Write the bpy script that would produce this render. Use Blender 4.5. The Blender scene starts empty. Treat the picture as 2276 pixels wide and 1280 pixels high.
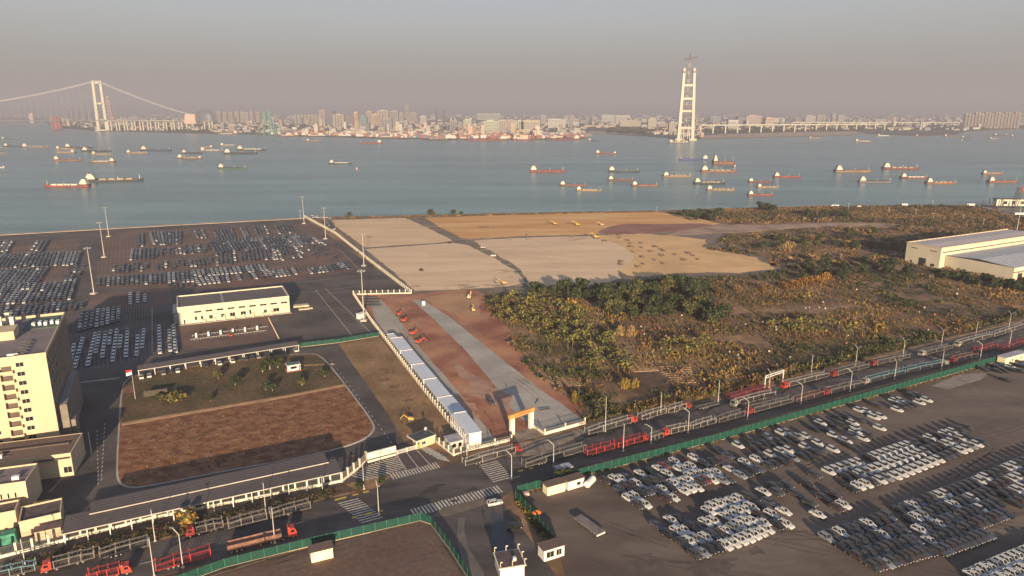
import bpy, bmesh, math, random
import numpy as np
from mathutils import Vector, Matrix, noise
from mathutils.geometry import tessellate_polygon
random.seed(7)
S = bpy.context.scene
C = S.collection
R = math.radians
# ------------------------------------------------------------------ camera
CAM_H, FPX, HOR = 110.0, 1560.0, 245.0
TH = math.atan((640 - HOR) / FPX)
cam = bpy.data.cameras.new('camera'); cam_o = bpy.data.objects.new('camera', cam); C.objects.link(cam_o)
cam.sensor_width = 36; cam.lens = 36 * FPX / 2276; cam.clip_start = 1; cam.clip_end = 90000
cam_o.location = (0, 0, CAM_H); cam_o.rotation_euler = (math.pi / 2 - TH, 0, 0)
S.camera = cam_o
# ------------------------------------------------------------------ light
SUN_EL, SUN_AZ = 11.0, 189.5          # degrees; azimuth the shadows point to is AZ-180 left of +Y
sdir = Vector((math.sin(R(9.5)) * math.cos(R(SUN_EL)), -math.cos(R(9.5)) * math.cos(R(SUN_EL)), math.sin(R(SUN_EL))))
sl = bpy.data.lights.new('sun', 'SUN'); sl.energy = 5.0; sl.angle = R(0.6); sl.color = (1, 0.77, 0.52)
so = bpy.data.objects.new('sun', sl); C.objects.link(so)
so.rotation_euler = sdir.to_track_quat('Z', 'Y').to_euler(); so.location = (60, -200, 300)
W = bpy.data.worlds.new('World'); S.world = W; W.use_nodes = True
nt = W.node_tree; nt.nodes.clear()
sky = nt.nodes.new('ShaderNodeTexSky'); sky.sky_type = 'NISHITA'; sky.sun_disc = False
sky.sun_elevation = R(SUN_EL); sky.sun_rotation = math.atan2(sdir.x, sdir.y)
sky.air_density = 1.0; sky.dust_density = 4.0; sky.ozone_density = 1.5; sky.altitude = 100
bg = nt.nodes.new('ShaderNodeBackground'); out = nt.nodes.new('ShaderNodeOutputWorld')
# a hazy winter sky: the clear-sky model washed with thick haze (same all round the compass), darkened overhead to cut fill light
tc = nt.nodes.new('ShaderNodeTexCoord'); sp = nt.nodes.new('ShaderNodeSeparateXYZ')
rp = nt.nodes.new('ShaderNodeValToRGB'); mx = nt.nodes.new('ShaderNodeMix'); mx.data_type = 'RGBA'
nt.links.new(tc.outputs['Generated'], sp.inputs[0]); nt.links.new(sp.outputs['Z'], rp.inputs[0])
SKYC = [(0.0, (1.20, 1.05, 1.02)), (0.05, (1.52, 1.48, 1.44)), (0.11, (1.98, 2.02, 2.04)), (0.17, (2.02, 2.24, 2.56)), (0.40, (1.15, 1.5, 2.1)), (1.0, (.75, 1.1, 1.8))]
cr = rp.color_ramp
while len(cr.elements) < len(SKYC): cr.elements.new(0.5)
for e, (p, c) in zip(cr.elements, SKYC): e.position = p; e.color = (c[0] / 4, c[1] / 4, c[2] / 4, 1)
sc4 = nt.nodes.new('ShaderNodeVectorMath'); sc4.operation = 'SCALE'; sc4.inputs['Scale'].default_value = 4.0
nt.links.new(rp.outputs[0], sc4.inputs[0])
mx.inputs[0].default_value = 0.85
nt.links.new(sky.outputs[0], mx.inputs[6]); nt.links.new(sc4.outputs[0], mx.inputs[7])
nt.links.new(mx.outputs[2], bg.inputs[0]); bg.inputs[1].default_value = 0.10
nt.links.new(bg.outputs[0], out.inputs[0])
S.view_settings.view_transform = 'Standard'; S.view_settings.look = 'None'
S.view_settings.exposure = 1.2; S.view_settings.gamma = 1.0; S.view_settings.use_curve_mapping = False
S.cycles.max_bounces = 6; S.cycles.volume_bounces = 0; S.cycles.transparent_max_bounces = 12
S.cycles.diffuse_bounces = 3; S.cycles.glossy_bounces = 3
S.cycles.use_denoising = True
# ------------------------------------------------------------------ helpers
def G(px, py, z=0.0):                 # place on the ground (or at height z) seen at a photo pixel
    u = (px - 1138) / FPX; v = (640 - py) / FPX
    d = (u, math.cos(TH) + v * math.sin(TH), -math.sin(TH) + v * math.cos(TH))
    t = (z - CAM_H) / d[2]
    return Vector((d[0] * t, d[1] * t, z))
def hgt(base, topy):
    p = G(*base); lo, hi = 0.0, 500.0
    for _ in range(40):
        m = (lo + hi) / 2; z = m - CAM_H
        c = p.y * math.cos(TH) - z * math.sin(TH); up = p.y * math.sin(TH) + z * math.cos(TH)
        if 640 - FPX * up / c > topy: lo = m
        else: hi = m
    return lo
def srgb(h):
    h = h.lstrip('#'); r = []
    for i in (0, 2, 4):
        c = int(h[i:i + 2], 16) / 255; r.append(c / 12.92 if c <= .04045 else ((c + .055) / 1.055) ** 2.4)
    return tuple(r)
MATS = {}
def mat(name, col, rough=.8, var=.18, scale=.3, col2=None, metal=0, bump=0, spec=.4, detail=5, stretch=None, fine=0, alpha=None, coat=0):
    if name in MATS: return MATS[name]
    m = bpy.data.materials.new(name); m.use_nodes = True; n = m.node_tree; b = n.nodes['Principled BSDF']
    b.inputs['Roughness'].default_value = rough; b.inputs['Metallic'].default_value = metal
    b.inputs['Specular IOR Level'].default_value = spec
    if coat: b.inputs['Coat Weight'].default_value = coat; b.inputs['Coat Roughness'].default_value = .08
    geo = n.nodes.new('ShaderNodeNewGeometry'); src = geo.outputs['Position']
    if stretch:
        mp = n.nodes.new('ShaderNodeMapping'); mp.inputs['Rotation'].default_value = (0, 0, -stretch[0]); mp.inputs['Scale'].default_value = stretch[1]
        n.links.new(src, mp.inputs[0]); src = mp.outputs[0]
    t = n.nodes.new('ShaderNodeTexNoise'); t.inputs['Scale'].default_value = scale; t.inputs['Detail'].default_value = detail
    n.links.new(src, t.inputs['Vector'])
    r = n.nodes.new('ShaderNodeValToRGB')
    c1 = tuple(max(0, c * (1 - var)) for c in col); c2 = col2 if col2 else tuple(min(1, c * (1 + var)) for c in col)
    r.color_ramp.elements[0].position = .36; r.color_ramp.elements[0].color = (*c1, 1)
    r.color_ramp.elements[1].position = .64; r.color_ramp.elements[1].color = (*c2, 1)
    n.links.new(t.outputs[0], r.inputs[0]); co = r.outputs[0]
    if fine:
        t2 = n.nodes.new('ShaderNodeTexNoise'); t2.inputs['Scale'].default_value = scale * 9; t2.inputs['Detail'].default_value = 4
        n.links.new(src, t2.inputs['Vector'])
        mr = n.nodes.new('ShaderNodeMapRange'); mr.inputs[1].default_value = .3; mr.inputs[2].default_value = .7; mr.inputs[3].default_value = 1 - fine; mr.inputs[4].default_value = 1 + fine
        n.links.new(t2.outputs[0], mr.inputs[0])
        vm = n.nodes.new('ShaderNodeVectorMath'); vm.operation = 'SCALE'
        n.links.new(co, vm.inputs[0]); n.links.new(mr.outputs[0], vm.inputs['Scale']); co = vm.outputs[0]
    n.links.new(co, b.inputs['Base Color'])
    if bump:
        bp = n.nodes.new('ShaderNodeBump'); bp.inputs['Strength'].default_value = min(1, bump); bp.inputs['Distance'].default_value = bump * .3
        t3 = n.nodes.new('ShaderNodeTexNoise'); t3.inputs['Scale'].default_value = scale * 6; t3.inputs['Detail'].default_value = 5
        n.links.new(src, t3.inputs['Vector']); n.links.new(t3.outputs[0], bp.inputs['Height']); n.links.new(bp.outputs[0], b.inputs['Normal'])
    if alpha is not None: b.inputs['Alpha'].default_value = alpha
    MATS[name] = m; return m
def M(name, hexc, **k): return mat(name, srgb(hexc) if isinstance(hexc, str) else hexc, **k)

class MB:
    def __init__(s): s.v = []; s.f = []; s.m = []
    def add(s, vs, fs, mi=0):
        o = len(s.v); s.v += [tuple(v) for v in vs]; s.f += [tuple(i + o for i in f) for f in fs]; s.m += [mi] * len(fs); return s
    def box(s, x0, x1, y0, y1, z0, z1, mi=0, tap=0):
        t = tap
        return s.add([(x0, y0, z0), (x1, y0, z0), (x1, y1, z0), (x0, y1, z0), (x0 + t, y0 + t, z1), (x1 - t, y0 + t, z1), (x1 - t, y1 - t, z1), (x0 + t, y1 - t, z1)],
                     [(3, 2, 1, 0), (4, 5, 6, 7), (0, 1, 5, 4), (1, 2, 6, 5), (2, 3, 7, 6), (3, 0, 4, 7)], mi)
    def bar(s, a, b, w, h=None, mi=0, taper=1.0, n=4):
        a = Vector(a); b = Vector(b); h = h or w; d = (b - a)
        if d.length < 1e-6: return s
        d.normalize(); up = Vector((0, 0, 1)) if abs(d.z) < .95 else Vector((1, 0, 0))
        x = d.cross(up).normalized(); y = x.cross(d).normalized(); vs = []
        for p, k in ((a, 1), (b, taper)):
            for i in range(n):
                an = 2 * math.pi * (i + .5) / n; q = 2 ** .5 if n == 4 else 1
                vs.append(p + x * (math.cos(an) * w / 2 * k * q) + y * (math.sin(an) * h / 2 * k * q))
        fs = [(i, (i + 1) % n, n + (i + 1) % n, n + i) for i in range(n)] + [tuple(range(n))[::-1], tuple(range(n, 2 * n))]
        return s.add(vs, fs, mi)
    def prism(s, poly, z0, z1, mi=0, cap=True):
        n = len(poly); ar = sum(poly[i][0] * poly[(i + 1) % n][1] - poly[(i + 1) % n][0] * poly[i][1] for i in range(n))
        if ar < 0: poly = poly[::-1]
        vs = [(p[0], p[1], z0) for p in poly] + [(p[0], p[1], z1) for p in poly]
        s.add(vs, [(i, (i + 1) % n, n + (i + 1) % n, n + i) for i in range(n)], mi)
        if cap:
            o = len(s.v) - n
            for t in tessellate_polygon([[Vector((p[0], p[1], 0)) for p in poly]]):
                a, b, c = t; A, B, D = poly[a], poly[b], poly[c]
                if (B[0] - A[0]) * (D[1] - A[1]) - (B[1] - A[1]) * (D[0] - A[0]) < 0: b, c = c, b
                s.f.append((o + a, o + b, o + c)); s.m.append(mi)
        return s
    def mesh(s, name, mats):
        me = bpy.data.meshes.new(name); me.from_pydata(s.v, [], s.f)
        for m in (mats if isinstance(mats, (list, tuple)) else [mats]): me.materials.append(m)
        if any(s.m): me.polygons.foreach_set('material_index', s.m)
        me.update(); return me
    def build(s, name, mats, parent=None, loc=None, rz=0, smooth=False):
        me = s.mesh(name, mats)
        if smooth: me.polygons.foreach_set('use_smooth', [True] * len(me.polygons))
        return link(name, me, parent, loc, rz)
def link(name, me, parent=None, loc=None, rz=0):
    o = bpy.data.objects.new(name, me); C.objects.link(o)
    if parent: o.parent = parent
    if loc is not None: o.location = loc
    if rz: o.rotation_euler = (0, 0, rz)
    return o
def tag(o, label=None, cat=None, group=None, kind=None):
    if label: o['label'] = label
    if cat: o['category'] = cat
    if group: o['group'] = group
    if kind: o['kind'] = kind
    return o
def thing(name, label, cat, loc=(0, 0, 0), rz=0, group=None):
    o = link(name, None, None, loc, rz); return tag(o, label, cat, group)
KIDS = {}
def kids(o):
    if o.name not in KIDS: KIDS[o.name] = [c for c in o.children]
    return KIDS[o.name]
def copy_tree(o, parent=None):
    c = o.copy(); C.objects.link(c); c.parent = parent
    for ch in kids(o): copy_tree(ch, c)
    return c
def put(o, loc, rz, label=None, group=None, scale=None):
    o.location = loc; o.rotation_euler = (0, 0, rz)
    if scale: o.scale = scale if isinstance(scale, (tuple, list)) else (scale,) * 3
    if label: o['label'] = label
    if group: o['group'] = group
    return o
ORD = 'first second third fourth fifth sixth seventh eighth ninth tenth eleventh twelfth thirteenth fourteenth fifteenth sixteenth seventeenth eighteenth nineteenth twentieth'.split()
def od(i):
    if i < 20: return ORD[i]
    n = i + 1; return f"{n}{'th' if 10 <= n % 100 <= 20 else {1: 'st', 2: 'nd', 3: 'rd'}.get(n % 10, 'th')}"
def smooth_poly(pts, it=2):
    for _ in range(it):
        q = []
        for i in range(len(pts)):
            a, b = pts[i], pts[(i + 1) % len(pts)]
            q += [(a[0] * .75 + b[0] * .25, a[1] * .75 + b[1] * .25), (a[0] * .25 + b[0] * .75, a[1] * .25 + b[1] * .75)]
        pts = q
    return pts
def gpoly(px, jit=0, step=4.0, sm=0):
    if sm: px = smooth_poly(px, sm)
    pts = [G(x, y).xy for x, y in px]
    if jit:
        q = []
        for i in range(len(pts)):
            a, b = pts[i], pts[(i + 1) % len(pts)]; n = max(1, int((b - a).length / step))
            for k in range(n):
                p = a.lerp(b, k / n); d = noise.noise_vector(Vector((p.x * .13, p.y * .13, 3))) * jit + noise.noise_vector(Vector((p.x * .5, p.y * .5, 9))) * jit * .4
                q.append(Vector((p.x + d.x, p.y + d.y)))
        pts = q
    return [tuple(p) for p in pts]
def sheet(name, px, m, z, jit=0, sm=0, z0=None, kind='structure', label=None, step=4.0):
    mb = MB().prism(gpoly(px, jit, step, sm), z - .3 if z0 is None else z0, z)
    o = mb.build(name, m); o['kind'] = kind
    if label: o['label'] = label
    return o
AX = R(27.3); A = Vector((math.cos(AX), math.sin(AX), 0)); B = Vector((math.sin(AX), -math.cos(AX), 0))   # along the road / towards the camera
def line_frame(p, q): d = q - p; return d.length, math.atan2(d.y, d.x)
# ------------------------------------------------------------------ materials
asphalt = M('asphalt', (.072, .058, .053), var=.34, scale=.05, rough=.85, fine=.16, detail=8)
asphalt2 = M('asphalt_road', (.070, .058, .054), var=.35, scale=.09, rough=.8, fine=.18, detail=8, stretch=(AX, (.35, 1.5, 1)))
brickpave = M('paving_brick_red', (.115, .066, .050), var=.25, scale=.05, rough=.9, fine=.2)
dirtyard = M('compacted_yard', (.118, .084, .066), var=.32, scale=.035, col2=(.150, .112, .090), rough=.9, fine=.12, stretch=(AX, (.5, 1.2, 1)))
concrete = M('concrete_pale', (.34, .31, .27), var=.15, scale=.08, fine=.08)
paint_w = M('road_paint', (.46, .42, .36), var=.3, scale=.9, rough=.7)
paint_y = M('road_paint_yellow', (.50, .34, .05), var=.2, scale=.8, rough=.7)
white = M('white_wall', (.56, .51, .41), var=.06, scale=.15, rough=.7)
cream = M('cream_wall', (.47, .375, .25), var=.05, scale=.12, rough=.75)
whitem = M('white_metal', (.58, .57, .54), var=.05, scale=.3, rough=.45)
greym = M('grey_metal', (.30, .30, .30), var=.15, scale=.5, rough=.5, metal=.4)
darkm = M('dark_metal', (.05, .05, .05), var=.2, scale=.5, rough=.6)
glass = M('dark_glass', (.015, .016, .018), var=.2, scale=.3, rough=.15, spec=.4)
rubber = M('black_rubber', (.015, .015, .015), rough=.9)
solar = M('solar_roof', (.066, .056, .060), var=.15, scale=.05, rough=.6, fine=.06)
roofb = M('brown_roof', (.115, .075, .062), var=.2, scale=.1, rough=.8, fine=.12)
roofg = M('grey_roof', (.24, .22, .21), var=.12, scale=.1, rough=.7)
redp = M('red_paint', (.19, .026, .024), var=.15, scale=.8, rough=.4)
redo = M('orange_red_paint', (.36, .045, .028), var=.12, scale=.8, rough=.4)
tealp = M('teal_paint', (.12, .20, .22), var=.15, scale=.8, rough=.4)
wornw = M('worn_white_paint', (.25, .225, .195), var=.25, scale=1.2, rough=.6)
yelp = M('yellow_paint', (.45, .27, .06), var=.15, scale=.8, rough=.5)
greenmesh = M('green_mesh', (.005, .06, .042), var=.2, scale=1.5, rough=.7, alpha=.62)
greenp = M('green_paint', (.015, .20, .13), var=.15, scale=1, rough=.6)
gravelv = M('verge_soil', (.085, .052, .036), var=.4, scale=.4, col2=(.12, .075, .05), fine=.25, bump=.3)
sand_pale = M('sand_pale', (.60, .42, .25), var=.09, scale=.018, fine=.05, rough=.95, stretch=(R(8), (.6, 2.0, 1)))
sand_grey = M('sand_grey', (.60, .43, .275), var=.10, scale=.02, fine=.05, rough=.95, stretch=(R(8), (.6, 2.0, 1)))
sand_or = M('sand_orange', (.58, .28, .085), var=.14, scale=.022, col2=(.62, .37, .15), fine=.06, rough=.95, stretch=(R(4), (.5, 2.2, 1)))
sand_warm = M('sand_warm', (.58, .36, .17), var=.12, scale=.03, fine=.06, rough=.95)
redearth = M('red_earth', (.29, .10, .055), var=.25, scale=.05, col2=(.40, .19, .10), fine=.12, bump=.3)
redpatch = M('red_patch', (.24, .105, .075), var=.15, scale=.04, fine=.06)
path_m = M('damp_track', (.165, .125, .090), var=.2, scale=.08, fine=.12)
tanground = M('tan_ground', (.21, .118, .05), var=.25, scale=.06, col2=(.28, .165, .078), fine=.18)
lawn = M('olive_lawn', (.062, .052, .018), var=.35, scale=.05, col2=(.13, .075, .035), fine=.25)
plot = M('bare_plot', (.165, .052, .018), var=.2, scale=.34, col2=(.26, .12, .055), fine=.22, bump=.35, detail=3, stretch=(AX, (.7, 1.0, 1)))
scrubg = M('scrub_ground', (.15, .085, .040), var=.45, scale=.028, col2=(.29, .165, .085), fine=.35, bump=.5, detail=8)
# ------------------------------------------------------------------ water and land
def water_mat():
    m = bpy.data.materials.new('river_water'); m.use_nodes = True; n = m.node_tree; b = n.nodes['Principled BSDF']
    geo = n.nodes.new('ShaderNodeNewGeometry')
    mp = n.nodes.new('ShaderNodeMapping'); mp.inputs['Scale'].default_value = (.0022, .013, 1); n.links.new(geo.outputs['Position'], mp.inputs[0])
    t = n.nodes.new('ShaderNodeTexNoise'); t.inputs['Scale'].default_value = 1.2; t.inputs['Detail'].default_value = 6; n.links.new(mp.outputs[0], t.inputs[0])
    r = n.nodes.new('ShaderNodeValToRGB'); r.color_ramp.elements[0].position = .35; r.color_ramp.elements[1].position = .66
    r.color_ramp.elements[0].color = (.045, .125, .130, 1); r.color_ramp.elements[1].color = (.115, .232, .225, 1)
    n.links.new(t.outputs[0], r.inputs[0]); n.links.new(r.outputs[0], b.inputs['Base Color'])
    b.inputs['Roughness'].default_value = .22; b.inputs['IOR'].default_value = 1.33
    mp2 = n.nodes.new('ShaderNodeMapping'); mp2.inputs['Scale'].default_value = (.05, .16, 1); mp2.inputs['Rotation'].default_value = (0, 0, R(-8)); n.links.new(geo.outputs['Position'], mp2.inputs[0])
    t2 = n.nodes.new('ShaderNodeTexNoise'); t2.inputs['Scale'].default_value = 1; t2.inputs['Detail'].default_value = 7; t2.inputs['Roughness'].default_value = .6; n.links.new(mp2.outputs[0], t2.inputs[0])
    # wind lanes: calmer and rougher stretches
    mr = n.nodes.new('ShaderNodeMapRange'); mr.inputs[1].default_value = .35; mr.inputs[2].default_value = .65; mr.inputs[3].default_value = .55; mr.inputs[4].default_value = 1.5
    mp3 = n.nodes.new('ShaderNodeMapping'); mp3.inputs['Scale'].default_value = (.0016, .010, 1); mp3.inputs['Rotation'].default_value = (0, 0, R(-4)); n.links.new(geo.outputs['Position'], mp3.inputs[0])
    t3 = n.nodes.new('ShaderNodeTexNoise'); t3.inputs['Scale'].default_value = 1; t3.inputs['Detail'].default_value = 5; n.links.new(mp3.outputs[0], t3.inputs[0])
    n.links.new(t3.outputs[0], mr.inputs[0])
    bp = n.nodes.new('ShaderNodeBump'); bp.inputs['Strength'].default_value = 1; n.links.new(t2.outputs[0], bp.inputs['Height']); n.links.new(mr.outputs[0], bp.inputs['Distance'])
    n.links.new(bp.outputs[0], b.inputs['Normal']); return m
MB().add([(-26000, -400, -3), (26000, -400, -3), (26000, 26500, -3), (-26000, 26500, -3)], [(0, 1, 2, 3)]).build('water', water_mat())['kind'] = 'structure'
SHORE = [(-260, 533), (0, 521), (330, 502), (670, 484), (760, 481), (950, 478), (1200, 472), (1450, 468), (1700, 460), (1900, 457), (2080, 455), (2172, 456), (2276, 478), (2500, 500)]
land = [G(x, y).xy for x, y in SHORE] + [Vector((900, 300)), Vector((900, -400)), Vector((-900, -400)), Vector((-900, 520))]
MB().prism([tuple(p) for p in land], -6, 0).build('ground', scrubg)['kind'] = 'structure'
# far bank
farland_m = M('far_bank_soil', (.16, .13, .09), var=.4, scale=.004, col2=(.07, .075, .05), fine=.3)
FAR = [(-900, 268), (0, 268.5), (100, 270), (118, 283), (230, 291), (470, 296.5), (560, 298), (640, 302), (760, 304), (900, 308), (1180, 310), (1298, 307), (1305, 297), (1345, 296), (1480, 304), (1500, 307), (1560, 308), (1700, 304), (1880, 300), (1925, 296), (2060, 301), (2120, 299), (2150, 291), (2276, 285), (2900, 281)]
fl = [G(x, y).xy for x, y in FAR] + [Vector((25500, 8000)), Vector((25500, 26000)), Vector((-25500, 26000)), Vector((-25500, 9000))]
MB().prism([tuple(p) for p in fl], -6, -1).build('far_shore', farland_m)['kind'] = 'structure'
beach = M('far_beach', (.42, .30, .21), var=.2, scale=.01)
sheet('far_beach', [(1560, 307), (1700, 303.4), (1880, 299.4), (1925, 296), (1900, 291.5), (1800, 292), (1600, 298), (1548, 302)], beach, -.9, z0=-3.5)
sheet('far_beach', [(1306, 296.6), (1345, 295.6), (1420, 299.6), (1420, 297.5), (1345, 291), (1310, 291)], beach, -.9, z0=-3.5)
# low hills in the haze
hillm = M('hill_forest', (.05, .065, .04), var=.3, scale=.002)
for k, (x0, x1, yb, ht) in enumerate([(500, 1250, 252.5, 150), (1180, 1560, 252.0, 230), (1560, 2120, 252.3, 240), (-200, 500, 252.6, 170), (2000, 2500, 252, 180)]):
    a, b = G(x0, yb), G(x1, yb); n = 44; vs = []; fs = []
    for i in range(n + 1):
        p = a.lerp(b, i / n); e = math.sin(math.pi * i / n) ** .6
        h = ht * e * (.45 + .75 * (noise.noise(Vector((i * .13, k * 7.1, 0))) + .5) + .12 * noise.noise(Vector((i * .6, k, 4))))
        for j, (dy, hh) in enumerate(((-1400, 0), (-600, .6), (0, 1), (900, 0))): vs.append((p.x, p.y + dy, -2 + max(3, h * hh)  if hh else -2))
    for i in range(n):
        for j in range(3): q = i * 4 + j; fs.append((q, q + 4, q + 5, q + 1))
    MB().add(vs, fs).build('hill', hillm, smooth=True)['kind'] = 'structure'
# ------------------------------------------------------------------ haze
hz = bpy.data.materials.new('haze'); hz.use_nodes = True; hn = hz.node_tree; hn.nodes.remove(hn.nodes['Principled BSDF'])
pv = hn.nodes.new('ShaderNodeVolumePrincipled'); pv.inputs['Color'].default_value = (.455, .465, .55, 1); pv.inputs['Density'].default_value = .00016; pv.inputs['Anisotropy'].default_value = 0.0
hn.links.new(pv.outputs[0], hn.nodes['Material Output'].inputs['Volume'])
MB().box(-27000, 27000, -500, 27000, -8, 420).build('haze', hz)['kind'] = 'stuff'
# ------------------------------------------------------------------ ground surfaces near the camera
quay = M('quay_concrete', (.36, .27, .19), var=.15, scale=.1)
YARD = [(-300, 536), (0, 523.5), (330, 504.5), (676, 486), (915, 652), (786, 653), (820, 708), (846, 745), (850, 752), (760, 762), (900, 985), (1000, 1010), (930, 1050), (820, 1060), (700, 1100), (0, 1270), (-300, 1300)]
sheet('asphalt_yard', YARD, asphalt, .02, z0=-.2)
q0 = [G(-300, 534.6), G(0, 521.6), G(330, 502.8), G(676, 484.3)]
mb = MB()
for a, b in zip(q0, q0[1:]):
    d = (b - a).normalized(); n_ = Vector((-d.y, d.x, 0)); mb.prism([tuple(v.xy) for v in (a + n_ * 1, b + n_ * 1, b - n_ * 5, a - n_ * 5)], -4, .35)
mb.build('quay_edge', quay)['kind'] = 'structure'
# brick-paved parking bays
for k, pl in enumerate([[(215, 590), (238, 514), (700, 498), (795, 600), (560, 640), (215, 640)], [(205, 652), (380, 645), (384, 676), (190, 700)], [(400, 712), (600, 700), (622, 756), (408, 778)], [(-80, 560), (178, 528), (175, 560), (120, 655), (-80, 690)]]):
    sheet('paving', pl, brickpave, .04 + .002 * k)
# sand platform
SANDA = [(738, 489), (900, 484.5), (912, 489), (950, 506), (1000, 531), (1005, 536), (960, 541), (880, 545), (812, 550), (770, 520), (745, 502)]
SANDB = [(812, 553.5), (880, 549), (1008, 539.5), (1040, 545), (1100, 575), (1150, 604), (1168, 628), (1130, 636), (1040, 642), (922, 646), (870, 600)]
SANDC = [(1052, 535), (1130, 530), (1240, 526), (1308, 524.5), (1335, 532), (1378, 545), (1410, 566), (1395, 595), (1372, 600), (1380, 618), (1340, 632), (1180, 640), (1172, 622), (1155, 596), (1095, 560)]
SANDD = [(945, 484), (1100, 479), (1300, 473), (1455, 470), (1530, 480), (1600, 497), (1560, 510), (1350, 518), (1290, 522), (1150, 525), (1050, 531), (1025, 528), (975, 503)]
SANDE = [(1308, 523), (1420, 519), (1500, 524), (1570, 533), (1560, 548), (1600, 558), (1680, 572), (1725, 598), (1640, 606), (1560, 606), (1500, 606), (1440, 615), (1395, 612), (1370, 600), (1390, 590), (1405, 566), (1375, 546), (1330, 533)]
sheet('sand_track', [(728, 486), (900, 482), (1100, 478), (1455, 469.3), (1620, 497), (1600, 530), (1700, 570), (1740, 600), (1640, 616), (1180, 656), (1050, 650), (918, 662), (915, 650), (800, 560)], path_m, .03, jit=1.2)
sheet('sand_field', SANDA, sand_pale, .06, jit=1.0); sheet('sand_field', SANDB, sand_grey, .06, jit=1.0)
sheet('sand_field', SANDC, sand_grey, .08, jit=2.0); sheet('sand_field', SANDD, sand_or, .06, jit=1.5)
sheet('sand_field', SANDE, sand_warm, .06, jit=3)
sheet('red_soil_patch', [(1330, 516), (1350, 505), (1390, 497), (1450, 498), (1560, 497), (1610, 502), (1590, 510), (1500, 515), (1400, 520), (1345, 521)], redpatch, .10, jit=3)
sheet('earth_track', [(1600, 498), (1700, 500), (1850, 495), (1990, 498), (2090, 503), (2080, 508), (1950, 505), (1800, 504), (1700, 513), (1560, 520), (1480, 524), (1500, 516)], M('pale_earth_track', (.30, .20, .135), var=.25, scale=.05, fine=.2), .13, jit=4)
sheet('earth_track', [(1560, 586), (1760, 584), (1900, 582), (1980, 584), (1985, 588), (1880, 588), (1740, 591), (1560, 592)], M('pale_earth_track', (.3, .2, .13)), .03, jit=4)
sheet('earth_track', [(1540, 560), (1660, 556), (1800, 556), (1840, 552), (1830, 559), (1700, 562), (1560, 566)], M('track_b', (.20, .13, .08), fine=.2), .03, jit=3)
# construction site
sheet('site_ground', [(786, 655), (915, 655), (1050, 641), (1075, 655), (1098, 690), (1128, 728), (1162, 777), (1198, 820), (1240, 855), (1290, 892), (1318, 932), (1215, 965), (1146, 985), (1040, 995), (927, 850)], redearth, .05, jit=1.8)
sheet('site_ground_pale', [(935, 662), (1030, 648), (1065, 668), (1070, 700), (1020, 700), (990, 690)], M('ochre_soil', (.36, .20, .10), var=.15, scale=.06, fine=.1), .06, jit=2.5)
sheet('site_apron', [(822, 668), (848, 667), (885, 708), (925, 762), (1005, 855), (1112, 990), (1085, 992), (1040, 985), (927, 848), (835, 715)], M('site_concrete', (.33, .29, .24), var=.12, scale=.07, fine=.08), .08, jit=.5)
sheet('site_road', [(915, 667), (938, 666), (1000, 705), (1075, 765), (1180, 850), (1296, 933), (1208, 958), (1188, 945), (1150, 925), (1095, 850), (1030, 775), (960, 705)], M('site_road_gravel', (.33, .30, .26), var=.14, scale=.06, fine=.08), .08, jit=.5)
sheet('gate_apron', [(1143, 985), (1140, 962), (1180, 950), (1212, 966), (1300, 945), (1320, 955), (1200, 1010), (1130, 1015)], M('gate_concrete', (.20, .16, .12), var=.25, scale=.3, fine=.2), .09, jit=.4)
sheet('site_mark', [(1005, 800), (1060, 835), (1130, 880), (1150, 925), (1110, 905), (1060, 870), (1020, 835)], M('pale_red_dust', (.33, .19, .13), var=.2, scale=.15, fine=.15), .09, jit=3)
# tan strip beside the container row
sheet('tan_ground', [(752, 764), (842, 748), (927, 853), (1000, 948), (1036, 990), (1005, 1005), (960, 985), (890, 960)], tanground, .05, jit=.5)
# garden loop: kerbed plot
GP = [(268, 870), (278, 842), (310, 832), (480, 806), (690, 782), (722, 795), (770, 857), (833, 940), (834, 960), (800, 985), (700, 1012), (480, 1052), (330, 1082), (285, 1087), (262, 1075), (257, 1050), (262, 960)]
gp = gpoly(GP, sm=2)
MB().prism(gp, -.1, .16).build('garden_kerb', concrete)['kind'] = 'structure'
cx = sum(p[0] for p in gp) / len(gp); cy = sum(p[1] for p in gp) / len(gp)
inner = [(cx + (p[0] - cx) * .985, cy + (p[1] - cy) * .985) for p in gp]
MB().prism(inner, 0, .20).build('bare_plot', plot)['kind'] = 'structure'
sheet('lawn', [(273, 868), (284, 846), (316, 836), (480, 811), (688, 787), (718, 800), (764, 854), (640, 878), (480, 905), (272, 940)], lawn, .24, jit=.3)
sheet('garden_path', [(271, 941), (480, 906), (640, 879), (766, 855), (768, 858), (640, 884), (480, 911), (271, 947)], M('garden_path', (.36, .22, .12)), .27)
sheet('garden_path', [(675, 812), (742, 808), (742, 810), (676, 815)], M('garden_path', (.3, .2, .1)), .27)
sheet('flag_plinth', [(272, 860), (298, 857), (296, 872), (274, 878)], M('red_tile', (.20, .085, .06)), .3)
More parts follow.
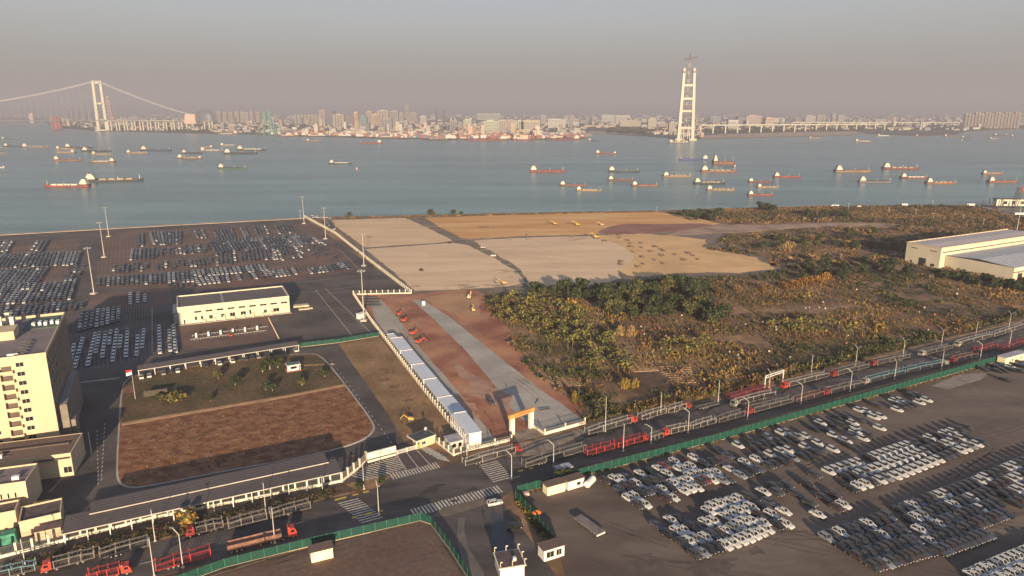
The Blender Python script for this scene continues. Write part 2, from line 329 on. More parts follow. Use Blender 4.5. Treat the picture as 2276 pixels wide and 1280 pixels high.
# road
sheet('road', [(-300, 1365), (0, 1291), (346, 1204), (407, 1191), (745, 1107), (800, 1094), (840, 1085), (866, 1062), (980, 1040), (1055, 1015), (1110, 1000), (1300, 955), (1590, 893), (1800, 838), (2030, 775), (2276, 714), (2700, 600), (2700, 668), (2276, 772), (1900, 872), (1600, 960), (1290, 1040), (1150, 1083), (1110, 1110), (1180, 1200), (1270, 1330), (1010, 1330), (990, 1230), (945, 1150), (860, 1160), (700, 1200), (489, 1247), (200, 1320), (-300, 1440)], asphalt2, .05)
sheet('verge', [(-300, 1352), (0, 1280), (346, 1200), (407, 1187), (745, 1103), (790, 1092), (760, 1075), (560, 1127), (0, 1262), (-300, 1330)], gravelv, .14, z0=-.1)
sheet('verge', [(1060, 1012), (1110, 997), (1300, 952), (1590, 890), (1800, 835), (2030, 772), (2276, 711), (2276, 700), (2030, 760), (1800, 820), (1590, 874), (1320, 938), (1300, 945), (1200, 972), (1060, 1002), (1010, 1012)], M('scrubby_verge', (.12, .08, .045), var=.4, scale=.2, fine=.3), .14, z0=-.1)
sheet('verge', [(200, 1326), (489, 1252), (700, 1205), (860, 1165), (930, 1151), (935, 1160), (680, 1215), (440, 1290), (300, 1330)], M('dark_verge', (.06, .045, .035), var=.4, scale=.3, fine=.3), .14, z0=-.1)
sheet('verge', [(1152, 1087), (1290, 1045), (1600, 965), (1900, 877), (2276, 777), (2500, 716), (2500, 726), (2276, 788), (1900, 888), (1600, 975), (1290, 1056), (1155, 1098)], M('dark_verge', (.06, .045, .035)), .14, z0=-.1)
# yards south of the road
sheet('storage_yard', [(1150, 1096), (1290, 1057), (1600, 976), (1900, 890), (2276, 788), (2700, 670), (2900, 1500), (1330, 1500), (1240, 1225)], dirtyard, .07)
sheet('storage_yard', [(440, 1292), (680, 1222), (930, 1160), (950, 1160), (985, 1215), (1035, 1290), (1060, 1400), (300, 1400)], M('red_brown_yard', (.16, .088, .060), var=.28, scale=.08, col2=(.125, .085, .065), fine=.2), .07)
sheet('concrete_slab', [(2070, 858), (2130, 833), (2200, 828), (2178, 845), (2140, 855), (2110, 865)], M('slab_grey', (.22, .18, .15)), .10)
sheet('verge', [(1143, 1110), (1160, 1100), (1245, 1215), (1240, 1240), (1195, 1190)], M('weedy_edge', (.10, .085, .04), var=.4, scale=.4, fine=.3), .12)
sheet('worn_track', [(1020, 1152), (1035, 1150), (1032, 1180), (1040, 1220), (1075, 1270), (1080, 1300), (1050, 1300), (1025, 1240), (1015, 1200)], M('worn_track', (.12, .105, .095)), .075, jit=.3)
sheet('worn_track', [(985, 1128), (1080, 1105), (1085, 1118), (1000, 1145), (960, 1150)], M('worn_track2', (.125, .10, .075)), .072, jit=.3)
random.seed(3)
for k in range(9):   # tyre sweeps across the yard
    x, y = random.uniform(1350, 2250), random.uniform(1040, 1270)
    p = G(x, y); a = AX + random.uniform(-.5, .5) - .8; L = random.uniform(15, 35); w = random.uniform(.5, 1.6)
    pts = [(p.x + math.cos(a + t * .3) * L * t - math.sin(a) * s * w, p.y + math.sin(a + t * .3) * L * t + math.cos(a) * s * w) for t, s in [(0, 1), (.3, 1), (.6, 1), (1, 1), (1, 0), (.6, 0), (.3, 0), (0, 0)]]
    MB().prism(pts, 0, .078 + k * .001).build('tyre_track', M('tyre_track', (.085, .062, .050), var=.2, scale=.3))['kind'] = 'structure'
rr_ = random.Random(17)
def ruts(region, n, name, m, z, ang, Lr, wr=(.25, .6), pair=True):
    mb = MB()
    for k in range(n):
        x, y = rr_.uniform(region[0], region[1]), rr_.uniform(region[2], region[3]); p = G(x, y); a = ang + rr_.uniform(-.3, .3); L = rr_.uniform(*Lr); w = rr_.uniform(*wr); cv = rr_.uniform(-.002, .002); q = Vector((p.x, p.y)); pts = []
        for i in range(7): pts.append(q.copy()); q = q + Vector((math.cos(a), math.sin(a))) * L / 6; a += cv * L
        for off in ((-1, 1) if pair else (0,)):
            for i in range(6):
                d = (pts[i + 1] - pts[i]).normalized(); n_ = Vector((-d.y, d.x)); c0_, c1_ = pts[i] + n_ * off, pts[i + 1] + n_ * off; mb.add([(v.x, v.y, z) for v in (c0_ - n_ * w / 2, c1_ - n_ * w / 2, c1_ + n_ * w / 2, c0_ + n_ * w / 2)], [(0, 1, 2, 3)])
    mb.build(name, m)['kind'] = 'structure'
ruts((880, 1130, 545, 630), 16, 'wheel_ruts', M('rut_sand', (.50, .35, .22)), .085, R(10), (30, 90)); ruts((1120, 1360, 535, 620), 14, 'wheel_ruts', M('rut_sand', (.50, .35, .22)), .105, R(160), (20, 70)); ruts((800, 960, 492, 540), 8, 'wheel_ruts', M('rut_sand', (.50, .35, .22)), .085, R(20), (30, 90))
ruts((1420, 1600, 535, 600), 10, 'wheel_ruts', M('rut_warm', (.42, .25, .12)), .085, R(5), (20, 60)); ruts((1050, 1400, 485, 520), 10, 'wheel_ruts', M('rut_orange', (.44, .22, .08)), .085, R(5), (30, 90))
ruts((975, 1060, 690, 770), 6, 'wheel_ruts', M('rut_red', (.30, .22, .165)), .115, R(-62), (15, 40), (.2, .4)); ruts((1080, 1200, 820, 900), 6, 'wheel_ruts', M('rut_red', (.30, .22, .165)), .115, R(-58), (10, 30), (.2, .4)); ruts((880, 930, 690, 760), 5, 'wheel_ruts', M('rut_pale', (.36, .22, .14)), .118, R(-65), (12, 40))
ruts((1250, 2250, 1100, 1275), 26, 'tyre_marks', M('tyre_track', (.085, .062, .050)), .086, AX - .9, (12, 40), (.2, .4)); ruts((1500, 2250, 960, 1100), 14, 'tyre_marks', M('tyre_track', (.085, .062, .050)), .086, AX, (12, 45), (.2, .5)); ruts((560, 900, 1230, 1275), 8, 'tyre_marks', M('tyre_track', (.085, .062, .050)), .086, AX, (6, 16), (.2, .4))
def stains(region, n, name, m, z, r0, r1, el=1.6, ang=AX):
    mb = MB()
    for k in range(n):
        p = G(rr_.uniform(region[0], region[1]), rr_.uniform(region[2], region[3])); R_ = rr_.uniform(r0, r1); nn = 14; ph_ = rr_.uniform(0, 9)
        mb.prism([(p.x + (math.cos(ang) * math.cos(t_) * el - math.sin(ang) * math.sin(t_)) * R_ * w_, p.y + (math.sin(ang) * math.cos(t_) * el + math.cos(ang) * math.sin(t_)) * R_ * w_) for t_, w_ in [(2 * math.pi * i / nn, 1 + .35 * math.sin(i * 2.1 + ph_) + .15 * math.sin(i * 4.7)) for i in range(nn)]], z - .02, z + .0003 * k)
    mb.build(name, m)['kind'] = 'structure'
stains((1270, 2230, 1060, 1270), 26, 'damp_patch', M('damp_yard', (.092, .068, .056), var=.2, scale=.4), .082, .8, 3.5); 
stains((850, 960, 790, 930), 14, 'worn_patch', M('worn_tan', (.15, .085, .042), var=.25, scale=.6), .075, .5, 2.2); 
stains((1010, 1120, 860, 930), 7, 'dust_patch', M('dust_pink', (.37, .21, .14), var=.15, scale=.3), .118, .8, 2.6, 2.2, R(-60)); 
stains((920, 1380, 632, 642), 30, 'sand_spill', M('spill_sand', (.36, .26, .165), var=.2, scale=.4), .11, .6, 2.6, 2.5, R(8)); stains((1010, 1300, 526, 534), 26, 'sand_spill', M('spill_sand', (.36, .26, .165)), .11, .5, 2.0, 3, R(8)); stains((1090, 1150, 600, 640), 8, 'sand_spill', M('spill_sand', (.36, .26, .165)), .112, .5, 2, 2)
stains((280, 800, 930, 1040), 60, 'pale_tuft_patch', M('plot_pale', (.22, .125, .075), var=.2, scale=.8), .215, .35, 1.0, 1.3)
stains((620, 1050, 1080, 1130), 9, 'oil_stain', M('oil_dark', (.036, .031, .030), var=.2, scale=.5), .068, .5, 1.6, 2.5)
# ------------------------------------------------------------------ painted markings
def strip(mb, a, b, w, z):
    a = Vector(a[:2]); b = Vector(b[:2]); d = (b - a).normalized(); n_ = Vector((-d.y, d.x)) * w / 2
    mb.add([(p.x, p.y, z) for p in (a - n_, b - n_, b + n_, a + n_)], [(0, 1, 2, 3)])
def zebra(p, q, n, wid, w, z, name='zebra_crossing', dirn=None, m=None):
    a, b = G(*p), G(*q); d = (b - a); mb = MB(); nn = dirn if dirn else Vector((-d.y, d.x, 0)).normalized()
    for i in range(n):
        c = a.lerp(b, (i + .5) / n); strip(mb, c - nn * wid / 2, c + nn * wid / 2, w, z)
    mb.build(name, m or paint_w)['kind'] = 'structure'
zebra((868, 1060), (975, 1033), 17, 4.0, .45, .062, dirn=B)
zebra((915, 1141), (1113, 1086), 27, 4.2, .5, .062, dirn=B)
zebra((1085, 1028), (1118, 1068), 10, 6.5, .5, .064, dirn=A)
zebra((1065, 1000), (1085, 1026), 6, 6.5, .4, .064, dirn=A)
zebra((772, 1112), (830, 1158), 11, 6.0, .45, .064, dirn=A)
hd = (A * .96 + Vector((0, -.32, 0))).normalized()
for (p, q, n, L) in (((800, 1062), (905, 1018), 15, 10.0), ((940, 992), (985, 1022), 9, 7.5)):
    a, b = G(*p), G(*q); mb = MB()
    for i in range(n):
        c = a.lerp(b, i / (n - 1)); l = L * (.65 + .35 * math.sin(math.pi * i / (n - 1))); strip(mb, c - Vector((math.cos(R(-25)), math.sin(R(-25)), 0)) * l / 2, c + Vector((math.cos(R(-25)), math.sin(R(-25)), 0)) * l / 2, .5, .064)
    mb.build('hatched_marking', paint_w)['kind'] = 'structure'
sheet('gate_lane', [(882, 1010), (928, 998), (960, 1030), (905, 1048)], M('plum_paving', (.075, .052, .055)), .066)
mb = MB()
for p, q in (((882, 1012), (905, 1048)), ((903, 1005), (930, 1040)), ((926, 1000), (955, 1032)), ((905, 1046), (932, 1039))): strip(mb, G(*p), G(*q), .25, .072)
mb.build('lane_marking', paint_w)['kind'] = 'structure'
mb = MB()
for p, q in (((744, 1112), (770, 1105)), ((784, 1101), (797, 1098)), ((807, 1095), (820, 1092)), ((783, 1151), (792, 1149)), ((810, 1144), (826, 1140)), ((843, 1137), (851, 1135)), ((1152, 1048), (1163, 1045)), ((1176, 1042), (1186, 1040))): strip(mb, G(*p), G(*q), .9, .07)
mb.build('lane_marking', paint_y)['kind'] = 'structure'
mb = MB()
for p, q in (((20, 1330), (740, 1143)), ((1130, 1065), (1180, 1052)), ((1200, 1030), (2276, 743))):   # centre lines, broken
    a, b = G(*p), G(*q); L = (b - a).length; t = 0
    while t < L - 4: strip(mb, a.lerp(b, t / L), a.lerp(b, (t + 4) / L), .22, .064); t += 9
for p, q in (((702, 645), (790, 755)), ((722, 640), (835, 750)), ((630, 655), (800, 636)), ((676, 492), (760, 560)), ((760, 560), (800, 600)), ((338, 678), (338, 785)), ((196, 960), (204, 1010)), ((176, 850), (258, 843)), ((560, 640), (800, 612))): strip(mb, G(*p), G(*q), .25, .03)
for i in range(14):
    p = G(215 + i * .2, 960 + i * 9); strip(mb, p, p + Vector((-.5, 1.2, 0)), .25, .03)
    p = G(232 - i * .6, 945 + i * 9.5); strip(mb, p, p + Vector((-.6, 1.6, 0)), .25, .03)
for i in range(20):
    p = G(735 + i * 7, 800 + i * 9.5); strip(mb, p, p + Vector((.6, -1.3, 0)), .22, .03)
for i in range(7):
    p = G(775 + i * 4.2, 700 + i * 5); strip(mb, p, p + A * 3, .25, .03)
for i in range(19):   # the serrated give-way line below the yard
    p = G(178 + i * 4.6, 851 - i * .55); strip(mb, p, p + Vector((.5, 1.6, 0)), .4, .03)
mb.build('lane_marking', paint_w)['kind'] = 'structure'
# parking bay lines of the vehicle yard
mb = MB()
def bay_grid(quad, nu, nv, w=.16, z=.05):
    a, b, c, d = [G(*p) for p in quad]       # a,b far edge left-right; d,c near edge
    for i in range(nu + 1): strip(mb, a.lerp(b, i / nu), d.lerp(c, i / nu), w, z)
    for j in range(nv + 1): strip(mb, a.lerp(d, j / nv), b.lerp(c, j / nv), w, z + .001)
bay_grid([(235, 525), (690, 503), (785, 600), (220, 640)], 60, 22)
bay_grid([(185, 660), (380, 650), (384, 690), (160, 730)], 34, 4)
bay_grid([(-60, 540), (180, 532), (120, 655), (-80, 680)], 30, 18)
bay_grid([(150, 745), (392, 730), (396, 785), (150, 830)], 26, 6)
mb.build('parking_lines', M('faint_paint', (.22, .19, .17), var=.3, scale=.5))['kind'] = 'structure'
# ================================================================== STRUCTURES THAT ARE THINGS
def wall_fence(label, px, post=3.2, ph=2.3, pw=.42, wallh=.55, group='white perimeter walls with posts', closed_panel=True, pts=None, posts_only=False):
    pts = pts or [G(*p) for p in px]; o0 = pts[0]
    t = thing('boundary_wall', label, 'fence', tuple(o0), 0, group)
    base = MB(); post_me = MB().box(-pw / 2, pw / 2, -pw / 2, pw / 2, 0, ph).box(-pw / 2 - .06, pw / 2 + .06, -pw / 2 - .06, pw / 2 + .06, ph, ph + .12).mesh('post', white)
    pan = {}
    for a, b in zip(pts, pts[1:]):
        a = a - o0; b = b - o0; L = (b - a).length; n = max(1, round(L / post)); d = (b - a) / n; rz = math.atan2(d.y, d.x)
        base.bar(a + Vector((0, 0, wallh / 2)), b + Vector((0, 0, wallh / 2)), .3, wallh)
        l = round(d.length - pw, 2)
        if l not in pan:
            m = MB(); m.box(0, l, -.03, .03, ph - .35, ph - .28); m.box(0, l, -.03, .03, wallh + .12, wallh + .18)
            k = 0.25
            while k < l: m.box(k - .022, k + .022, -.02, .02, wallh + .18, ph - .35); k += .26
            pan[l] = m.mesh('rail_panel', M('fence_rail', (.16, .17, .15), var=.1, scale=1))
        for i in range(n + 1):
            if i == n and b is not pts[-1] - o0 and i: pass
            link('post', post_me, t, a + d * i, rz)
        for i in range(n): link('rail_panel', pan[l], t, a + d * i + d.normalized() * (pw / 2), rz)
    base.build('base_wall', white, t); return t
wall_fence('long white pillared wall along the lorry road, below the dark carport roofs', [(-60, 1256), (0, 1241), (145, 1203), (345, 1152), (760, 1071), (800, 1040), (814, 1024)], post=3.35, ph=3.2, wallh=.8, pw=.5)
wall_fence('short white pillared wall bending from the guardhouse to the container offices', [(966, 980), (1008, 1013), (1040, 1002)], ph=2.4)
wall_fence('low plain white wall left of the orange arch, beside the container office', [(1040, 1002), (1100, 988), (1137, 979), (1139, 962)], post=8, ph=2.2, wallh=1.1, pw=.4)
wall_fence('low plain white wall right of the orange arch, beside the scrub', [(1184, 950), (1211, 967), (1300, 942)], post=7, ph=2.4, wallh=1.15, pw=.4)
wall_fence('steep white pillared wall running up behind the container row to the yard corner', [(1041, 991), (1002, 945), (927, 850), (870, 774), (823, 712), (785, 655)], post=3.1, ph=2.2)
wall_fence('short white wall crossing between yard and construction site', [(786, 655), (914, 652)], post=3.6, ph=2.6, wallh=.6)
wall_fence('far white wall between vehicle yard and pale sand platform', [(914, 652), (820, 580), (745, 520), (677, 483)], post=3.4, ph=2.4, wallh=1.0)

def mesh_fence(label, px, h=3.0, post=3.0, pts=None, group='green mesh fences'):
    pts = pts or [G(*p) for p in px]; o0 = pts[0]; t = thing('mesh_fence', label, 'fence', tuple(o0), 0, group)
    post_me = MB().box(-.05, .05, -.05, .05, 0, h + .15).mesh('post', M('green_post', (.03, .14, .10), var=.1, scale=1)); pan = {}; base = MB()
    for a, b in zip(pts, pts[1:]):
        a = a - o0; b = b - o0; n = max(1, round((b - a).length / post)); d = (b - a) / n; rz = math.atan2(d.y, d.x); l = round(d.length, 2)
        base.bar(a + Vector((0, 0, .12)), b + Vector((0, 0, .12)), .18, .24)
        if l not in pan: pan[l] = MB().box(.05, l - .05, -.012, .012, .25, h).mesh('mesh_panel', greenmesh)
        for i in range(n):
            link('post', post_me, t, a + d * i, rz); link('mesh_panel', pan[l], t, a + d * i, rz)
        if b == pts[-1] - o0: link('post', post_me, t, b, rz)
    base.build('kerb', M('fence_kerb', (.30, .24, .17), var=.1, scale=.5), t); return t
mesh_fence('green mesh fence below the road on the left, round the red-brown yard', [(380, 1306), (500, 1262), (700, 1212), (935, 1158), (958, 1166), (1000, 1222), (1050, 1300)], h=2.6)
mesh_fence('long green mesh fence between lorry road and the large car yard', [(1236, 1222), (1190, 1155), (1146, 1108), (1150, 1099), (1290, 1060), (1440, 1020), (1600, 979), (1900, 893), (2276, 787), (2420, 746)], h=2.8)
mesh_fence('short green mesh fence above the tan ground, by the vehicle yard', [(666, 772), (752, 762), (842, 747)], h=2.2)

# ---------------- buildings
def block(mb, x0, x1, y0, y1, z0, z1, mi=0): mb.box(x0, x1, y0, y1, z0, z1, mi)
def facade_windows(t, wins, y, name='window', m=glass, frame=white):
    ms = {}
    for (x, z, w, h) in wins:
        k = (round(w, 2), round(h, 2))
        if k not in ms:
            ms[k] = MB().box(0, w, -.04, .06, 0, h).mesh(name, m)
            fb = MB(); fb.box(-.1, 0, -.09, .02, -.1, h + .1).box(w, w + .1, -.09, .02, -.1, h + .1).box(0, w, -.09, .02, h, h + .1).box(0, w, -.12, .02, -.12, 0)
            if w > 1.4: fb.box(w / 2 - .03, w / 2 + .03, -.07, -.04, 0, h)
            ms[(k, 'f')] = fb.mesh('frame', frame)
        o = link(name, ms[k], t, (x, y, z)); link('frame', ms[(k, 'f')], o)
hallw = M('hall_wall', (.50, .43, .32), var=.06, scale=.12, rough=.7)
# logistics hall with solar roof
p0, p1 = G(398, 722), G(645, 694); L, rz = line_frame(p0, p1); D = 26.0; Hh = 8.6
t = thing('logistics_hall', 'long cream hall with striped grey roof panels in the middle of the left yard', 'warehouse', tuple(p0), rz)
MB().box(0, L, 0, D, 0, Hh).box(0, L, -.25, 0, 4.1, 4.3).build('wall', hallw, t)
mb = MB()
for a in ((0, L, -.1, .35), (0, L, D - .35, D + .1)): mb.box(a[0] - .1, a[1] + .1, a[2], a[3], Hh, Hh + 1.0)
for a in ((-.1, .35), (L - .35, L + .1)): mb.box(a[0], a[1], .35, D - .35, Hh, Hh + 1.0)
mb.build('parapet', hallw, t)
MB().box(.35, L - .35, .35, D - .35, Hh, Hh + .25).build('roof', roofg, t)
pm = MB().box(0, L * .36, 0, 2.9, 0, .12).mesh('solar_panel', solar); pm2 = MB().box(0, L * .57, 0, 2.9, 0, .12).mesh('solar_panel', solar)
for i in range(7):
    link('solar_panel', pm, t, (1.2, 1.2 + i * 3.5, Hh + .35)); link('solar_panel', pm2, t, (L * .41, 1.2 + i * 3.5, Hh + .35))
sk = L / 57
facade_windows(t, [((8 + i * 5.55) * sk, 5.6, 3.4, .95) for i in range(9)] + [(8 * sk, 1.6, 1, 2), (11 * sk, 1.6, 1, 2), (15 * sk, 1.5, 1.8, 2), (21 * sk, 1.5, 1.8, 2), (25.5 * sk, 1.6, 2.6, 2), (31 * sk, 1.6, 2.6, 2), (35.5 * sk, 1.6, .9, 2.4), (43 * sk, 1.4, 1.6, 1.8), (48 * sk, 1.4, 3.2, 2), (2.5 * sk, .3, .7, 2.2)], -.02)
MB().box(-.5, L + .5, -2.2, -.26, 0, .25).build('loading_step', concrete, t)
for i in range(8): MB().box(0, 1.2, -1.4, -.3, .26, 1.7 + (i % 3) * .5).build('stacked_crate', M('crate_buff', (.50, .40, .26), var=.2, scale=.7), t, ((12 + i * 4.9) * sk, 0, 0))
mb = MB().box(-2.4, -.02, 2, D - 4, 0, .3)
for k in range(6): mb.bar((-2.2, 2 + k * 4, .3), (-2.2, 2 + k * 4, 6), .1)
mb.bar((-2.2, 2, 6), (-2.2, 22, 6), .1).box(-2.4, -.02, 2, 22, 6, 6.1)
mb.build('side_canopy', greym, t)

# tall office and dormitory block at the left edge
c0 = G(137, 993); Ht = hgt((137, 993), 790); a_ = (G(104, 790, Ht) - G(0, 803, Ht)); rzb = math.atan2(a_.y, a_.x)
topb = G(137, 700, Ht); Db = (Vector((topb.x, topb.y, 0)) - c0).length; Wb = 46.0
rzd = math.atan2((Vector((topb.x, topb.y, 0)) - c0).y, (Vector((topb.x, topb.y, 0)) - c0).x)
t = thing('office_block', 'tall cream office block with a shaded right side at the left picture edge', 'building', tuple(c0), rzb)
# local frame: x along facade (building spans -Wb..0), y depth
Db = Db * math.cos(rzd - rzb - math.pi / 2)
MB().box(-Wb, 0, 0, Db, 0, Ht).build('wall', cream, t)
mb = MB(); ph = 1.1
for (x0, x1, y0, y1) in ((-Wb, 0.1, -.1, .25), (-Wb, .1, Db - .25, Db + .1), (-.25, .1, .25, Db - .25)): mb.box(x0, x1, y0, y1, Ht, Ht + ph)
mb.build('parapet', cream, t)
MB().box(-Wb, -.25, .25, Db - .25, Ht, Ht + .15).build('roof', M('plum_grey_roof', (.16, .13, .135), var=.15, scale=.2, fine=.1), t)
MB().box(-Wb, -12, Db * .45, Db * .62, Ht + .15, Ht + 3.2).build('roof_house', cream, t)
for k, (x, y) in enumerate(((-14, .66), (-18, .70), (-22, .66), (-26, .71), (-16.5, .80), (-30, .66), (-34, .7))):
    MB().box(-.6, .6, -.6, .6, 0, 5.2).box(-.75, .75, -.75, .75, 5.2, 5.5).build('vent_shaft', white, t, (x, Db * y, Ht + .15))
MB().box(-11.5, -.6, Db * .66, Db * .98, Ht + .15, Ht + .35).build('roof_terrace', M('terrace_green', (.07, .10, .08), var=.2, scale=.5), t)
for k in range(5): MB().box(0, 1.0, 0, 2.6, 0, 1.2).build('roof_unit', whitem, t, (-9 + 1.9 * k, Db * .72 + (k % 2), Ht + .36))
for k in range(9): MB().bar((0, 0, .5), (2.8, 0, .5), .25).bar((0, 0, 0), (0, 0, .5), .12).bar((2.8, 0, 0), (2.8, 0, .5), .12).build('pipe_rack', darkm, t, (-9 + (k % 2) * .6, 3 + k * 1.9, Ht + .16))
MB().box(-14, -11, 2, 3, 0, .8).build('air_unit', whitem, t, (3, 1, Ht + .16))
fl = 3.15
wins = []
for i in range(int(Ht / 3.15)):
    z = 1.6 + i * fl
    wins += [(-8.5, z, 2.1, 1.4), (-17.5, z, 1.9, 1.2), (-26, z, 1.9, 1.2), (-35, z, 1.9, 1.2)]
facade_windows(t, wins, -.02)
bal = MB().box(0, 3.4, -1.3, -.02, 0, .15).box(0, 3.4, -1.3, -1.22, .15, 1.0).box(0, .08, -1.22, -.02, .15, 1.0).box(3.32, 3.4, -1.22, -.02, .15, 1.0).box(-.3, 0, -1.35, -.02, -1.6, 1.6).mesh('balcony', cream)
rec = MB().box(.3, 3.0, -.05, .05, .2, 2.3).mesh('balcony_door', M('brown_door', (.09, .065, .05), var=.1, scale=1))  # dark brown door panel behind each balcony
for x in (-12.8, -21.6, -30.5):
    for i in range(int(Ht / 3.15) - 1): link('balcony', bal, t, (x, 0, 3.0 + i * fl)); link('balcony_door', rec, t, (x, 0, 3.0 + i * fl))
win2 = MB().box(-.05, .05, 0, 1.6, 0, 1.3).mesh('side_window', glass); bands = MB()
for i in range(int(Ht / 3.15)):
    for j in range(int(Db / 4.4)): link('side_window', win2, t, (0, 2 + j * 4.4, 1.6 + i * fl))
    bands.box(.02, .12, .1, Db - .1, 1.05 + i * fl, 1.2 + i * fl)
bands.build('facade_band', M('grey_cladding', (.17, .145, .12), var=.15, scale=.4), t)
MB().box(.001, .05, .26, Db - .1, .2, Ht - .2).build('shade_dark_cladding', M('shade_dark_cladding', (.20, .165, .13), var=.12, scale=.3, fine=.08), t)  # the side wall's shade painted in as a darker cladding colour
for k in range(3): MB().box(-.1, .12, 0, 1.4, 0, 1.6).build('roof_opening', darkm, t, (0, Db * .55 + k * 5, Ht - 5 + k * .4))
# lower wing along the shaded side
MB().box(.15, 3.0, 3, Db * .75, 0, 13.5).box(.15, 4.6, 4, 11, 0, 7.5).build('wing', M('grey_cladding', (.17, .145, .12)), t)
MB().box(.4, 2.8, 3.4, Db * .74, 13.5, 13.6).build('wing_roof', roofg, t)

def lowblock(label, p, q, D, h, wallm, roofm, cat='building', par=.6, wins=(), name='low_building', ext=None, group=None):
    a, b = G(*p), G(*q); L, rz = line_frame(a, b); t = thing(name, label, cat, tuple(a), rz, group)
    MB().box(0, L, 0, D, 0, h).build('wall', wallm, t)
    if par:
        mb = MB()
        for z in ((0, L, -.08, .2), (0, L, D - .2, D + .08)): mb.box(z[0] - .08, z[1] + .08, z[2], z[3], h, h + par)
        for z in ((-.08, .2), (L - .2, L + .08)): mb.box(z[0], z[1], .2, D - .2, h, h + par)
        mb.build('parapet', wallm, t)
    MB().box(.2 if par else -.3, L - .2 if par else L + .3, .2 if par else -.3, D - .2 if par else D + .3, h, h + .15).build('roof', roofm, t)
    if wins: facade_windows(t, [(x * L, z, w, hh) for x, z, w, hh in wins], -.02)
    return t, L
t, L = lowblock('brown ribbed-roof workshop in front of the tall cream office block', (-140, 1098), (165, 1056), 14.5, 7.4, cream, roofb, wins=[(.93, 1.2, 2.2, 2.0), (.7, 4.4, .8, .7)], par=.25)
rib = MB().box(0, L - .8, 0, .12, 0, .1).mesh('roof_rib', M('rib_dark', (.07, .05, .045), var=.1))
for k in range(13): link('roof_rib', rib, t, (.4, 1 + k * 1.05, 7.56))
MB().box(L - 10, L - .3, -.9, -.1, 6.2, 6.5).box(0, L - 2, 7.0, 7.25, 7.55, 8.1).build('roof_ridge', M('rib_dark', (.07, .05, .045)), t)
t, L = lowblock('two-storey cream building with narrow windows at the lower left edge', (-110, 1160), (68, 1134), 11, 8.6, cream, M('plum_grey_roof', (.16, .13, .135)), wins=[(.66, 4.6, .45, 1.6), (.75, 4.6, .45, 1.6), (.84, 4.6, .45, 1.6), (.66, 1.2, .45, 1.6), (.75, 1.2, .45, 1.6), (.84, 1.2, .45, 1.6), (.48, 4.4, 1.9, 1.5)])
t, L = lowblock('low flat building with cream parapet beside the carport end', (48, 1194), (140, 1172), 8.5, 4.0, cream, M('soot_roof', (.085, .06, .058), var=.3, scale=.5), wins=())
t, L = lowblock('small cream hut with red-brown roof in front of the flat building', (80, 1206), (138, 1193), 2.6, 3.0, cream, roofb, par=0, name='hut', cat='hut')
t, L = lowblock('cream shed with a dark round vent, left of the flat building', (-60, 1190), (40, 1170), 6, 4.4, cream, M('soot_roof', (.085, .06, .058)), name='shed', cat='shed')
MB().box(0, 4, 0, 3.5, 0, 2.6, tap=.4).build('tarpaulin_stack', M('green_tarp', (.05, .22, .14), var=.25, scale=.6))
o = bpy.data.objects['tarpaulin_stack']; put(o, tuple(G(-2, 1215)), AX); tag(o, 'green tarpaulin covered stack at the lower left edge', 'tarpaulin')
tag(MB().box(-2.2, 2.2, -.9, .9, 0, 1.6, tap=.2).build('skip', yelp, None, G(92, 1126), AX), 'small orange skip behind the two-storey cream building', 'skip')

t_ = None
def roof_plant(t, spots, z):
    for k, (x, y) in enumerate(spots):
        o = MB().box(-.9, .9, -.6, .6, 0, 1.0).box(-.5, .5, -.62, -.6, .2, .8).build('roof_unit', whitem, t, (x, y, z)); MB().bar((.9, 0, .2), (3.2, .3, .2), .12, .12).build('pipe', darkm, o)
for o_ in list(C.objects):
    if o_.name in ('low_building', 'low_building.001'):
        roof_plant(o_, [(3 + 6.5 * q_, 3.0 + (q_ % 2) * 1.5) for q_ in range(3)], {'low_building': 7.56}.get(o_.name, 8.78 if o_.name == 'low_building.001' else 4.2))
def carport(label, p, q, D, h, bays, tilt=.5, extra=0):
    a, b = G(*p, h), G(*q, h); a.z = b.z = 0; L, rz = line_frame(a, b); t = thing('carport', label, 'carport', tuple(a), rz, 'solar carports')
    r = MB(); r.add([(0, 0, h), (L, 0, h), (L, D, h + tilt), (0, D, h + tilt), (0, 0, h + .18), (L, 0, h + .18), (L, D, h + tilt + .18), (0, D, h + tilt + .18)], [(3, 2, 1, 0), (4, 5, 6, 7), (0, 1, 5, 4), (1, 2, 6, 5), (2, 3, 7, 6), (3, 0, 4, 7)])
    ro = r.build('roof', solar, t)
    MB().box(-.05, L + .05, -.14, -.02, h - .12, h + .22).build('gutter', M('gutter_pale', (.34, .31, .27), var=.1), t)
    post = MB().box(-.12, .12, -.12, .12, 0, h).bar((0, 0, h - .9), (0, D * .75, h + tilt * .7 - .05), .15).mesh('post', whitem)
    for i in range(bays + 1): link('post', post, t, (.3 + (L - .6) * i / bays, .5, 0))
    post = MB().box(-.12, .12, -.12, .12, 0, h + tilt * .9).mesh('post', whitem)
    for i in range(bays + 1): link('post', post, t, (.3 + (L - .6) * i / bays, D - .5, 0))
    n = int(D / 1.05); seam = MB().box(0, L, 0, .06, 0, .05).mesh('panel_seam', M('panel_seam', (.10, .085, .088), var=.1))
    for k in range(1, n): y = k * D / n; link('panel_seam', seam, t, (0, y, h + .18 + tilt * y / D + .01))
    return t, L, rz
carport('long thin grey carport above the lawn', (306, 824), (665, 767), 5.8, 3.2, 11, .3)
carport('upper dark carport roof behind the long white pillared wall', (199, 1143), (730, 1028), 6.2, 4.3, 12, .4)
carport('lower dark carport roof directly behind the long white pillared wall', (138, 1188), (760, 1050), 8.6, 3.5, 14, .5)

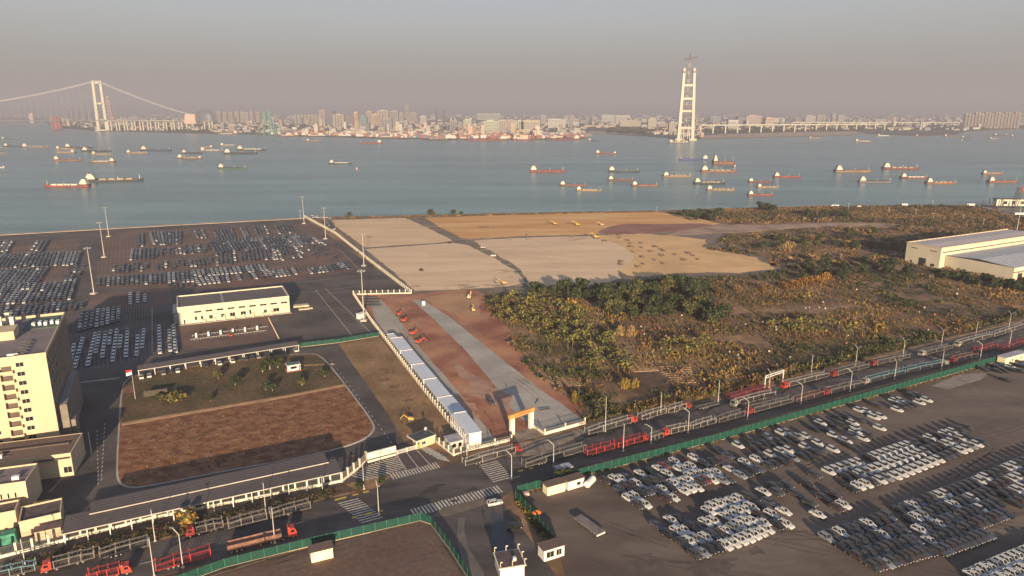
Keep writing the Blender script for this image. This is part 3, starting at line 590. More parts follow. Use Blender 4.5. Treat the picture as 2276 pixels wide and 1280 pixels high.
# pavilion on the lawn
p = G(652, 823); t = thing('garden_pavilion', 'small white pavilion with dark flat roof on a red base by the lawn', 'pavilion', tuple(p), AX + .02)
MB().box(-3.2, 3.2, -2.5, 2.3, 0, .35).build('plinth', M('red_plinth', (.36, .11, .07), var=.15), t)
MB().box(-2.3, 2.3, -1.4, 1.6, .35, 2.9).build('wall', whitem, t)
MB().box(-2.9, 2.9, -2.1, 2.1, 2.9, 3.15).build('roof', white, t); MB().box(-2.6, 2.6, -1.8, 1.8, 3.15, 3.22).build('roof_glass', M('roof_glass', (.05, .07, .065), rough=.2), t)
MB().box(-1.3, 1.3, -1.46, -1.38, 1.2, 2.3).build('window', glass, t)
for x in (-2.7, 2.7):
    MB().box(x - .1, x + .1, -1.9, -1.7, .35, 2.9).build('post', white, t)
# guardhouse and gate
a, b = G(930, 998), G(966, 985); L, rz = line_frame(a, b); L *= 1.0
t = thing('guardhouse', 'white guardhouse with dark roof beside the sliding gate', 'guardhouse', tuple(a), rz)
MB().box(.8, L, 0, 4.6, 0, 3.0).build('wall', cream, t)
MB().box(-1.2, L + .3, -.6, 5.2, 3.0, 3.3).build('roof', white, t); MB().box(-.9, L, -.3, 4.9, 3.3, 3.36).build('roof_deck', darkm, t)
facade_windows(t, [(1.4, 1.1, 1.5, 1.0)], -.02)
MB().box(-.6, -.2, .2, .6, 0, 3).build('post', white, t)
link('satellite_dish', MB().bar((L - .8, 4, 3.36), (L - .8, 4, 4.1), .1).bar((L - 1.2, 3.8, 4.1), (L - .7, 4.1, 4.5), .9, .9, n=8).mesh('satellite_dish', whitem), t)
def text(s, size, m, parent, loc, rot=(math.pi / 2, 0, 0), name='lettering', ext=.01, align='CENTER'):
    c = bpy.data.curves.new(name, 'FONT'); c.body = s; c.size = size; c.extrude = ext; c.align_x = align; c.align_y = 'CENTER'; c.materials.append(m); c.resolution_u = 2
    tmp = bpy.data.objects.new('tmp', c); C.objects.link(tmp); bpy.context.view_layer.update()
    me = bpy.data.meshes.new_from_object(tmp.evaluated_get(bpy.context.evaluated_depsgraph_get())); bpy.data.objects.remove(tmp)
    o = bpy.data.objects.new(name, me); C.objects.link(o); o.parent = parent; o.location = loc; o.rotation_euler = rot; return o
a, b = G(817, 1028), G(880, 1011); L, rz = line_frame(a, b)
t = thing('gate_sign', 'long white gate sign with dark characters left of the sliding gate', 'sign', tuple(a), rz)
MB().box(0, L, -.35, .25, 0, .7).build('plinth', white, t); MB().box(.2, L - .2, -.05, .2, .7, 1.2).build('shadow_gap', darkm, t)
MB().box(0, L, -.3, .3, 1.2, 3.3).build('sign_panel', M('sign_ivory', (.70, .64, .48), var=.04), t)
text('广州港', .55, darkm, t, (2.2, -.32, 2.75)); text('汽车物流有限公司码头', .62, darkm, t, (L * .56, -.32, 2.05))
a, b = G(881, 1010), G(927, 997); L, rz = line_frame(a, b)
t = thing('sliding_gate', 'low silver sliding gate between gate sign and guardhouse', 'gate', tuple(a), rz)
mb = MB().box(0, L, -.2, .2, 1.25, 1.35).box(0, L, -.2, .2, .1, .2); k = .2
while k < L: mb.box(k - .05, k + .05, -.18, .18, .2, 1.25); k += .4
mb.build('gate_leaf', M('gate_silver', (.55, .52, .48), var=.1, rough=.4), t)
for x in (.3, L / 2, L - .6): MB().box(x - .1, x + .1, -.4, .4, 0, 1.5).build('gate_post', whitem, t)
MB().box(L + .2, L + .7, -.6, 0, 0, 1.6).build('barrier_box', yelp, t)
# arch
a, b = G(1138, 966), G(1180, 951); L, rz = line_frame(a, b); ha = 6.2
t = thing('entrance_arch', 'white entrance arch with an orange banner across its top', 'arch', tuple(a), rz)
for x in (0, L):
    MB().box(x - .9, x + .9, -.5, .5, 0, ha).build('pillar', white, t)
    MB().box(x - .62, x + .62, -.56, -.502, .8, ha - 1.6).build('pillar_panel', M('banner_cream', (.72, .62, .50), var=.06), t)
MB().box(-1.4, L + 1.2, -.55, .55, ha, ha + 1.5).build('banner', M('banner_orange', (.44, .235, .07), var=.06, scale=.4), t)
text('奋力推进项目建设', .95, M('banner_red', (.35, .03, .01)), t, (L / 2 + .2, -.56, ha + .75))
# container offices
rooft = M('white_sheet_roof', (.52, .55, .60), var=.04, scale=.2, rough=.5)
pa, pb = G(884, 757), G(1028, 948)      # west roof line of the row, on the ground
def cont_office(label, p, q, Wd, h, storeys=1, roofover=.15):
    a, b = G(*p, h), G(*q, h); a.z = b.z = 0; L, rz = line_frame(a, b); t = thing('container_office', label, 'cabin', tuple(a), rz, 'row of white container offices')
    MB().box(0, L, 0, Wd, 0, h).build('wall', whitem, t)
    MB().box(-.2, L + .2, -.2, Wd + roofover, h, h + .16).build('roof', rooft, t)
    MB().box(-.28, -.2, -.2, Wd + roofover, h, h + .34).build('roof_trim', white, t)
    for s in range(storeys):
        n = int(L / 2.6); w = MB().box(0, 1.1, -.05, .05, 0, 1.1).mesh('window', glass)
        for i in range(n): link('window', w, t, (.8 + i * 2.6, 0, .95 + s * 2.8)); link('window', w, t, (.8 + i * 2.6, Wd, .95 + s * 2.8))
    return t, L, Wd
segs = [((861, 744), (869, 752), (876, 743), 'smallest white container office at the top of the row'), ((869, 753), (889, 779), (895, 751), 'first large white roofed container office from the top of the row'), ((891, 781), (914, 810), (917, 778), 'second large white roofed container office from the top'), ((916, 812), (941, 843), (943, 809), 'third large white roofed container office from the top'), ((943, 845), (972, 882), (971, 842), 'fourth large white roofed container office from the top'), ((974, 885), (1006, 922), (1005, 881), 'fifth large white roofed container office, partly in shadow, next to the two-storey one')]
for p, q, e_, lb in segs:
    cont_office(lb, p, q, (G(*e_, 3.0) - G(*p, 3.0)).length, 2.9)
t, L, w_ = cont_office('two-storey white container office at the lower end of the row', (1010, 920), (1043, 964), 4.2, 5.7, 2)
for z in (0, 2.9): MB().box(0, L, -1.5, -.02, z + (2.75 if z == 0 else 2.72), z + 2.85).build('walkway', whitem, t)
pm_ = MB().box(-.07, .07, -1.5, -1.36, 0, 5.6).mesh('walkway_post', whitem)
for i in range(9): link('walkway_post', pm_, t, (.3 + (L - .6) * i / 8, 0, 0))
mb = MB()
for k in range(int(L / .5)): mb.box(k * .5, k * .5 + .04, -1.45, -1.41, 2.85, 3.85)
mb.box(0, L, -1.46, -1.4, 3.85, 3.92).build('railing', whitem, t)
t, L = lowblock('small glass-fronted shelter beside the two-storey container office', (1002, 1000), (1030, 993), 5, 2.7, M('frosted', (.45, .45, .42), rough=.3), M('grey_sheet', (.30, .29, .33)), par=0, name='shelter', cat='shelter', wins=[(.15, .6, 1.2, 1.4), (.6, .6, 1.2, 1.4)])
t, L = lowblock('white equipment kiosk left of the steep wall, by the floodlight mast', (800, 710), (812, 706), 2.5, 2.8, whitem, whitem, par=0, name='kiosk', cat='kiosk')

# cabins of the car yard
def cabin(label, p, q, D, h, wm, rm, name='site_cabin', wins=()):
    t, L = lowblock(label, p, q, D, h, wm, rm, par=0, name=name, cat='cabin', wins=wins)
    mb = MB()
    for k in range(int(L / .45)): mb.box(k * .45 + .1, k * .45 + .22, -.05, -.01, .2, h - .2)
    mb.build('wall_rib', wm, t); return t, L
crw = M('cabin_cream', (.70, .62, .40), var=.06, scale=.3)
cabin('cream cabin with red-brown roof, left of a pair by the fence corner', (1217, 1103), (1256, 1092), 2.9, 3.0, crw, roofb)
cabin('white-pink cabin with brown roof, right of a pair by the fence corner', (1262, 1091), (1298, 1080), 2.9, 3.0, M('cabin_pink', (.68, .58, .50), var=.06), roofb, wins=[(.55, 1.0, 1.3, 1.0)])
cabin('cabin with brown ribbed roof and two pale panels below the orange umbrella', (1209, 1249), (1254, 1235), 3.2, 3.2, M('cabin_grey', (.58, .57, .54), var=.06), roofb, wins=[(.12, .9, 2.1, 1.6), (.6, .9, 1.5, 1.6)])
cabin('lone cream cabin with brown roof in the red-brown yard', (693, 1252), (741, 1240), 3.0, 3.0, crw, roofb)
cabin('grey-blue cabin behind the cabin pair, against the green fence', (1243, 1062), (1272, 1054), 2.6, 2.6, M('cabin_blue', (.30, .31, .33)), M('grey_sheet', (.30, .29, .33)))
cabin('long cream cabin with two windows at the right edge of the car yard', (2233, 812), (2280, 799), 3.4, 3.4, crw, M('grey_sheet', (.30, .29, .33)), wins=[(.3, 1.2, 1, 1), (.7, 1.2, 1, 1)])
# small guardhouse at the bottom edge
p = G(1112, 1290); t = thing('roadside_guardhouse', 'dark-roofed guardhouse with white eaves and roof lamps at the bottom edge', 'guardhouse', tuple(p), R(14))
MB().box(0, 6, 0, 6, 0, 3.2).build('wall', whitem, t); MB().box(-.4, 6.4, -.4, 6.4, 3.2, 3.5).build('roof', white, t)
MB().box(-.1, 6.1, -.1, 6.1, 3.5, 3.58).build('roof_deck', M('soot_roof', (.085, .06, .058)), t); MB().box(3.6, 4.4, 1.6, 2.4, 3.58, 4.4).build('roof_unit', whitem, t)
for x, y in ((0, 6.2), (2.9, 6.2), (6, 6.2), (6.2, 3), (.1, .1), (3, 0), (6.1, .1)): MB().bar((x, y, 3.5), (x, y, 4.9), .12).bar((x, y, 4.9), (x + .5, y, 4.8), .2).build('roof_lamp', white, t)

# right warehouse
g0 = G(2086, 597); t = thing('warehouse', 'large pale warehouse with two stepped roofs at the right edge', 'warehouse', tuple(g0), AX)
pale = M('warehouse_wall', (.47, .42, .32), var=.05, scale=.15); slate = M('blue_grey_roof', (.30, .31, .36), var=.08, scale=.1, rough=.55)
H1, W1, L1 = 14.6, 26, 130
MB().box(0, L1, 0, W1, 0, H1).box(-.15, -.01, 0, W1, 9.2, 9.35).build('wall', pale, t)
mb = MB().box(-.3, L1, -.3, .3, H1, H1 + .7).box(-.3, L1, W1 - .3, W1 + .3, H1, H1 + .7).box(-.3, .3, .3, W1 - .3, H1, H1 + .7); mb.build('parapet', cream, t)
MB().add([(.3, .3, H1 + .05), (L1, .3, H1 + .05), (L1, W1 / 2, H1 + .6), (.3, W1 / 2, H1 + .6)], [(0, 1, 2, 3)]).add([(.3, W1 / 2, H1 + .6), (L1, W1 / 2, H1 + .6), (L1, W1 - .3, H1 + .05), (.3, W1 - .3, H1 + .05)], [(0, 1, 2, 3)]).build('roof', M('lilac_roof', (.40, .36, .37), var=.06), t)
sm = MB().box(0, .3, .5, W1 - .5, 0, .06).mesh('roof_seam', M('roof_seam_pale', (.5, .47, .45)))
for k in range(20): link('roof_seam', sm, t, (4 + k * 6, 0, H1 + .62))
wd = MB().box(-.1, .1, 0, 5.2, 0, 5.5).mesh('doorway', M('door_void', (.02, .018, .016)))
link('doorway', wd, t, (-.02, 10.0, 0)); ws = MB().box(-.1, .1, 0, 5, 0, .5).mesh('window_strip', M('door_void', (.02, .018, .016)))
link('window_strip', ws, t, (-.02, 3, 11.6)); link('window_strip', ws, t, (-.02, 17, 11.6))
for k, (y, w) in enumerate(((3.5, 1.6), (20.5, 1.2), (5.3, .8))): MB().box(-.1, .1, y, y + w, 1.0, 2.6).build('window', glass, t)
MB().box(2, L1, -.12, -.01, 11.2, 11.8).build('window_strip', M('door_void', (.02, .018, .016)), t)
H2, W2 = 9.0, 46
MB().box(6, L1, -W2, -.35, 0, H2).build('wall', pale, t)
MB().add([(5.7, -W2 - .3, H2), (L1, -W2 - .3, H2), (L1, -W2 / 2, H2 + 1.6), (5.7, -W2 / 2, H2 + 1.6), (L1, -.35, H2 + .2), (5.7, -.35, H2 + .2)], [(0, 1, 2, 3), (3, 2, 4, 5)]).build('roof', slate, t)
sm = MB().add([(0, -W2 - .2, H2 + .06), (1.4, -W2 - .2, H2 + .06), (1.4, -W2 / 2, H2 + 1.66), (0, -W2 / 2, H2 + 1.66)], [(0, 1, 2, 3)]).add([(0, -W2 / 2, H2 + 1.66), (1.4, -W2 / 2, H2 + 1.66), (1.4, -.4, H2 + .26), (0, -.4, H2 + .26)], [(0, 1, 2, 3)]).mesh('roof_light', M('roof_light', (.62, .62, .56)))
for k in range(18): link('roof_light', sm, t, (9 + k * 5, 0, 0))
MB().box(-1.2, 1.2, -.1, .1, 0, 4.6).build('doorway', M('door_void', (.02, .018, .016)), t, (14, -W2 - .02, 0)).scale = (2.2, 1, 1)
MB().box(5.8, 30, -W2 - 3, -W2, H2 - 3, H2 - 2.7).build('canopy', pale, t)
# ================================================================== CARS
def prof_loft(mb, secs, mi=0, caps=True):
    o = len(mb.v); n = len(secs[0])
    for s_ in secs: mb.v += [tuple(p) for p in s_]
    for i in range(len(secs) - 1):
        for j in range(n - 1):
            a = o + i * n + j; mb.f.append((a, a + 1, a + n + 1, a + n)); mb.m.append(mi)
    if caps:
        mb.f.append(tuple(o + j for j in range(n))[::-1]); mb.m.append(mi); mb.f.append(tuple(o + (len(secs) - 1) * n + j for j in range(n))); mb.m.append(mi)
# car points along +x, length 4.6; kinds: saloon / suv
def car_meshes(kind, paint):
    K = {'suv': dict(L=4.6, W=1.86, hood=1.02, roof=1.62, deck=1.05, base=.32, ws0=.95, ws1=.30, rr0=-1.75, rr1=-2.12), 'saloon': dict(L=4.75, W=1.82, hood=.90, roof=1.42, deck=.98, base=.30, ws0=1.0, ws1=.25, rr0=-1.0, rr1=-1.75)}[kind]
    L, Wd = K['L'], K['W']; h = Wd / 2; b = MB(); g = {}
    def sec(x, w, top, bot): return [(x, -w * .93, bot), (x, -w, bot + .22), (x, -w, top - .16), (x, -w * .86, top), (x, w * .86, top), (x, w, top - .16), (x, w, bot + .22), (x, w * .93, bot)]
    prof_loft(b, [sec(-L / 2, h * .80, K['deck'] - .14, .42), sec(-L / 2 + .12, h * .93, K['deck'], K['base']), sec(-L / 2 + .8, h, K['deck'] + .03, K['base'] - .05), sec(K['ws0'], h, K['hood'] + .04, K['base'] - .05), sec(L / 2 - .5, h * .97, K['hood'] - .10, K['base']), sec(L / 2 - .08, h * .86, K['hood'] - .26, .36), sec(L / 2, h * .74, K['hood'] - .36, .42)])
    r = h * .70; rt = K['roof']
    b.add([(K['ws1'], -r, rt), (K['rr0'], -r, rt), (K['rr0'], r, rt), (K['ws1'], r, rt), (K['ws1'] - .1, -r * .8, rt + .04), (K['rr0'] + .1, -r * .8, rt + .03), (K['rr0'] + .1, r * .8, rt + .03), (K['ws1'] - .1, r * .8, rt + .04)], [(1, 0, 4, 5), (0, 3, 7, 4), (3, 2, 6, 7), (2, 1, 5, 6), (5, 4, 7, 6)])
    bh = h * .86; z0 = K['hood'] - .02; zr = K['deck']
    for sg in (-1, 1):   # pillars
        b.bar((K['ws0'], sg * bh, z0), (K['ws1'], sg * r, rt + .01), .09); b.bar((K['rr1'], sg * bh, zr), (K['rr0'], sg * r, rt + .01), .12); b.bar((-.45, sg * bh * 1.005, zr), (-.5, sg * r * 1.02, rt), .08)
    b.box(.75, .95, -h - .16, -h, K['hood'] - .02, K['hood'] + .12).box(.75, .95, h, h + .16, K['hood'] - .02, K['hood'] + .12)
    g['body'] = (b.mesh('body', paint), [(0, 0, 0)])
    g['windscreen'] = (MB().add([(K['ws0'], -bh, z0), (K['ws0'], bh, z0), (K['ws1'], r, rt), (K['ws1'], -r, rt)], [(0, 1, 2, 3)]).mesh('windscreen', glass), [(0, 0, 0)])
    g['rear_window'] = (MB().add([(K['rr1'], bh, zr), (K['rr1'], -bh, zr), (K['rr0'], -r, rt), (K['rr0'], r, rt)], [(0, 1, 2, 3)]).mesh('rear_window', glass), [(0, 0, 0)])
    sw = []
    for sg in (-1, 1): sw.append(MB().add([(K['rr1'], sg * bh, zr), (K['ws0'], sg * bh, z0), (K['ws1'], sg * r, rt), (K['rr0'], sg * r, rt)], [(0, 1, 2, 3) if sg < 0 else (3, 2, 1, 0)]).mesh('side_window', glass))
    wm = MB().bar((0, -.11, 0), (0, .11, 0), .66, .66, n=10).bar((0, -.12, 0), (0, .12, 0), .38, .38, 1, n=8).mesh('wheel', [rubber, M('alloy', (.35, .35, .35), rough=.35, metal=.5)])
    hl = MB().box(L / 2 - .12, L / 2 - .02, -.20, .20, -.06, .06).mesh('headlight', M('lamp_glass', (.65, .65, .62), rough=.15)); tl = MB().box(-L / 2 - .01, -L / 2 + .1, -.2, .2, -.07, .07).mesh('tail_light', M('tail_red', (.35, .01, .01), rough=.2))
    return dict(one=g, sw=sw, wheel=wm, hl=hl, tl=tl, K=K, h=h, L=L)
PAINTS = {'white': M('car_white', (.48, .47, .45), var=.03, rough=.25, coat=.5), 'silver': M('car_silver', (.32, .32, .33), var=.03, rough=.3, metal=.5, coat=.4), 'dark grey': M('car_grey', (.040, .038, .038), var=.05, rough=.3, spec=.5, coat=.5), 'black': M('car_black', (.012, .012, .012), var=.05, rough=.25, spec=.5, coat=.5), 'brown': M('car_brown', (.05, .03, .023), var=.05, rough=.3, spec=.5, coat=.4), 'dark red': M('car_red', (.16, .03, .035), var=.05, rough=.3, coat=.5), 'blue-grey': M('car_blue', (.05, .055, .08), var=.05, rough=.3, coat=.5)}
PROTO = {}
def car_proto(kind, col):
    if (kind, col) in PROTO: return copy_tree(PROTO[(kind, col)])
    base = ('mesh', kind)
    d = car_meshes(kind, PAINTS[col]); t = thing('parked_car', '', 'car')
    for n_, (me, locs) in d['one'].items(): link(n_, me, t)
    for me in d['sw']: link('side_window', me, t)
    h, L, K = d['h'], d['L'], d['K']
    for x in (1.42, -1.38):
        for y in (-h + .08, h - .08): link('wheel', d['wheel'], t, (x, y, .33))
    for y in (-h * .62, h * .62):
        link('headlight', d['hl'], t, (-.04, y, K['hood'] - .28)); link('tail_light', d['tl'], t, (0, y, K['deck'] - .25))
    PROTO[(kind, col)] = t; KIDS[t.name] = list(t.children); return t
def z1(x, y): return (1300 + x / 3.765, 940 + y / 3.765)
def z2(x, y): return (1780 + x / 3.369, 900 + y / 3.369)
def z8(x, y): return (1780 + x / 4.266, 640 + y / 4.266)
cars = []   # (block, px, colour)
DK = ['black', 'dark grey', 'dark grey', 'brown', 'black', 'dark grey', 'blue-grey']
rnd = random.Random(11)
def cl(block, f, pts, col):
    for p in pts: cars.append((block, f(*p), col if col != 'dark' else rnd.choice(DK)))
b1 = 'mixed block by fence'
cl(b1, z1, [(248, 488), (300, 478), (433, 525), (465, 438), (615, 395), (693, 445), (752, 342), (913, 308), (1280, 200), (793, 405), (840, 390), (888, 380), (740, 525), (790, 505), (850, 492), (880, 465), (925, 447), (970, 435), (1047, 440), (1098, 425), (1212, 403), (1340, 348), (1435, 320), (1548, 275), (1635, 250), (1700, 240), (1640, 95), (1060, 495), (825, 585), (875, 568), (935, 557), (645, 568), (735, 640), (368, 650), (418, 632), (503, 700)], 'white')
cl(b1, z1, [(1530, 130), (1780, 130), (1150, 500), (1300, 455), (1690, 90), (1740, 310)], 'silver')
cl(b1, z1, [(175, 500), (352, 470), (548, 425), (705, 362), (290, 575), (345, 555), (395, 540), (470, 600), (525, 590), (510, 510), (570, 497), (640, 490), (592, 578), (725, 560), (682, 650), (445, 705), (1100, 250), (1195, 290), (1000, 355), (1060, 345), (1120, 340), (970, 510), (1195, 490), (1345, 440), (1395, 415), (1445, 400), (1480, 290), (1540, 375), (1590, 355), (1645, 335), (1695, 320), (1410, 230), (1465, 210), (1380, 160), (1500, 190), (1545, 175), (1620, 170), (1680, 165), (1740, 150)], 'dark')
cl(b1, z1, [(655, 372), (1010, 495)], 'dark red')
b2 = 'mixed block mid yard'
cl(b2, z1, [(720, 830), (770, 925), (825, 910), (870, 1010), (1010, 855), (1075, 840), (1035, 755), (1065, 718), (1120, 700), (1175, 683), (1235, 665), (1288, 652), (1172, 797), (1225, 775), (1280, 755), (1335, 738), (1390, 722), (1490, 590), (1662, 755), (1560, 780), (1680, 865), (1490, 850), (1008, 980), (1175, 915), (1285, 870), (1335, 845), (1390, 830), (1170, 1045), (1235, 1020), (1300, 1000), (1355, 980), (1410, 955), (1460, 930), (1515, 905)], 'white')
cl(b2, z1, [(932, 990), (1245, 895), (982, 1100), (1350, 935)], 'silver')
cl(b2, z1, [(600, 870), (705, 955), (785, 815), (895, 890), (950, 880), (815, 1022), (920, 1120), (1045, 1075), (1108, 1060), (1060, 950), (1118, 935), (1352, 630), (1402, 650), (1462, 700), (1540, 680), (1600, 600), (1630, 545), (1580, 550), (1685, 540), (1760, 610), (1460, 790), (1612, 875)], 'dark')
cl(b2, z2, [(102, 540), (40, 610), (240, 685), (165, 710), (65, 750), (270, 785)], 'dark'); cl(b2, z2, [(125, 835), (315, 765)], 'white')
b3 = 'scattered group by fence'
cl(b3, z2, [(145, 145), (385, 145), (410, 185), (405, 212), (462, 262), (242, 240), (332, 280), (238, 345), (35, 245), (128, 297), (30, 325), (435, 50), (488, 57), (545, 103), (592, 95), (587, 183), (718, 45)], 'white')
cl(b3, z2, [(100, 195), (182, 192), (212, 150), (310, 165), (335, 98), (440, 125), (375, 245), (300, 210), (272, 108), (508, 238), (350, 318), (60, 390), (100, 368), (150, 348), (15, 400), (565, 18)], 'dark')
cl(b3, z8, [(885, 1083), (940, 1080), (1188, 1075), (1120, 1098)], 'white'); cl(b3, z8, [(1040, 1030), (1105, 1032), (965, 1140), (1005, 1130), (1045, 1118)], 'dark')
b4 = 'small top right cluster'
cl(b4, z8, [(1725, 782), (1850, 760), (1915, 795), (2000, 790), (2070, 800), (1930, 882), (1860, 800), (2050, 745), (2110, 760)], 'black'); cl(b4, z8, [(1985, 760)], 'white'); cl(b4, z8, [(2080, 720)], 'blue-grey')
def row(block, p, q, pattern, f=z2):
    a, b = G(*f(*p)), G(*f(*q)); n = len(pattern)
    for i, ch in enumerate(pattern):
        if ch == '.': continue
        c = {'w': 'white', 's': 'silver', 'd': None, 'b': 'blue-grey'}[ch]
        P_ = a.lerp(b, i / (n - 1)); cars.append((block, P_, c or rnd.choice(DK)))
b5 = 'long three-row block'
row(b5, (205, 510), (430, 440), 'wwwsww'); row(b5, (510, 410), (800, 312), 'dwwwwwww'); row(b5, (850, 290), (1240, 180), 'ddwdwwdd')
row(b5, (345, 560), (1235, 248), 'ddwswwwwwwwwwsdddwwdwd'); row(b5, (375, 640), (640, 560), 'dwwdws'); row(b5, (700, 545), (1350, 290), 'wwwwwwwwdddwwswd')
b6 = 'lower dense dark block'
for r_ in range(4):
    row(b6, (190 + r_ * 118, 1010 + r_ * 72), (650 + r_ * 98, 850 + r_ * 88), ['sdwdddwddd', 'ddddddwddd', 'dddddddddd', 'ddsddddddd'][r_])
b7 = 'upper dense dark block'
for r_ in range(5):
    row(b7, (740 + r_ * 75, 800 + r_ * 78), (1340 + r_ * 62, 580 + r_ * 84), ['ddwdddwwdddddw', 'dwsddddwddwddd', 'wddwddddddwddd', 'wddddddddddddd', 'ddddddddd.....'][r_])
b8 = 'right edge dark block'
for r_ in range(4):
    row(b8, (1380 + r_ * 72, 555 + r_ * 66), (1840 + r_ * 72, 370 + r_ * 66), ['wdddwwdddddd', 'dddwwddddddd', 'ddwwdddddwdd', 'dddwddddddwd'][r_])
b9 = 'pale corner block'
for r_ in range(4):
    row(b9, (1290 + r_ * 85, 1290 + r_ * 85), (1900 + r_ * 85, 1040 + r_ * 85), ['wwwwswwwwswwwwww', 'wwswwwwwwswwwwww', 'swwwwswwwwwwswww', 'wwwwwwwwwwwwwwww'][r_])
CARDIR = R(-54)
items = []
for blk, p, c in cars:
    P_ = p if isinstance(p, Vector) else G(*p)
    items.append((blk, P_, c))
for blk, p, c in (('road', (1100, 1119), 'white'), ('road', (1145, 1171), 'black')): pass
items.sort(key=lambda it: (it[1] - Vector((0, 0, CAM_H))).length)
indiv = items[:285]; rest_cars = items[285:]
byb = {}
for it in indiv: byb.setdefault(it[0], []).append(it)
rnd = random.Random(5)
for blk, its in byb.items():
    rows = {}
    ds = sorted(its, key=lambda it: it[1].dot(B)); cur = None; k = -1
    d0 = min(i[1].dot(B) for i in its)
    for it in its: rows.setdefault(int(round((it[1].dot(B) - d0) / 5.0)), []).append(it)
    for ri, key in enumerate(sorted(rows)):
        rr = sorted(rows[key], key=lambda it: it[1].dot(A))
        for i, (b_, P_, c) in enumerate(rr):
            kind = rnd.choice(['suv', 'suv', 'saloon']) if c != 'white' else rnd.choice(['suv', 'saloon'])
            t = car_proto(kind, c)
            ang = CARDIR + rnd.uniform(-.03, .03) - (R(7) if blk in (b6, b7, b8, b9, b5) else 0)
            put(t, (P_.x, P_.y, .07), ang, f"{c} {'tall' if kind == 'suv' else 'low'} car, {od(i)} from left, {od(ri)} row of {blk}", 'new cars parked in the storage yard')
for (px, c, kind, a, lb, nm) in (((1100, 1122), 'white', 'suv', AX - .1, 'lone white car waiting at the zebra crossing by the side road', 'passing_car'), ((1145, 1174), 'black', 'suv', AX - .1, 'lone dark car in the puddle on the side road', 'passing_car'), ((1092, 898), 'blue-grey', 'suv', R(-62), 'dark car parked on the red earth left of the orange arch', 'passing_car')):
    t = car_proto(kind, c); t.name = nm; put(t, (*G(*px).xy, .1), a, lb)
# the distant vehicle yard: hundreds of cars, one object
def low_car(kind=0):
    mb = MB(); L, h = 4.5, .9; prof_loft(mb, [[(-2.25, -.8, .3), (-2.25, -.8, .95), (-2.25, .8, .95), (-2.25, .8, .3)], [(-1.9, -.9, .25), (-1.9, -.9, 1.05), (-1.9, .9, 1.05), (-1.9, .9, .25)], [(1.0, -.9, .25), (1.0, -.9, 1.0), (1.0, .9, 1.0), (1.0, .9, .25)], [(2.25, -.75, .35), (2.25, -.75, .72), (2.25, .75, .72), (2.25, .75, .35)]], 0)
    mb.add([(-2.0, -.78, 1.05), (1.0, -.78, 1.0), (.3, -.64, 1.52), (-1.6, -.64, 1.52), (-2.0, .78, 1.05), (1.0, .78, 1.0), (.3, .64, 1.52), (-1.6, .64, 1.52)], [(0, 1, 2, 3), (5, 4, 7, 6), (1, 5, 6, 2), (4, 0, 3, 7)], 1)
    mb.add([(-1.6, -.64, 1.525), (.3, -.64, 1.525), (.3, .64, 1.525), (-1.6, .64, 1.525)], [(0, 1, 2, 3)], 0); return mb
LC = low_car(); LCv = np.array(LC.v); 
def mass_cars(name, lst, z=.07):
    mb = MB(); mats = [PAINTS[k] for k in PAINTS]; idx = {k: i for i, k in enumerate(PAINTS)}; gi = len(mats)
    for (x, y, a, c) in lst:
        ca, sa = math.cos(a), math.sin(a); o = len(mb.v)
        mb.v += [(x + v[0] * ca - v[1] * sa, y + v[0] * sa + v[1] * ca, v[2] + z) for v in LC.v]
        mb.f += [tuple(i + o for i in f) for f in LC.f]; mb.m += [gi if m else idx[c] for m in LC.m]
    o = mb.build(name, mats + [glass]); o['kind'] = 'stuff'; return o
lst = [(p.x, p.y, CARDIR - R(7), c) for _, p, c in rest_cars]
rnd = random.Random(21)
def col_block(quad, nu, nv, wts, ang, miss=.04, du=None, rowgap=0, jitter=.08):
    a, b, c, d = [G(*p) for p in quad]; flen = 5.1; rows_across = nv == 1
    nu = nu or max(1, int(((b - a).length + (c - d).length) / 2 / 2.75)); nv = nv or max(1, int(((d - a).length + (c - b).length) / 2 / 5.1))
    for i in range(nu):
        cm = rnd.random()
        colc = rnd.choices(['white', 'dark', 'silver', 'mix'], wts)[0]
        for j in range(nv):
            if rnd.random() < miss: continue
            if rowgap and j % rowgap == rowgap - 1: continue
            u, v = (i + .5) / nu, (j + .5) / nv
            pa_, pd_ = a.lerp(b, u), d.lerp(c, u); p = pa_.lerp(pd_, v); ang = math.atan2((pd_ - pa_).y, (pd_ - pa_).x) if not rows_across else ang
            k = colc if colc != 'mix' else rnd.choice(['white', 'dark', 'silver', 'dark'])
            if rnd.random() < .12: k = rnd.choice(['white', 'dark'])
            lst.append((p.x + rnd.uniform(-jitter, jitter), p.y + rnd.uniform(-.2, .2), ang + rnd.uniform(-.03, .03), k if k in PAINTS else rnd.choice(['black', 'dark grey', 'dark grey', 'blue-grey', 'brown'])))
AL = R(118)
Wt = (1, .08, .05, .05); Dk = (.05, 1, .1, .25); Mx = (.35, .35, .2, .5)
col_block([(-120, 575), (128, 562), (118, 592), (-160, 606)], None, None, Dk, AL)
col_block([(128, 562), (182, 562), (172, 592), (118, 592)], None, None, Wt, AL)
col_block([(-150, 608), (110, 596), (86, 634), (-200, 648)], None, None, Mx, AL)
col_block([(150, 594), (192, 592), (172, 626), (140, 626)], None, None, Mx, AL, miss=.4)
col_block([(85, 634), (172, 626), (160, 668), (60, 674)], None, None, (.8, .2, .3, .5), AL)
col_block([(-200, 648), (85, 632), (58, 676), (-240, 690)], None, None, Mx, AL)
col_block([(-80, 542), (32, 536), (10, 575), (-120, 584)], None, None, (.7, .3, .3, .5), AL, miss=.25)
col_block([(78, 538), (112, 535), (92, 568), (56, 570)], None, None, (.5, .4, .1, .5), AL, miss=.1)
col_block([(330, 518), (405, 516), (403, 543), (340, 547)], None, None, Mx, R(100))
col_block([(290, 556), (344, 554), (344, 576), (286, 580)], None, None, Dk, R(100))
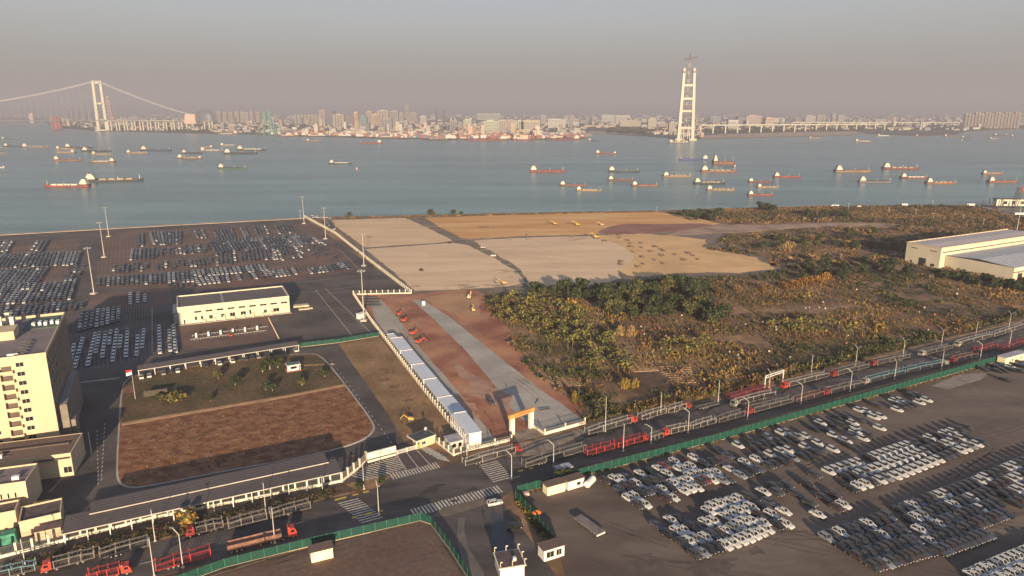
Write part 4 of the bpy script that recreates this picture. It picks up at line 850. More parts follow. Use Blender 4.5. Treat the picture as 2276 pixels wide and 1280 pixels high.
col_block([(304, 522), (320, 521), (320, 549), (304, 550)], None, None, Dk, R(98))
col_block([(428, 513), (452, 512), (462, 530), (436, 531)], None, None, Mx, R(80), miss=.3)
col_block([(470, 513), (516, 509), (528, 535), (484, 538)], None, None, Dk, R(82))
col_block([(532, 508), (545, 507), (558, 530), (545, 532)], None, None, Wt, R(75)); col_block([(560, 505), (592, 503), (600, 520), (568, 523)], None, None, (.6, .4, .2, .5), R(75), miss=.15)
col_block([(606, 502), (652, 500), (664, 518), (618, 521)], None, None, Dk, R(72), miss=.2)
col_block([(462, 541), (670, 526), (690, 548), (476, 564)], None, None, Dk, R(76), miss=.12)
col_block([(476, 565), (525, 562), (530, 590), (478, 592)], None, None, Dk, R(80), miss=.35)
col_block([(596, 556), (668, 550), (684, 576), (606, 582)], None, None, (.8, .3, .4, .5), R(72), miss=.45, jitter=.6)
col_block([(672, 545), (730, 546), (760, 575), (700, 578)], None, None, Dk, R(70), miss=.6, jitter=.6)
col_block([(216, 620), (330, 612), (330, 634), (214, 638)], None, None, Dk, R(97), miss=.05)
col_block([(330, 612), (430, 606), (434, 628), (330, 634)], None, None, Dk, R(92), miss=.08)
col_block([(425, 604), (590, 590), (598, 603), (430, 618)], None, None, Wt, R(80), miss=.03)
col_block([(428, 620), (510, 613), (514, 628), (440, 636)], None, None, Wt, R(82), miss=.05)
col_block([(523, 612), (532, 611), (540, 624), (530, 625)], None, None, Wt, R(78)); col_block([(540, 609), (568, 607), (578, 621), (550, 624)], None, None, Wt, R(78)); col_block([(572, 606), (640, 600), (648, 614), (584, 621)], None, None, Wt, R(76))
col_block([(645, 598), (656, 597), (664, 611), (654, 613)], None, None, Wt, R(74)); col_block([(680, 599), (725, 594), (732, 606), (690, 611)], None, None, (.7, .2, .3, .5), R(72), miss=.15)
col_block([(728, 592), (766, 583), (786, 598), (738, 606)], None, None, Dk, R(70)); col_block([(370, 630), (428, 622), (436, 640), (372, 646)], None, None, Dk, R(88), miss=.5)
col_block([(300, 655), (330, 652), (330, 672), (298, 676)], None, None, Wt, R(95), miss=.2)
col_block([(345, 556), (460, 548), (466, 562), (345, 572)], None, None, Dk, R(88), miss=.55)
col_block([(250, 590), (330, 586), (330, 604), (246, 608)], None, None, Dk, R(95), miss=.45)
col_block([(345, 585), (470, 574), (476, 590), (345, 602)], None, None, Dk, R(88), miss=.5)
col_block([(405, 548), (470, 545), (478, 560), (410, 566)], None, None, Dk, R(88), miss=.6)
col_block([(528, 560), (600, 554), (606, 578), (532, 584)], None, None, Dk, R(75), miss=.3)
col_block([(468, 538), (660, 522), (668, 528), (462, 546)], None, None, Dk, R(76), miss=.1)
col_block([(668, 522), (700, 528), (735, 545), (690, 548)], None, None, Mx, R(70), miss=.4)
col_block([(-80, 690), (190, 672), (185, 690), (-100, 720)], None, None, Dk, AL, miss=.25)
col_block([(-60, 572), (60, 566), (30, 574), (-90, 582)], None, None, Dk, AL, miss=.1)
for q_, w_ in (([(178, 694), (270, 685), (268, 715), (170, 741)], Mx),): col_block(q_, 8, 6, w_, R(106), miss=.02)
# single white files in the shaded lower yard
for (x0, y0, x1, y1, n, ww) in ((165, 772, 158, 805, 7, 0), (184, 758, 167, 817, 12, 0), (212, 747, 196, 812, 13, 0), (222, 745, 214, 784, 6, 0), (235, 744, 228, 794, 9, 0), (246, 741, 243, 765, 4, 0), (260, 739, 251, 803, 12, 0), (269, 752, 266, 772, 4, 0), (284, 737, 280, 793, 11, 0), (307, 752, 304, 790, 8, 0), (320, 738, 316, 773, 7, 0), (354, 730, 356, 785, 13, 0), (377, 740, 379, 780, 9, 0), (386, 729, 391, 783, 13, 0), (290, 656, 290, 676, 3, 0)):
    a, b = G(x0, y0), G(x1, y1); an = math.atan2((b - a).y, (b - a).x); n = max(2, int((b - a).length / 4.9) + 1)
    for i in range(n):
        p = a.lerp(b, i / (n - 1)); lst.append((p.x, p.y, an, 'white' if rnd.random() > .06 else 'dark grey'))
col_block([(306, 838), (664, 776), (664, 782), (308, 845)], None, 1, Mx, AL, miss=.3)
col_block([(692, 478), (730, 483), (735, 487), (690, 484)], None, None, Wt, R(80), miss=.2, jitter=1)
col_block([(715, 492), (732, 494), (748, 512), (735, 512)], None, None, Mx, R(60), miss=.2)
mass_cars('rows_of_cars', lst)
print('CARS', len(indiv), len(lst))
# ================================================================== LORRIES
wheel_me = MB().bar((0, -.18, 0), (0, .18, 0), .95, .95, n=10).bar((0, -.19, 0), (0, .19, 0), .5, .5, 1, n=8).mesh('wheel', [rubber, M('hub_grey', (.20, .19, .18), rough=.6)])
PC = {'red': redp, 'orange': redo, 'white': wornw, 'teal': tealp, 'grey': M('worn_grey_steel', (.15, .135, .115), var=.25, scale=1.2, rough=.6), 'brown': M('rust_brown', (.17, .085, .06), var=.3, scale=.8)}
def cab(t, col, x):   # cab front towards +x, rear at x
    m = PC[col]; b = MB()
    b.add([(x, -1.22, .9), (x + 2.2, -1.22, .7), (x + 2.2, 1.22, .7), (x, 1.22, .9), (x, -1.22, 3.1), (x + 1.7, -1.18, 3.1), (x + 1.7, 1.18, 3.1), (x, 1.22, 3.1), (x + 2.2, -1.2, 1.9), (x + 2.2, 1.2, 1.9)],
          [(3, 2, 1, 0), (0, 1, 8, 5, 4), (2, 3, 7, 6, 9), (4, 5, 6, 7), (1, 2, 9, 8), (8, 9, 6, 5), (3, 0, 4, 7)]).box(x + 2.2, x + 2.32, -1.2, 1.2, .45, 1.0).box(x, x + .5, -1.0, 1.0, 3.1, 3.45, tap=.15)
    o = b.build('cab', m, t)
    MB().add([(x + 2.205, -1.05, 1.95), (x + 2.205, 1.05, 1.95), (x + 1.76, 1.02, 2.95), (x + 1.76, -1.02, 2.95)], [(0, 1, 2, 3)]).build('windscreen', glass, o)
    for s_ in (-1, 1): MB().box(x + .7, x + 1.6, s_ * 1.215 - .02, s_ * 1.215 + .02, 1.95, 2.75).build('side_window', glass, o)
    for y in (-1.05, 1.05): link('wheel', wheel_me, t, (x + 1.2, y, .5))
def carrier(label, p, q, fcol, ccol=None, end='R', deck=True, load=0, rnds=0, cat='lorry', group='car transporter lorries along the road', nm='car_transporter'):
    a, b = G(*p), G(*q); L, rz = line_frame(a, b)
    if end == 'L': a, b = b, a; rz += math.pi
    t = thing(nm, label, cat, (a.x, a.y, .07), rz, group); m = PC[fcol]; Lt = L - (2.6 if ccol else 0)
    lo = MB()
    for y in (-1.2, 1.2): lo.bar((0, y, 1.0), (Lt, y, 1.0), .16, .28)
    n = int(Lt / .8)
    for i in range(n): lo.box(i * .8 + .1, i * .8 + .3, -1.12, 1.12, .98, 1.06)
    for y in (-.75, .75): lo.box(0, Lt, y - .28, y + .28, 1.06, 1.12)
    lo.build('lower_deck', m if fcol == 'red' else M('dark_steel', (.10, .085, .075), var=.3, scale=1.5), t)  # frames other than red get a darker steel lower deck
    if deck:
        up = MB(); sag = .35
        for y in (-1.25, 1.25): up.bar((0, y, 3.0 - sag), (Lt * .35, y, 3.2), .12, .22).bar((Lt * .35, y, 3.2), (Lt, y, 3.35), .12, .22)
        for i in range(int(Lt / 1.1)):
            x = i * 1.1 + .2; z = 3.0 - sag + (.2 + sag) * min(1, x / (Lt * .35)) + .15 * max(0, (x / Lt - .35)); up.box(x, x + .12, -1.2, 1.2, z - .02, z + .05)
        for y in (-.85, .85): up.bar((0, y, 3.05 - sag), (Lt * .35, y, 3.26), .28, .05).bar((Lt * .35, y, 3.26), (Lt, y, 3.40), .28, .05)
        up.build('upper_deck', m, t)
        pm = MB().bar((0, -1.3, .9), (0, -1.3, 3.6), .2, .2).bar((0, 1.3, .9), (0, 1.3, 3.6), .2, .2).mesh('frame_post', PC['orange'] if fcol == 'red' else m)
        pm = [MB().bar((0, y_, .9), (0, y_, 3.6), .2, .2).mesh('frame_post', PC['orange'] if fcol == 'red' else m) for y_ in (-1.3, 1.3)]
        for x in (.15, Lt * .33, Lt * .62, Lt - .2):
            for q_ in pm: link('frame_post', q_, t, (x, 0, 0))
    for x in ((Lt * .22, Lt * .22 + 1.15, Lt * .22 + 2.3) if Lt > 9 else (Lt * .3, Lt * .3 + 1.15)):
        for y in (-1.05, 1.05): link('wheel', wheel_me, t, (x, y, .5))
    if ccol:
        MB().box(Lt - 1.5, Lt + .25, -.5, .5, .65, .95).build('chassis', darkm, t); cab(t, ccol, Lt + .3)
        for y in (-1.05, 1.05): link('wheel', wheel_me, t, (Lt - .7, y, .5))
    t.scale = (1, .95, .8) if deck else (1, 1, 1)
    return t
def up1(o, dz=0): return o
T = [((1030, 1037), (1158, 1003), 'white', 'red', 'R', 'pale transporter with small red cab outside the low white wall left of the arch'),
     ((1163, 1041), (1298, 1002), 'grey', None, 'R', 'grey empty transporter frame beside the lamp post right of the zebra crossing'),
     ((1303, 968), (1412, 937), 'white', 'orange', 'R', 'pale transporter with orange-red cab on the far kerb right of the arch wall'),
     ((1421, 935), (1476, 920), 'white', None, 'R', 'short pale trailer parked between two transporters on the far kerb'),
     ((1480, 920), (1532, 906), 'white', 'red', 'R', 'short pale transporter with dull red cab on the far kerb'),
     ((1300, 1014), (1362, 999), 'red', None, 'R', 'red transporter trailer, left one of the red pair near the green fence'),
     ((1368, 997), (1440, 978), 'red', 'red', 'R', 'red transporter with red cab, right one of the red pair'),
     ((1472, 970), (1530, 955), 'white', 'orange', 'L', 'white-decked transporter with orange cab above the green fence'),
     ((1534, 956), (1586, 942), 'white', None, 'R', 'white-decked trailer coupled behind the orange-cab transporter'),
     ((1618, 893), (1705, 866), 'red', None, 'L', 'dark red transporter with white wheels rounding the bend'),
     ((1626, 905), (1718, 880), 'white', 'white', 'L', 'pale transporter with white cab beside the dark red transporter'),
     ((1658, 922), (1757, 895), 'grey', 'red', 'L', 'grey transporter with red cab close to the green fence, mid road'),
     ((1738, 864), (1836, 838), 'white', 'orange', 'L', 'pale transporter with orange-red cab in front of the gantry sign'),
     ((1830, 880), (1916, 858), 'grey', 'red', 'L', 'grey transporter with red cab near the fence, left of the teal one'),
     ((1918, 855), (2005, 832), 'teal', 'white', 'L', 'teal transporter with white cab near the green fence'),
     ((2010, 830), (2104, 812), 'teal', 'white', 'R', 'pale teal transporter facing right behind the teal one'),
     ((1934, 814), (2016, 796), 'grey', 'red', 'L', 'grey transporter with red cab on the far kerb above the teal one'),
     ((2044, 792), (2110, 776), 'grey', 'white', 'L', 'grey transporter with white cab on the far kerb, farther right'),
     ((2124, 771), (2198, 750), 'white', 'white', 'L', 'white transporter with white cab on the far kerb near the right edge'),
     ((2203, 750), (2274, 728), 'white', None, 'R', 'white trailer frame at the right edge on the far kerb'),
     ((2170, 784), (2212, 775), 'red', None, 'R', 'short red trailer in mid road near the right edge'),
     ((2222, 781), (2290, 760), 'red', None, 'R', 'red transporter frame cut by the right picture edge'),
     ((412, 1194), (497, 1172), 'grey', 'red', 'L', 'grey transporter with red cab under the yellow bush, left road'),
     ((507, 1176), (594, 1154), 'grey', None, 'R', 'grey trailer frame with yellowish posts below the pillared wall'),
     ((346, 1270), (470, 1236), 'red', None, 'R', 'bright red transporter frame at lower left beside a lamp post'),
     ((92, 1273), (212, 1240), 'grey', 'orange', 'L', 'grey transporter with orange-red cab at the lower left kerb'),
     ((222, 1243), (332, 1214), 'grey', None, 'R', 'grey empty trailer behind the orange-red cab transporter, lower left'),
     ((196, 1292), (295, 1270), 'red', 'orange', 'R', 'red transporter with orange cab cut by the bottom edge'),
     ((-10, 1290), (82, 1267), 'teal', None, 'L', 'blue-green trailer at the bottom left corner')]
T += [((1846, 838), (1925, 818), 'grey', 'red', 'L', 'dark transporter with red cab on the far kerb, above the gap before the teal one'),
     ((1440, 983), (1470, 975), 'grey', None, 'R', 'short dark trailer between the red pair and the white-decked transporter'),
     ((1592, 942), (1650, 926), 'grey', None, 'R', 'dark empty trailer between the white-decked and the grey red-cab transporters'),
     ((1764, 897), (1826, 881), 'brown', None, 'R', 'rust-brown trailer close to the green fence, left of the grey red-cab transporter'),
     ((2112, 808), (2166, 794), 'brown', 'red', 'L', 'rust-brown transporter with red cab near the fence at the far right'),
     ((600, 1153), (690, 1130), 'grey', None, 'R', 'dark empty frame on the kerb right of the yellowish posts'),
     ((1716, 842), (1742, 835), 'grey', None, 'R', 'short dark trailer just behind the gantry')]
for p, q, f_, c_, e_, lb in T: carrier(lb, p, q, f_, c_, e_)
carrier('long flat pinkish-red trailer without upper deck on the far kerb', (1548, 912), (1594, 900), 'brown', None, 'R', deck=False)
# brown tipper trailer with orange cab
a, b = G(506, 1228), G(662, 1190); L, rz = line_frame(a, b); t = thing('tipper_lorry', 'long rust-brown open lorry with orange-red cab on the left road', 'lorry', (a.x, a.y, .07), rz)
mb = MB(); Lt = L - 4.2
for x0, x1 in ((0, Lt * .68), (Lt * .7, Lt)): mb.box(x0, x1, -1.25, 1.25, 1.0, 1.15).box(x0, x1, -1.25, -1.15, 1.15, 2.5).box(x0, x1, 1.15, 1.25, 1.15, 2.5).box(x0, x0 + .1, -1.15, 1.15, 1.15, 2.5).box(x1 - .1, x1, -1.15, 1.15, 1.15, 2.5).box(x0 + .1, x1 - .1, -1.15, 1.15, 1.15, 2.1)
mb.build('load_box', PC['brown'], t); MB().box(Lt * .2, Lt + 2, -.5, .5, .6, .98).build('chassis', darkm, t); cab(t, 'orange', Lt + 1.7)
for x in (1, 2.2, 3.4, Lt * .6, Lt * .8, Lt + .4):
    for y in (-1.05, 1.05): link('wheel', wheel_me, t, (x, y, .5))
# gantry sign frame over the road
a, b = G(1699, 866), G(1739, 852); L, rz = line_frame(a, b); t = thing('sign_gantry', 'white steel gantry frame standing on the far side of the road', 'gantry', tuple(a), rz)
for x in (0, L): MB().bar((x, 0, 0), (x, 0, 6), .3, .3).build('post', whitem, t)
mb = MB().bar((0, 0, 6), (L, 0, 6), .2, .2).bar((0, 0, 5), (L, 0, 5), .2, .2)
for i in range(8): mb.bar((L * i / 8, 0, 5), (L * (i + 1) / 8, 0, 6), .1)
mb.build('truss', whitem, t)
# flatbed lying in the yard, tank, umbrella, heap
a, b = G(1283, 1154), G(1336, 1192); L, rz = line_frame(a, b); t = thing('flatbed_trailer', 'low grey flatbed trailer standing alone on the bare yard', 'trailer', (a.x, a.y, .08), rz)
MB().box(0, L, -1.5, 1.5, .75, 1.0).build('bed', M('flatbed_grey', (.16, .13, .12), var=.2, scale=.5), t); MB().box(L - .3, L, -1.45, 1.45, .35, .75).build('bumper', whitem, t)
for x in (2, 3.2, L - 2.5, L - 1.4):
    for y in (-1.1, 1.1): link('wheel', wheel_me, t, (x, y, .45))
sheet('puddle', [(1284, 1150), (1310, 1148), (1330, 1165), (1332, 1180), (1320, 1186), (1300, 1172)], M('wet_ground', (.03, .03, .035), rough=.25), .086)
sheet('puddle', [(1092, 1130), (1118, 1150), (1140, 1168), (1142, 1220), (1140, 1262), (1108, 1272), (1096, 1200), (1090, 1160)], M('wet_asphalt', (.04, .04, .047), rough=.3), .079)
a, b = G(1304, 1086), G(1322, 1068); L, rz = line_frame(a, b); t = thing('water_tank', 'white cylindrical tank lying beside the white-pink cabin', 'tank', tuple(a), rz)
MB().bar((0, 0, 1.3), (L * .75, 0, 1.3), 2.1, 2.1, n=16).bar((L * .75, 0, 1.3), (L * .82, 0, 1.3), 2.1, 2.1, taper=.6, n=16).bar((-.3, 0, 1.3), (0, 0, 1.3), 1.4, 1.4, taper=1.5, n=16).build('tank_shell', whitem, t, smooth=False); MB().box(.3, .8, -.9, .9, 0, .5).box(L * .6, L * .6 + .5, -.9, .9, 0, .5).build('cradle', darkm, t)
t = thing('umbrella', 'round orange umbrella by the green fence gate side', 'umbrella', tuple(G(1193, 1152))); MB().bar((0, 0, 0), (0, 0, 2.0), .07).build('pole', darkm, t)
mb = MB(); n = 10; mb.v = [(0, 0, 2.55)] + [(1.35 * math.cos(2 * math.pi * i / n), 1.35 * math.sin(2 * math.pi * i / n), 1.9) for i in range(n)]; mb.f = [(0, 1 + i, 1 + (i + 1) % n) for i in range(n)]; mb.m = [0] * n; mb.build('canopy', M('umbrella_orange', (.75, .17, .03), var=.1), t)
for (px, lb) in (((1345, 974), ''), ((1614, 966), 'red barrel against the green fence foot, left of two'), ((1793, 921), 'red barrel against the green fence foot, right of two')):
    if lb: tag(MB().bar((0, 0, 0), (0, 0, 1.2), 1.0, 1.0, n=10).build('barrel', redo, None, tuple(G(*px)) ), lb, 'barrel', 'red barrels')
tag(MB().box(0, 1.8, 0, 1.6, 0, 1.0, tap=.15).build('debris_bag', M('pink_plastic', (.5, .33, .3)), None, tuple(G(1165, 1105)), .4), 'pale pink bag of debris at the green fence corner', 'bag')
# ================================================================== LAMPS AND MASTS
lampm = M('lamp_pole', (.40, .385, .36), var=.05, rough=.5)
def lamp_proto(kind):
    t = thing('street_lamp', '', 'street lamp'); H_ = 9.0
    MB().bar((0, 0, 0), (0, 0, H_ * .86), .30, .30, taper=.6, n=6).build('pole', lampm, t)
    if kind == 'single': MB().bar((0, 0, H_ * .86), (1.7, 0, H_), .14, .14).build('arm', lampm, t); MB().box(1.5, 2.5, -.2, .2, H_ - .04, H_ + .1).build('lamp_head', greym, t)
    if kind == 'straight': MB().bar((0, 0, H_ * .86), (0, 0, H_), .14, .14).build('arm', lampm, t); MB().box(-.15, .9, -.18, .18, H_ - .04, H_ + .1).build('lamp_head', greym, t)
    if kind == 'double':
        MB().bar((0, 0, H_ * .86), (1.4, 0, H_), .13, .13).bar((0, 0, H_ * .86), (-1.4, 0, H_ * .98), .13, .13).build('arm', lampm, t)
        for x in (1.1, -2.0): MB().box(x, x + .9, -.18, .18, H_ - .1, H_ + .05).build('lamp_head', greym, t)
    MB().box(-.3, .3, -.3, .3, 0, .35).build('base', concrete, t); KIDS[t.name] = list(t.children); return t
LP = {}
LAMPS = [((345, 1203), 1135, 'straight', 'beside the lower carport, second lamp from the left'), ((343, 1281), 1198, 'straight', 'in the foreground between grey trailer and bright red frame'), ((57, 1259), 1200, 'straight', 'leftmost, before the pillared wall at the corner'), ((407, 1262), 1176, 'single', 'in front of the bright red transporter frame'), ((591, 1140), 1075, 'straight', 'in front of the middle of the pillared wall'),
         ((611, 1207), 1130, 'straight', 'beside the rust-brown open lorry'), ((718, 1104), 1060, 'straight', 'at the right end of the pillared wall'), ((809, 1087), 1028, 'straight', 'beside the hatched triangle left of the gate'), ((842, 1143), 1073, 'double', 'on the road divider near the yellow bars'), ((1038, 1024), 975, 'straight', 'beside the two-storey container office'),
         ((1137, 1067), 1003, 'single', 'at the zebra crossing below the arch'), ((1230, 1039), 980, 'single', 'on the verge beside the grey empty frame'), ((1385, 1003), 943, 'straight', 'behind the red transporter pair'), ((1447, 985), 945, 'single', 'between red pair and white-decked transporter'), ((1345, 960), 882, 'straight', 'at the scrub edge above the far kerb transporters'),
         ((1468, 922), 873, 'straight', 'at the scrub edge, second from the arch wall'), ((1596, 893), 846, 'straight', 'left of the dark red transporter on the bend'), ((1529, 962), 908, 'single', 'rising through the white-decked transporter'), ((1661, 932), 885, 'single', 'rising through the grey transporter with red cab'), ((1709, 864), 822, 'double', 'tallest, next to the gantry'),
         ((1780, 897), 850, 'single', 'left of the pair before the teal transporter'), ((1803, 827), 790, 'straight', 'at the scrub edge right of the gantry'), ((1889, 870), 820, 'single', 'rising over the grey transporter left of the teal one'), ((1901, 815), 768, 'double', 'at the scrub edge above the teal transporter'), ((1988, 842), 798, 'double', 'rising over the teal transporter'),
         ((2006, 797), 752, 'double', 'at the scrub edge between grey transporters'), ((2092, 822), 780, 'straight', 'rising over the pale teal transporter'), ((2092, 768), 730, 'double', 'at the scrub edge above the far grey transporter'), ((2168, 748), 715, 'straight', 'at the scrub edge above the white transporter'), ((2178, 800), 760, 'single', 'rising over the short red trailer'),
         ((2241, 735), 692, 'double', 'at the scrub edge near the right picture edge'), ((2242, 775), 730, 'double', 'rising over the red frame at the right edge'), ((1385, 640), 612, '', '')]
for base, ty, kind, lb in LAMPS:
    if not kind: continue
    H_ = hgt(base, ty)
    t = copy_tree(LP[kind]) if kind in LP else lamp_proto(kind); LP.setdefault(kind, t)
    side = AX + math.pi / 2 if 'far' in lb or 'scrub' in lb else AX + math.pi / 2
    put(t, tuple(G(*base)), AX + (math.pi / 2 if kind != 'single' else math.pi * .75), f"white street lamp {lb}", 'street lamps along the lorry road', (1, 1, H_ / 9))
def mast(label, base, ty):
    H_ = hgt(base, ty); t = thing('floodlight_mast', label, 'mast', tuple(G(*base)), 0, 'tall floodlight masts')
    MB().bar((0, 0, .8), (0, 0, H_), .6, .6, taper=.45, n=8).build('pole', M('mast_paint', (.42, .38, .32), var=.05), t)
    MB().box(-1.6, 1.6, -1.6, 1.6, 0, .8).build('footing', concrete, t)
    r = MB(); n = 8
    for i in range(n):
        a0, a1 = 2 * math.pi * i / n, 2 * math.pi * (i + 1) / n; r.bar((1.5 * math.cos(a0), 1.5 * math.sin(a0), H_ - .8), (1.5 * math.cos(a1), 1.5 * math.sin(a1), H_ - .8), .15)
        if i % 2 == 0: r.bar((0, 0, H_ - .8), (1.5 * math.cos(a0), 1.5 * math.sin(a0), H_ - .8), .12)
    r.build('head_ring', darkm, t); fl_ = MB().box(-.35, .35, -.25, .25, -.35, .25).mesh('floodlight', greym)
    for i in range(8): link('floodlight', fl_, t, (1.7 * math.cos(2 * math.pi * i / n), 1.7 * math.sin(2 * math.pi * i / n), H_ - .9), 2 * math.pi * i / n)
mast('floodlight mast with dark head, nearest on the left, between car blocks', (209, 653), 548)
mast('floodlight mast with pale head, right of the nearest left mast', (232, 572), 492)
mast('floodlight mast by the quay, behind the other two on the left', (242, 526), 459)
mast('floodlight mast at the quay corner where the wall begins', (676, 497), 436)
mast('floodlight mast behind the wall by the white cars at the quay corner', (724, 531), 460)
mast('floodlight mast beside the wall, above the empty asphalt', (809, 591), 515)
mast('tall floodlight mast beside the white kiosk and steep wall', (809, 713), 598)
mast('floodlight mast behind the large warehouse at the right edge', (2256, 535), 440)
for k, (x, yb_, yt) in enumerate(((668, 488, 468), (1460, 470, 461), (2072, 458, 446), (1975, 472, 462), (1885, 468, 452), (2035, 478, 466), (2074, 488, 474), (2140, 488, 478), (2185, 503, 488))):
    t = thing('slim_pole', f"slim pale pole on the far grassland, {od(k)} from left along the shore", 'pole', tuple(G(x, yb_)), 0, 'slim poles near the shore')
    H_ = hgt((x, yb_), yt); MB().bar((0, 0, 0), (0, 0, H_), .35, .35, taper=.6, n=6).build('shaft', lampm, t); MB().box(-.9, .9, -.2, .2, H_, H_ + .25).build('lamp_head', lampm, t)
# flagpole
t = thing('flagpole', 'white flagpole with red and white flag at the lawn corner', 'flagpole', tuple(G(301, 888))); H_ = hgt((301, 888), 822)
MB().bar((0, 0, 0), (0, 0, H_), .22, .22, taper=.5, n=6).build('pole', M('mast_paint', (.55, .50, .42)), t)
fm = MB(); n = 6
for i in range(n + 1): x = -i * .38; fm.v += [(x, .15 * math.sin(i * 1.1), H_ - 1.9 - i * .12), (x, .15 * math.sin(i * 1.1 + .3), H_ - .9 - i * .08), (x, .15 * math.sin(i * 1.1 + .6), H_ - .1 - i * .04)]
for i in range(n):
    q = i * 3; fm.f += [(q, q + 3, q + 4, q + 1), (q + 1, q + 4, q + 5, q + 2)]; fm.m += [1, 0]
fm.build('flag', [M('flag_red', (.65, .02, .03)), M('flag_white', (.7, .65, .62))], t)
# charging posts and bay frames in front of the hall
for i in range(6):
    p = G(436.5 + i * 27.1, 750 - i * 3.3)
    t = thing('charging_post', f"white charging post before the hall, {od(i)} from left of six", 'charger', tuple(p), R(25), 'six white charging posts'); MB().box(-.45, .45, -.35, .35, .2, 2.3).build('cabinet', whitem, t); MB().box(-.6, .6, -.5, .5, 0, .2).build('footing', concrete, t)
mb = MB()
for i in range(24):
    for r_ in range(2):
        p = G(425 + i * 7 + r_ * 3, 757 - i * .85 - r_ * 9); d = Vector((math.cos(R(25)), math.sin(R(25)), 0)); u = Vector((-d.y, d.x, 0))
        mb.bar(p + u * 0, p + Vector((0, 0, .7)), .08); mb.bar(p + Vector((0, 0, .7)), p + d * 1.4 + Vector((0, 0, .7)), .08)
o = mb.build('bay_barriers', whitem); tag(o, kind='stuff')
t = car_proto('saloon', 'dark red'); t.name = 'charging_car'; put(t, (*G(513, 746).xy, .05), R(115), 'bright red car standing between the third and fourth charging posts', None)
for c in list(t.children):
    if c.name.startswith('body'):
        c.data = c.data.copy(); c.data.materials[0] = redo
# hedge row of small traffic posts beside the charging yard
pm_ = MB().bar((0, 0, 0), (0, 0, .95), .35, .35, n=6).mesh('bollard', M('bollard_pale', (.5, .42, .3)))
for i in range(14):
    o = link('bollard', pm_, None, tuple(G(597 + i * 1.75, 709 + i * 3.4))); tag(o, f"pale bollard, {od(i)} from top of the file right of the charging yard", 'bollard', 'file of bollards')
# rubble and framework right of the hall
for k, (x, y, w, d_, h_) in enumerate(((652, 684, 9, 5, .7), (664, 690, 6, 4, .4), (676, 688, 5, 3, .5))):
    o = MB().box(0, w, 0, d_, 0, h_, tap=.4).build('pallet_stack', M('crate_buff', (.50, .40, .26)), None, tuple(G(x, y)), R(20)); tag(o, ['low buff stack against the right end of the hall', 'flat buff stack in the middle beside the hall', 'small pale stack farthest right of the hall'][k], 'stack')
# hoarding board and topiary on the lawn
t = thing('notice_board', 'dark framed low board standing on the lawn near the flagpole', 'board', tuple(G(320, 884)), R(24)); MB().box(0, 8.5, 0, .25, .3, 2.6).build('panel', M('board_dark', (.05, .04, .03), var=.3, scale=1), t)
for x in (.2, 8.1): MB().box(x, x + .2, .26, .5, 0, 2.8).build('post', darkm, t)
# ================================================================== MACHINES AND MOUNDS
def excavator(label, p, rz, col=None, s=1.0, grp=None):
    t = thing('excavator', label, 'excavator', (*G(*p).xy, .1), rz, grp); m = col or yelp
    for y in (-1.3, 1.3): MB().box(-2, 2, y - .35, y + .35, 0, .9, tap=.12).build('track', darkm, t)
    MB().box(-2.0, 1.2, -1.35, 1.35, 1.0, 2.2, tap=.12).build('body', m, t); c = MB().box(.1, 1.6, .2, 1.3, 1.3, 3.0, tap=.1).build('cab', m, t); MB().box(1.55, 1.62, .35, 1.15, 1.9, 2.8).build('window', glass, c)
    MB().bar((1.2, -.3, 1.8), (4.2, -.3, 4.6), .45, .45).bar((4.2, -.3, 4.6), (6.6, -.3, 2.4), .35, .35).build('boom', m, t)
    MB().add([(6.2, -.9, 2.6), (7.0, -.9, 2.3), (6.6, -.9, 1.2), (5.8, -.9, 1.6), (6.2, .3, 2.6), (7.0, .3, 2.3), (6.6, .3, 1.2), (5.8, .3, 1.6)], [(0, 1, 2, 3), (7, 6, 5, 4), (0, 3, 7, 4), (1, 5, 6, 2), (2, 6, 7, 3)]).build('bucket', darkm, t)
    t.scale = (s,) * 3; return t
excavator('yellow excavator, leftmost machine on the orange sand', (1234, 500), R(150), s=.95); excavator('yellow excavator, middle one of the machines on the orange sand', (1284, 502), R(160), s=1.05)
excavator('yellow excavator, rightmost on the orange sand', (1338, 502), R(170), s=.85); excavator('yellow excavator among bushes at the centre of the sand platform', (1326, 530), R(155), s=1.1)
excavator('yellow loader on the dark track below the grey sand field', (1120, 632), R(200), s=.8)
excavator('yellow digger half hidden at the scrub edge right of the red earth', (1052, 692), R(100), s=.7)
excavator('pale digger above the other one at the scrub edge', (1043, 664), R(80), M('machine_buff', (.55, .42, .25)), .8); excavator('small orange-yellow digger on the tan ground by the guardhouse', (912, 935), R(200), s=.55)
redm = M('machine_red', (.34, .06, .04), var=.2)
for k, (p, lb) in enumerate((((887, 702), 'uppermost red drilling machine on the red earth'), ((897, 716), 'second red drilling machine from the top on the red earth'), ((917, 745), 'third red drilling machine from the top, with raised arm'), ((931, 764), 'lowest red drilling machine on the red earth'))):
    excavator(lb, p, R(-60 + 12 * k), redm, .8)
for k, (x, y, c, lb) in enumerate(((936, 602, 'dark grey', 'lone dark car in the middle of the grey sand field'), (998, 541, 'brown', 'brown car at the crossing of sand tracks'), (1073, 551, 'white', 'white car on the diagonal sand track, upper one'), (1096, 570, 'white', 'white car on the diagonal sand track, lower one'), (1152, 607, 'dark grey', 'dark car at the lower end of the diagonal sand track'), (800, 562, 'dark grey', 'first dark car in the line beside the far white wall'), (806, 566, 'silver', 'second car in the line beside the far white wall'), (812, 571, 'dark grey', 'last dark car in the line beside the far white wall'))):
    t = car_proto('suv', c); t.name = 'site_car'; put(t, (*G(x, y).xy, .12), R(120 + 20 * k), lb)
mound_m = M('mound_soil', (.13, .085, .05), var=.3, scale=.5, fine=.2)
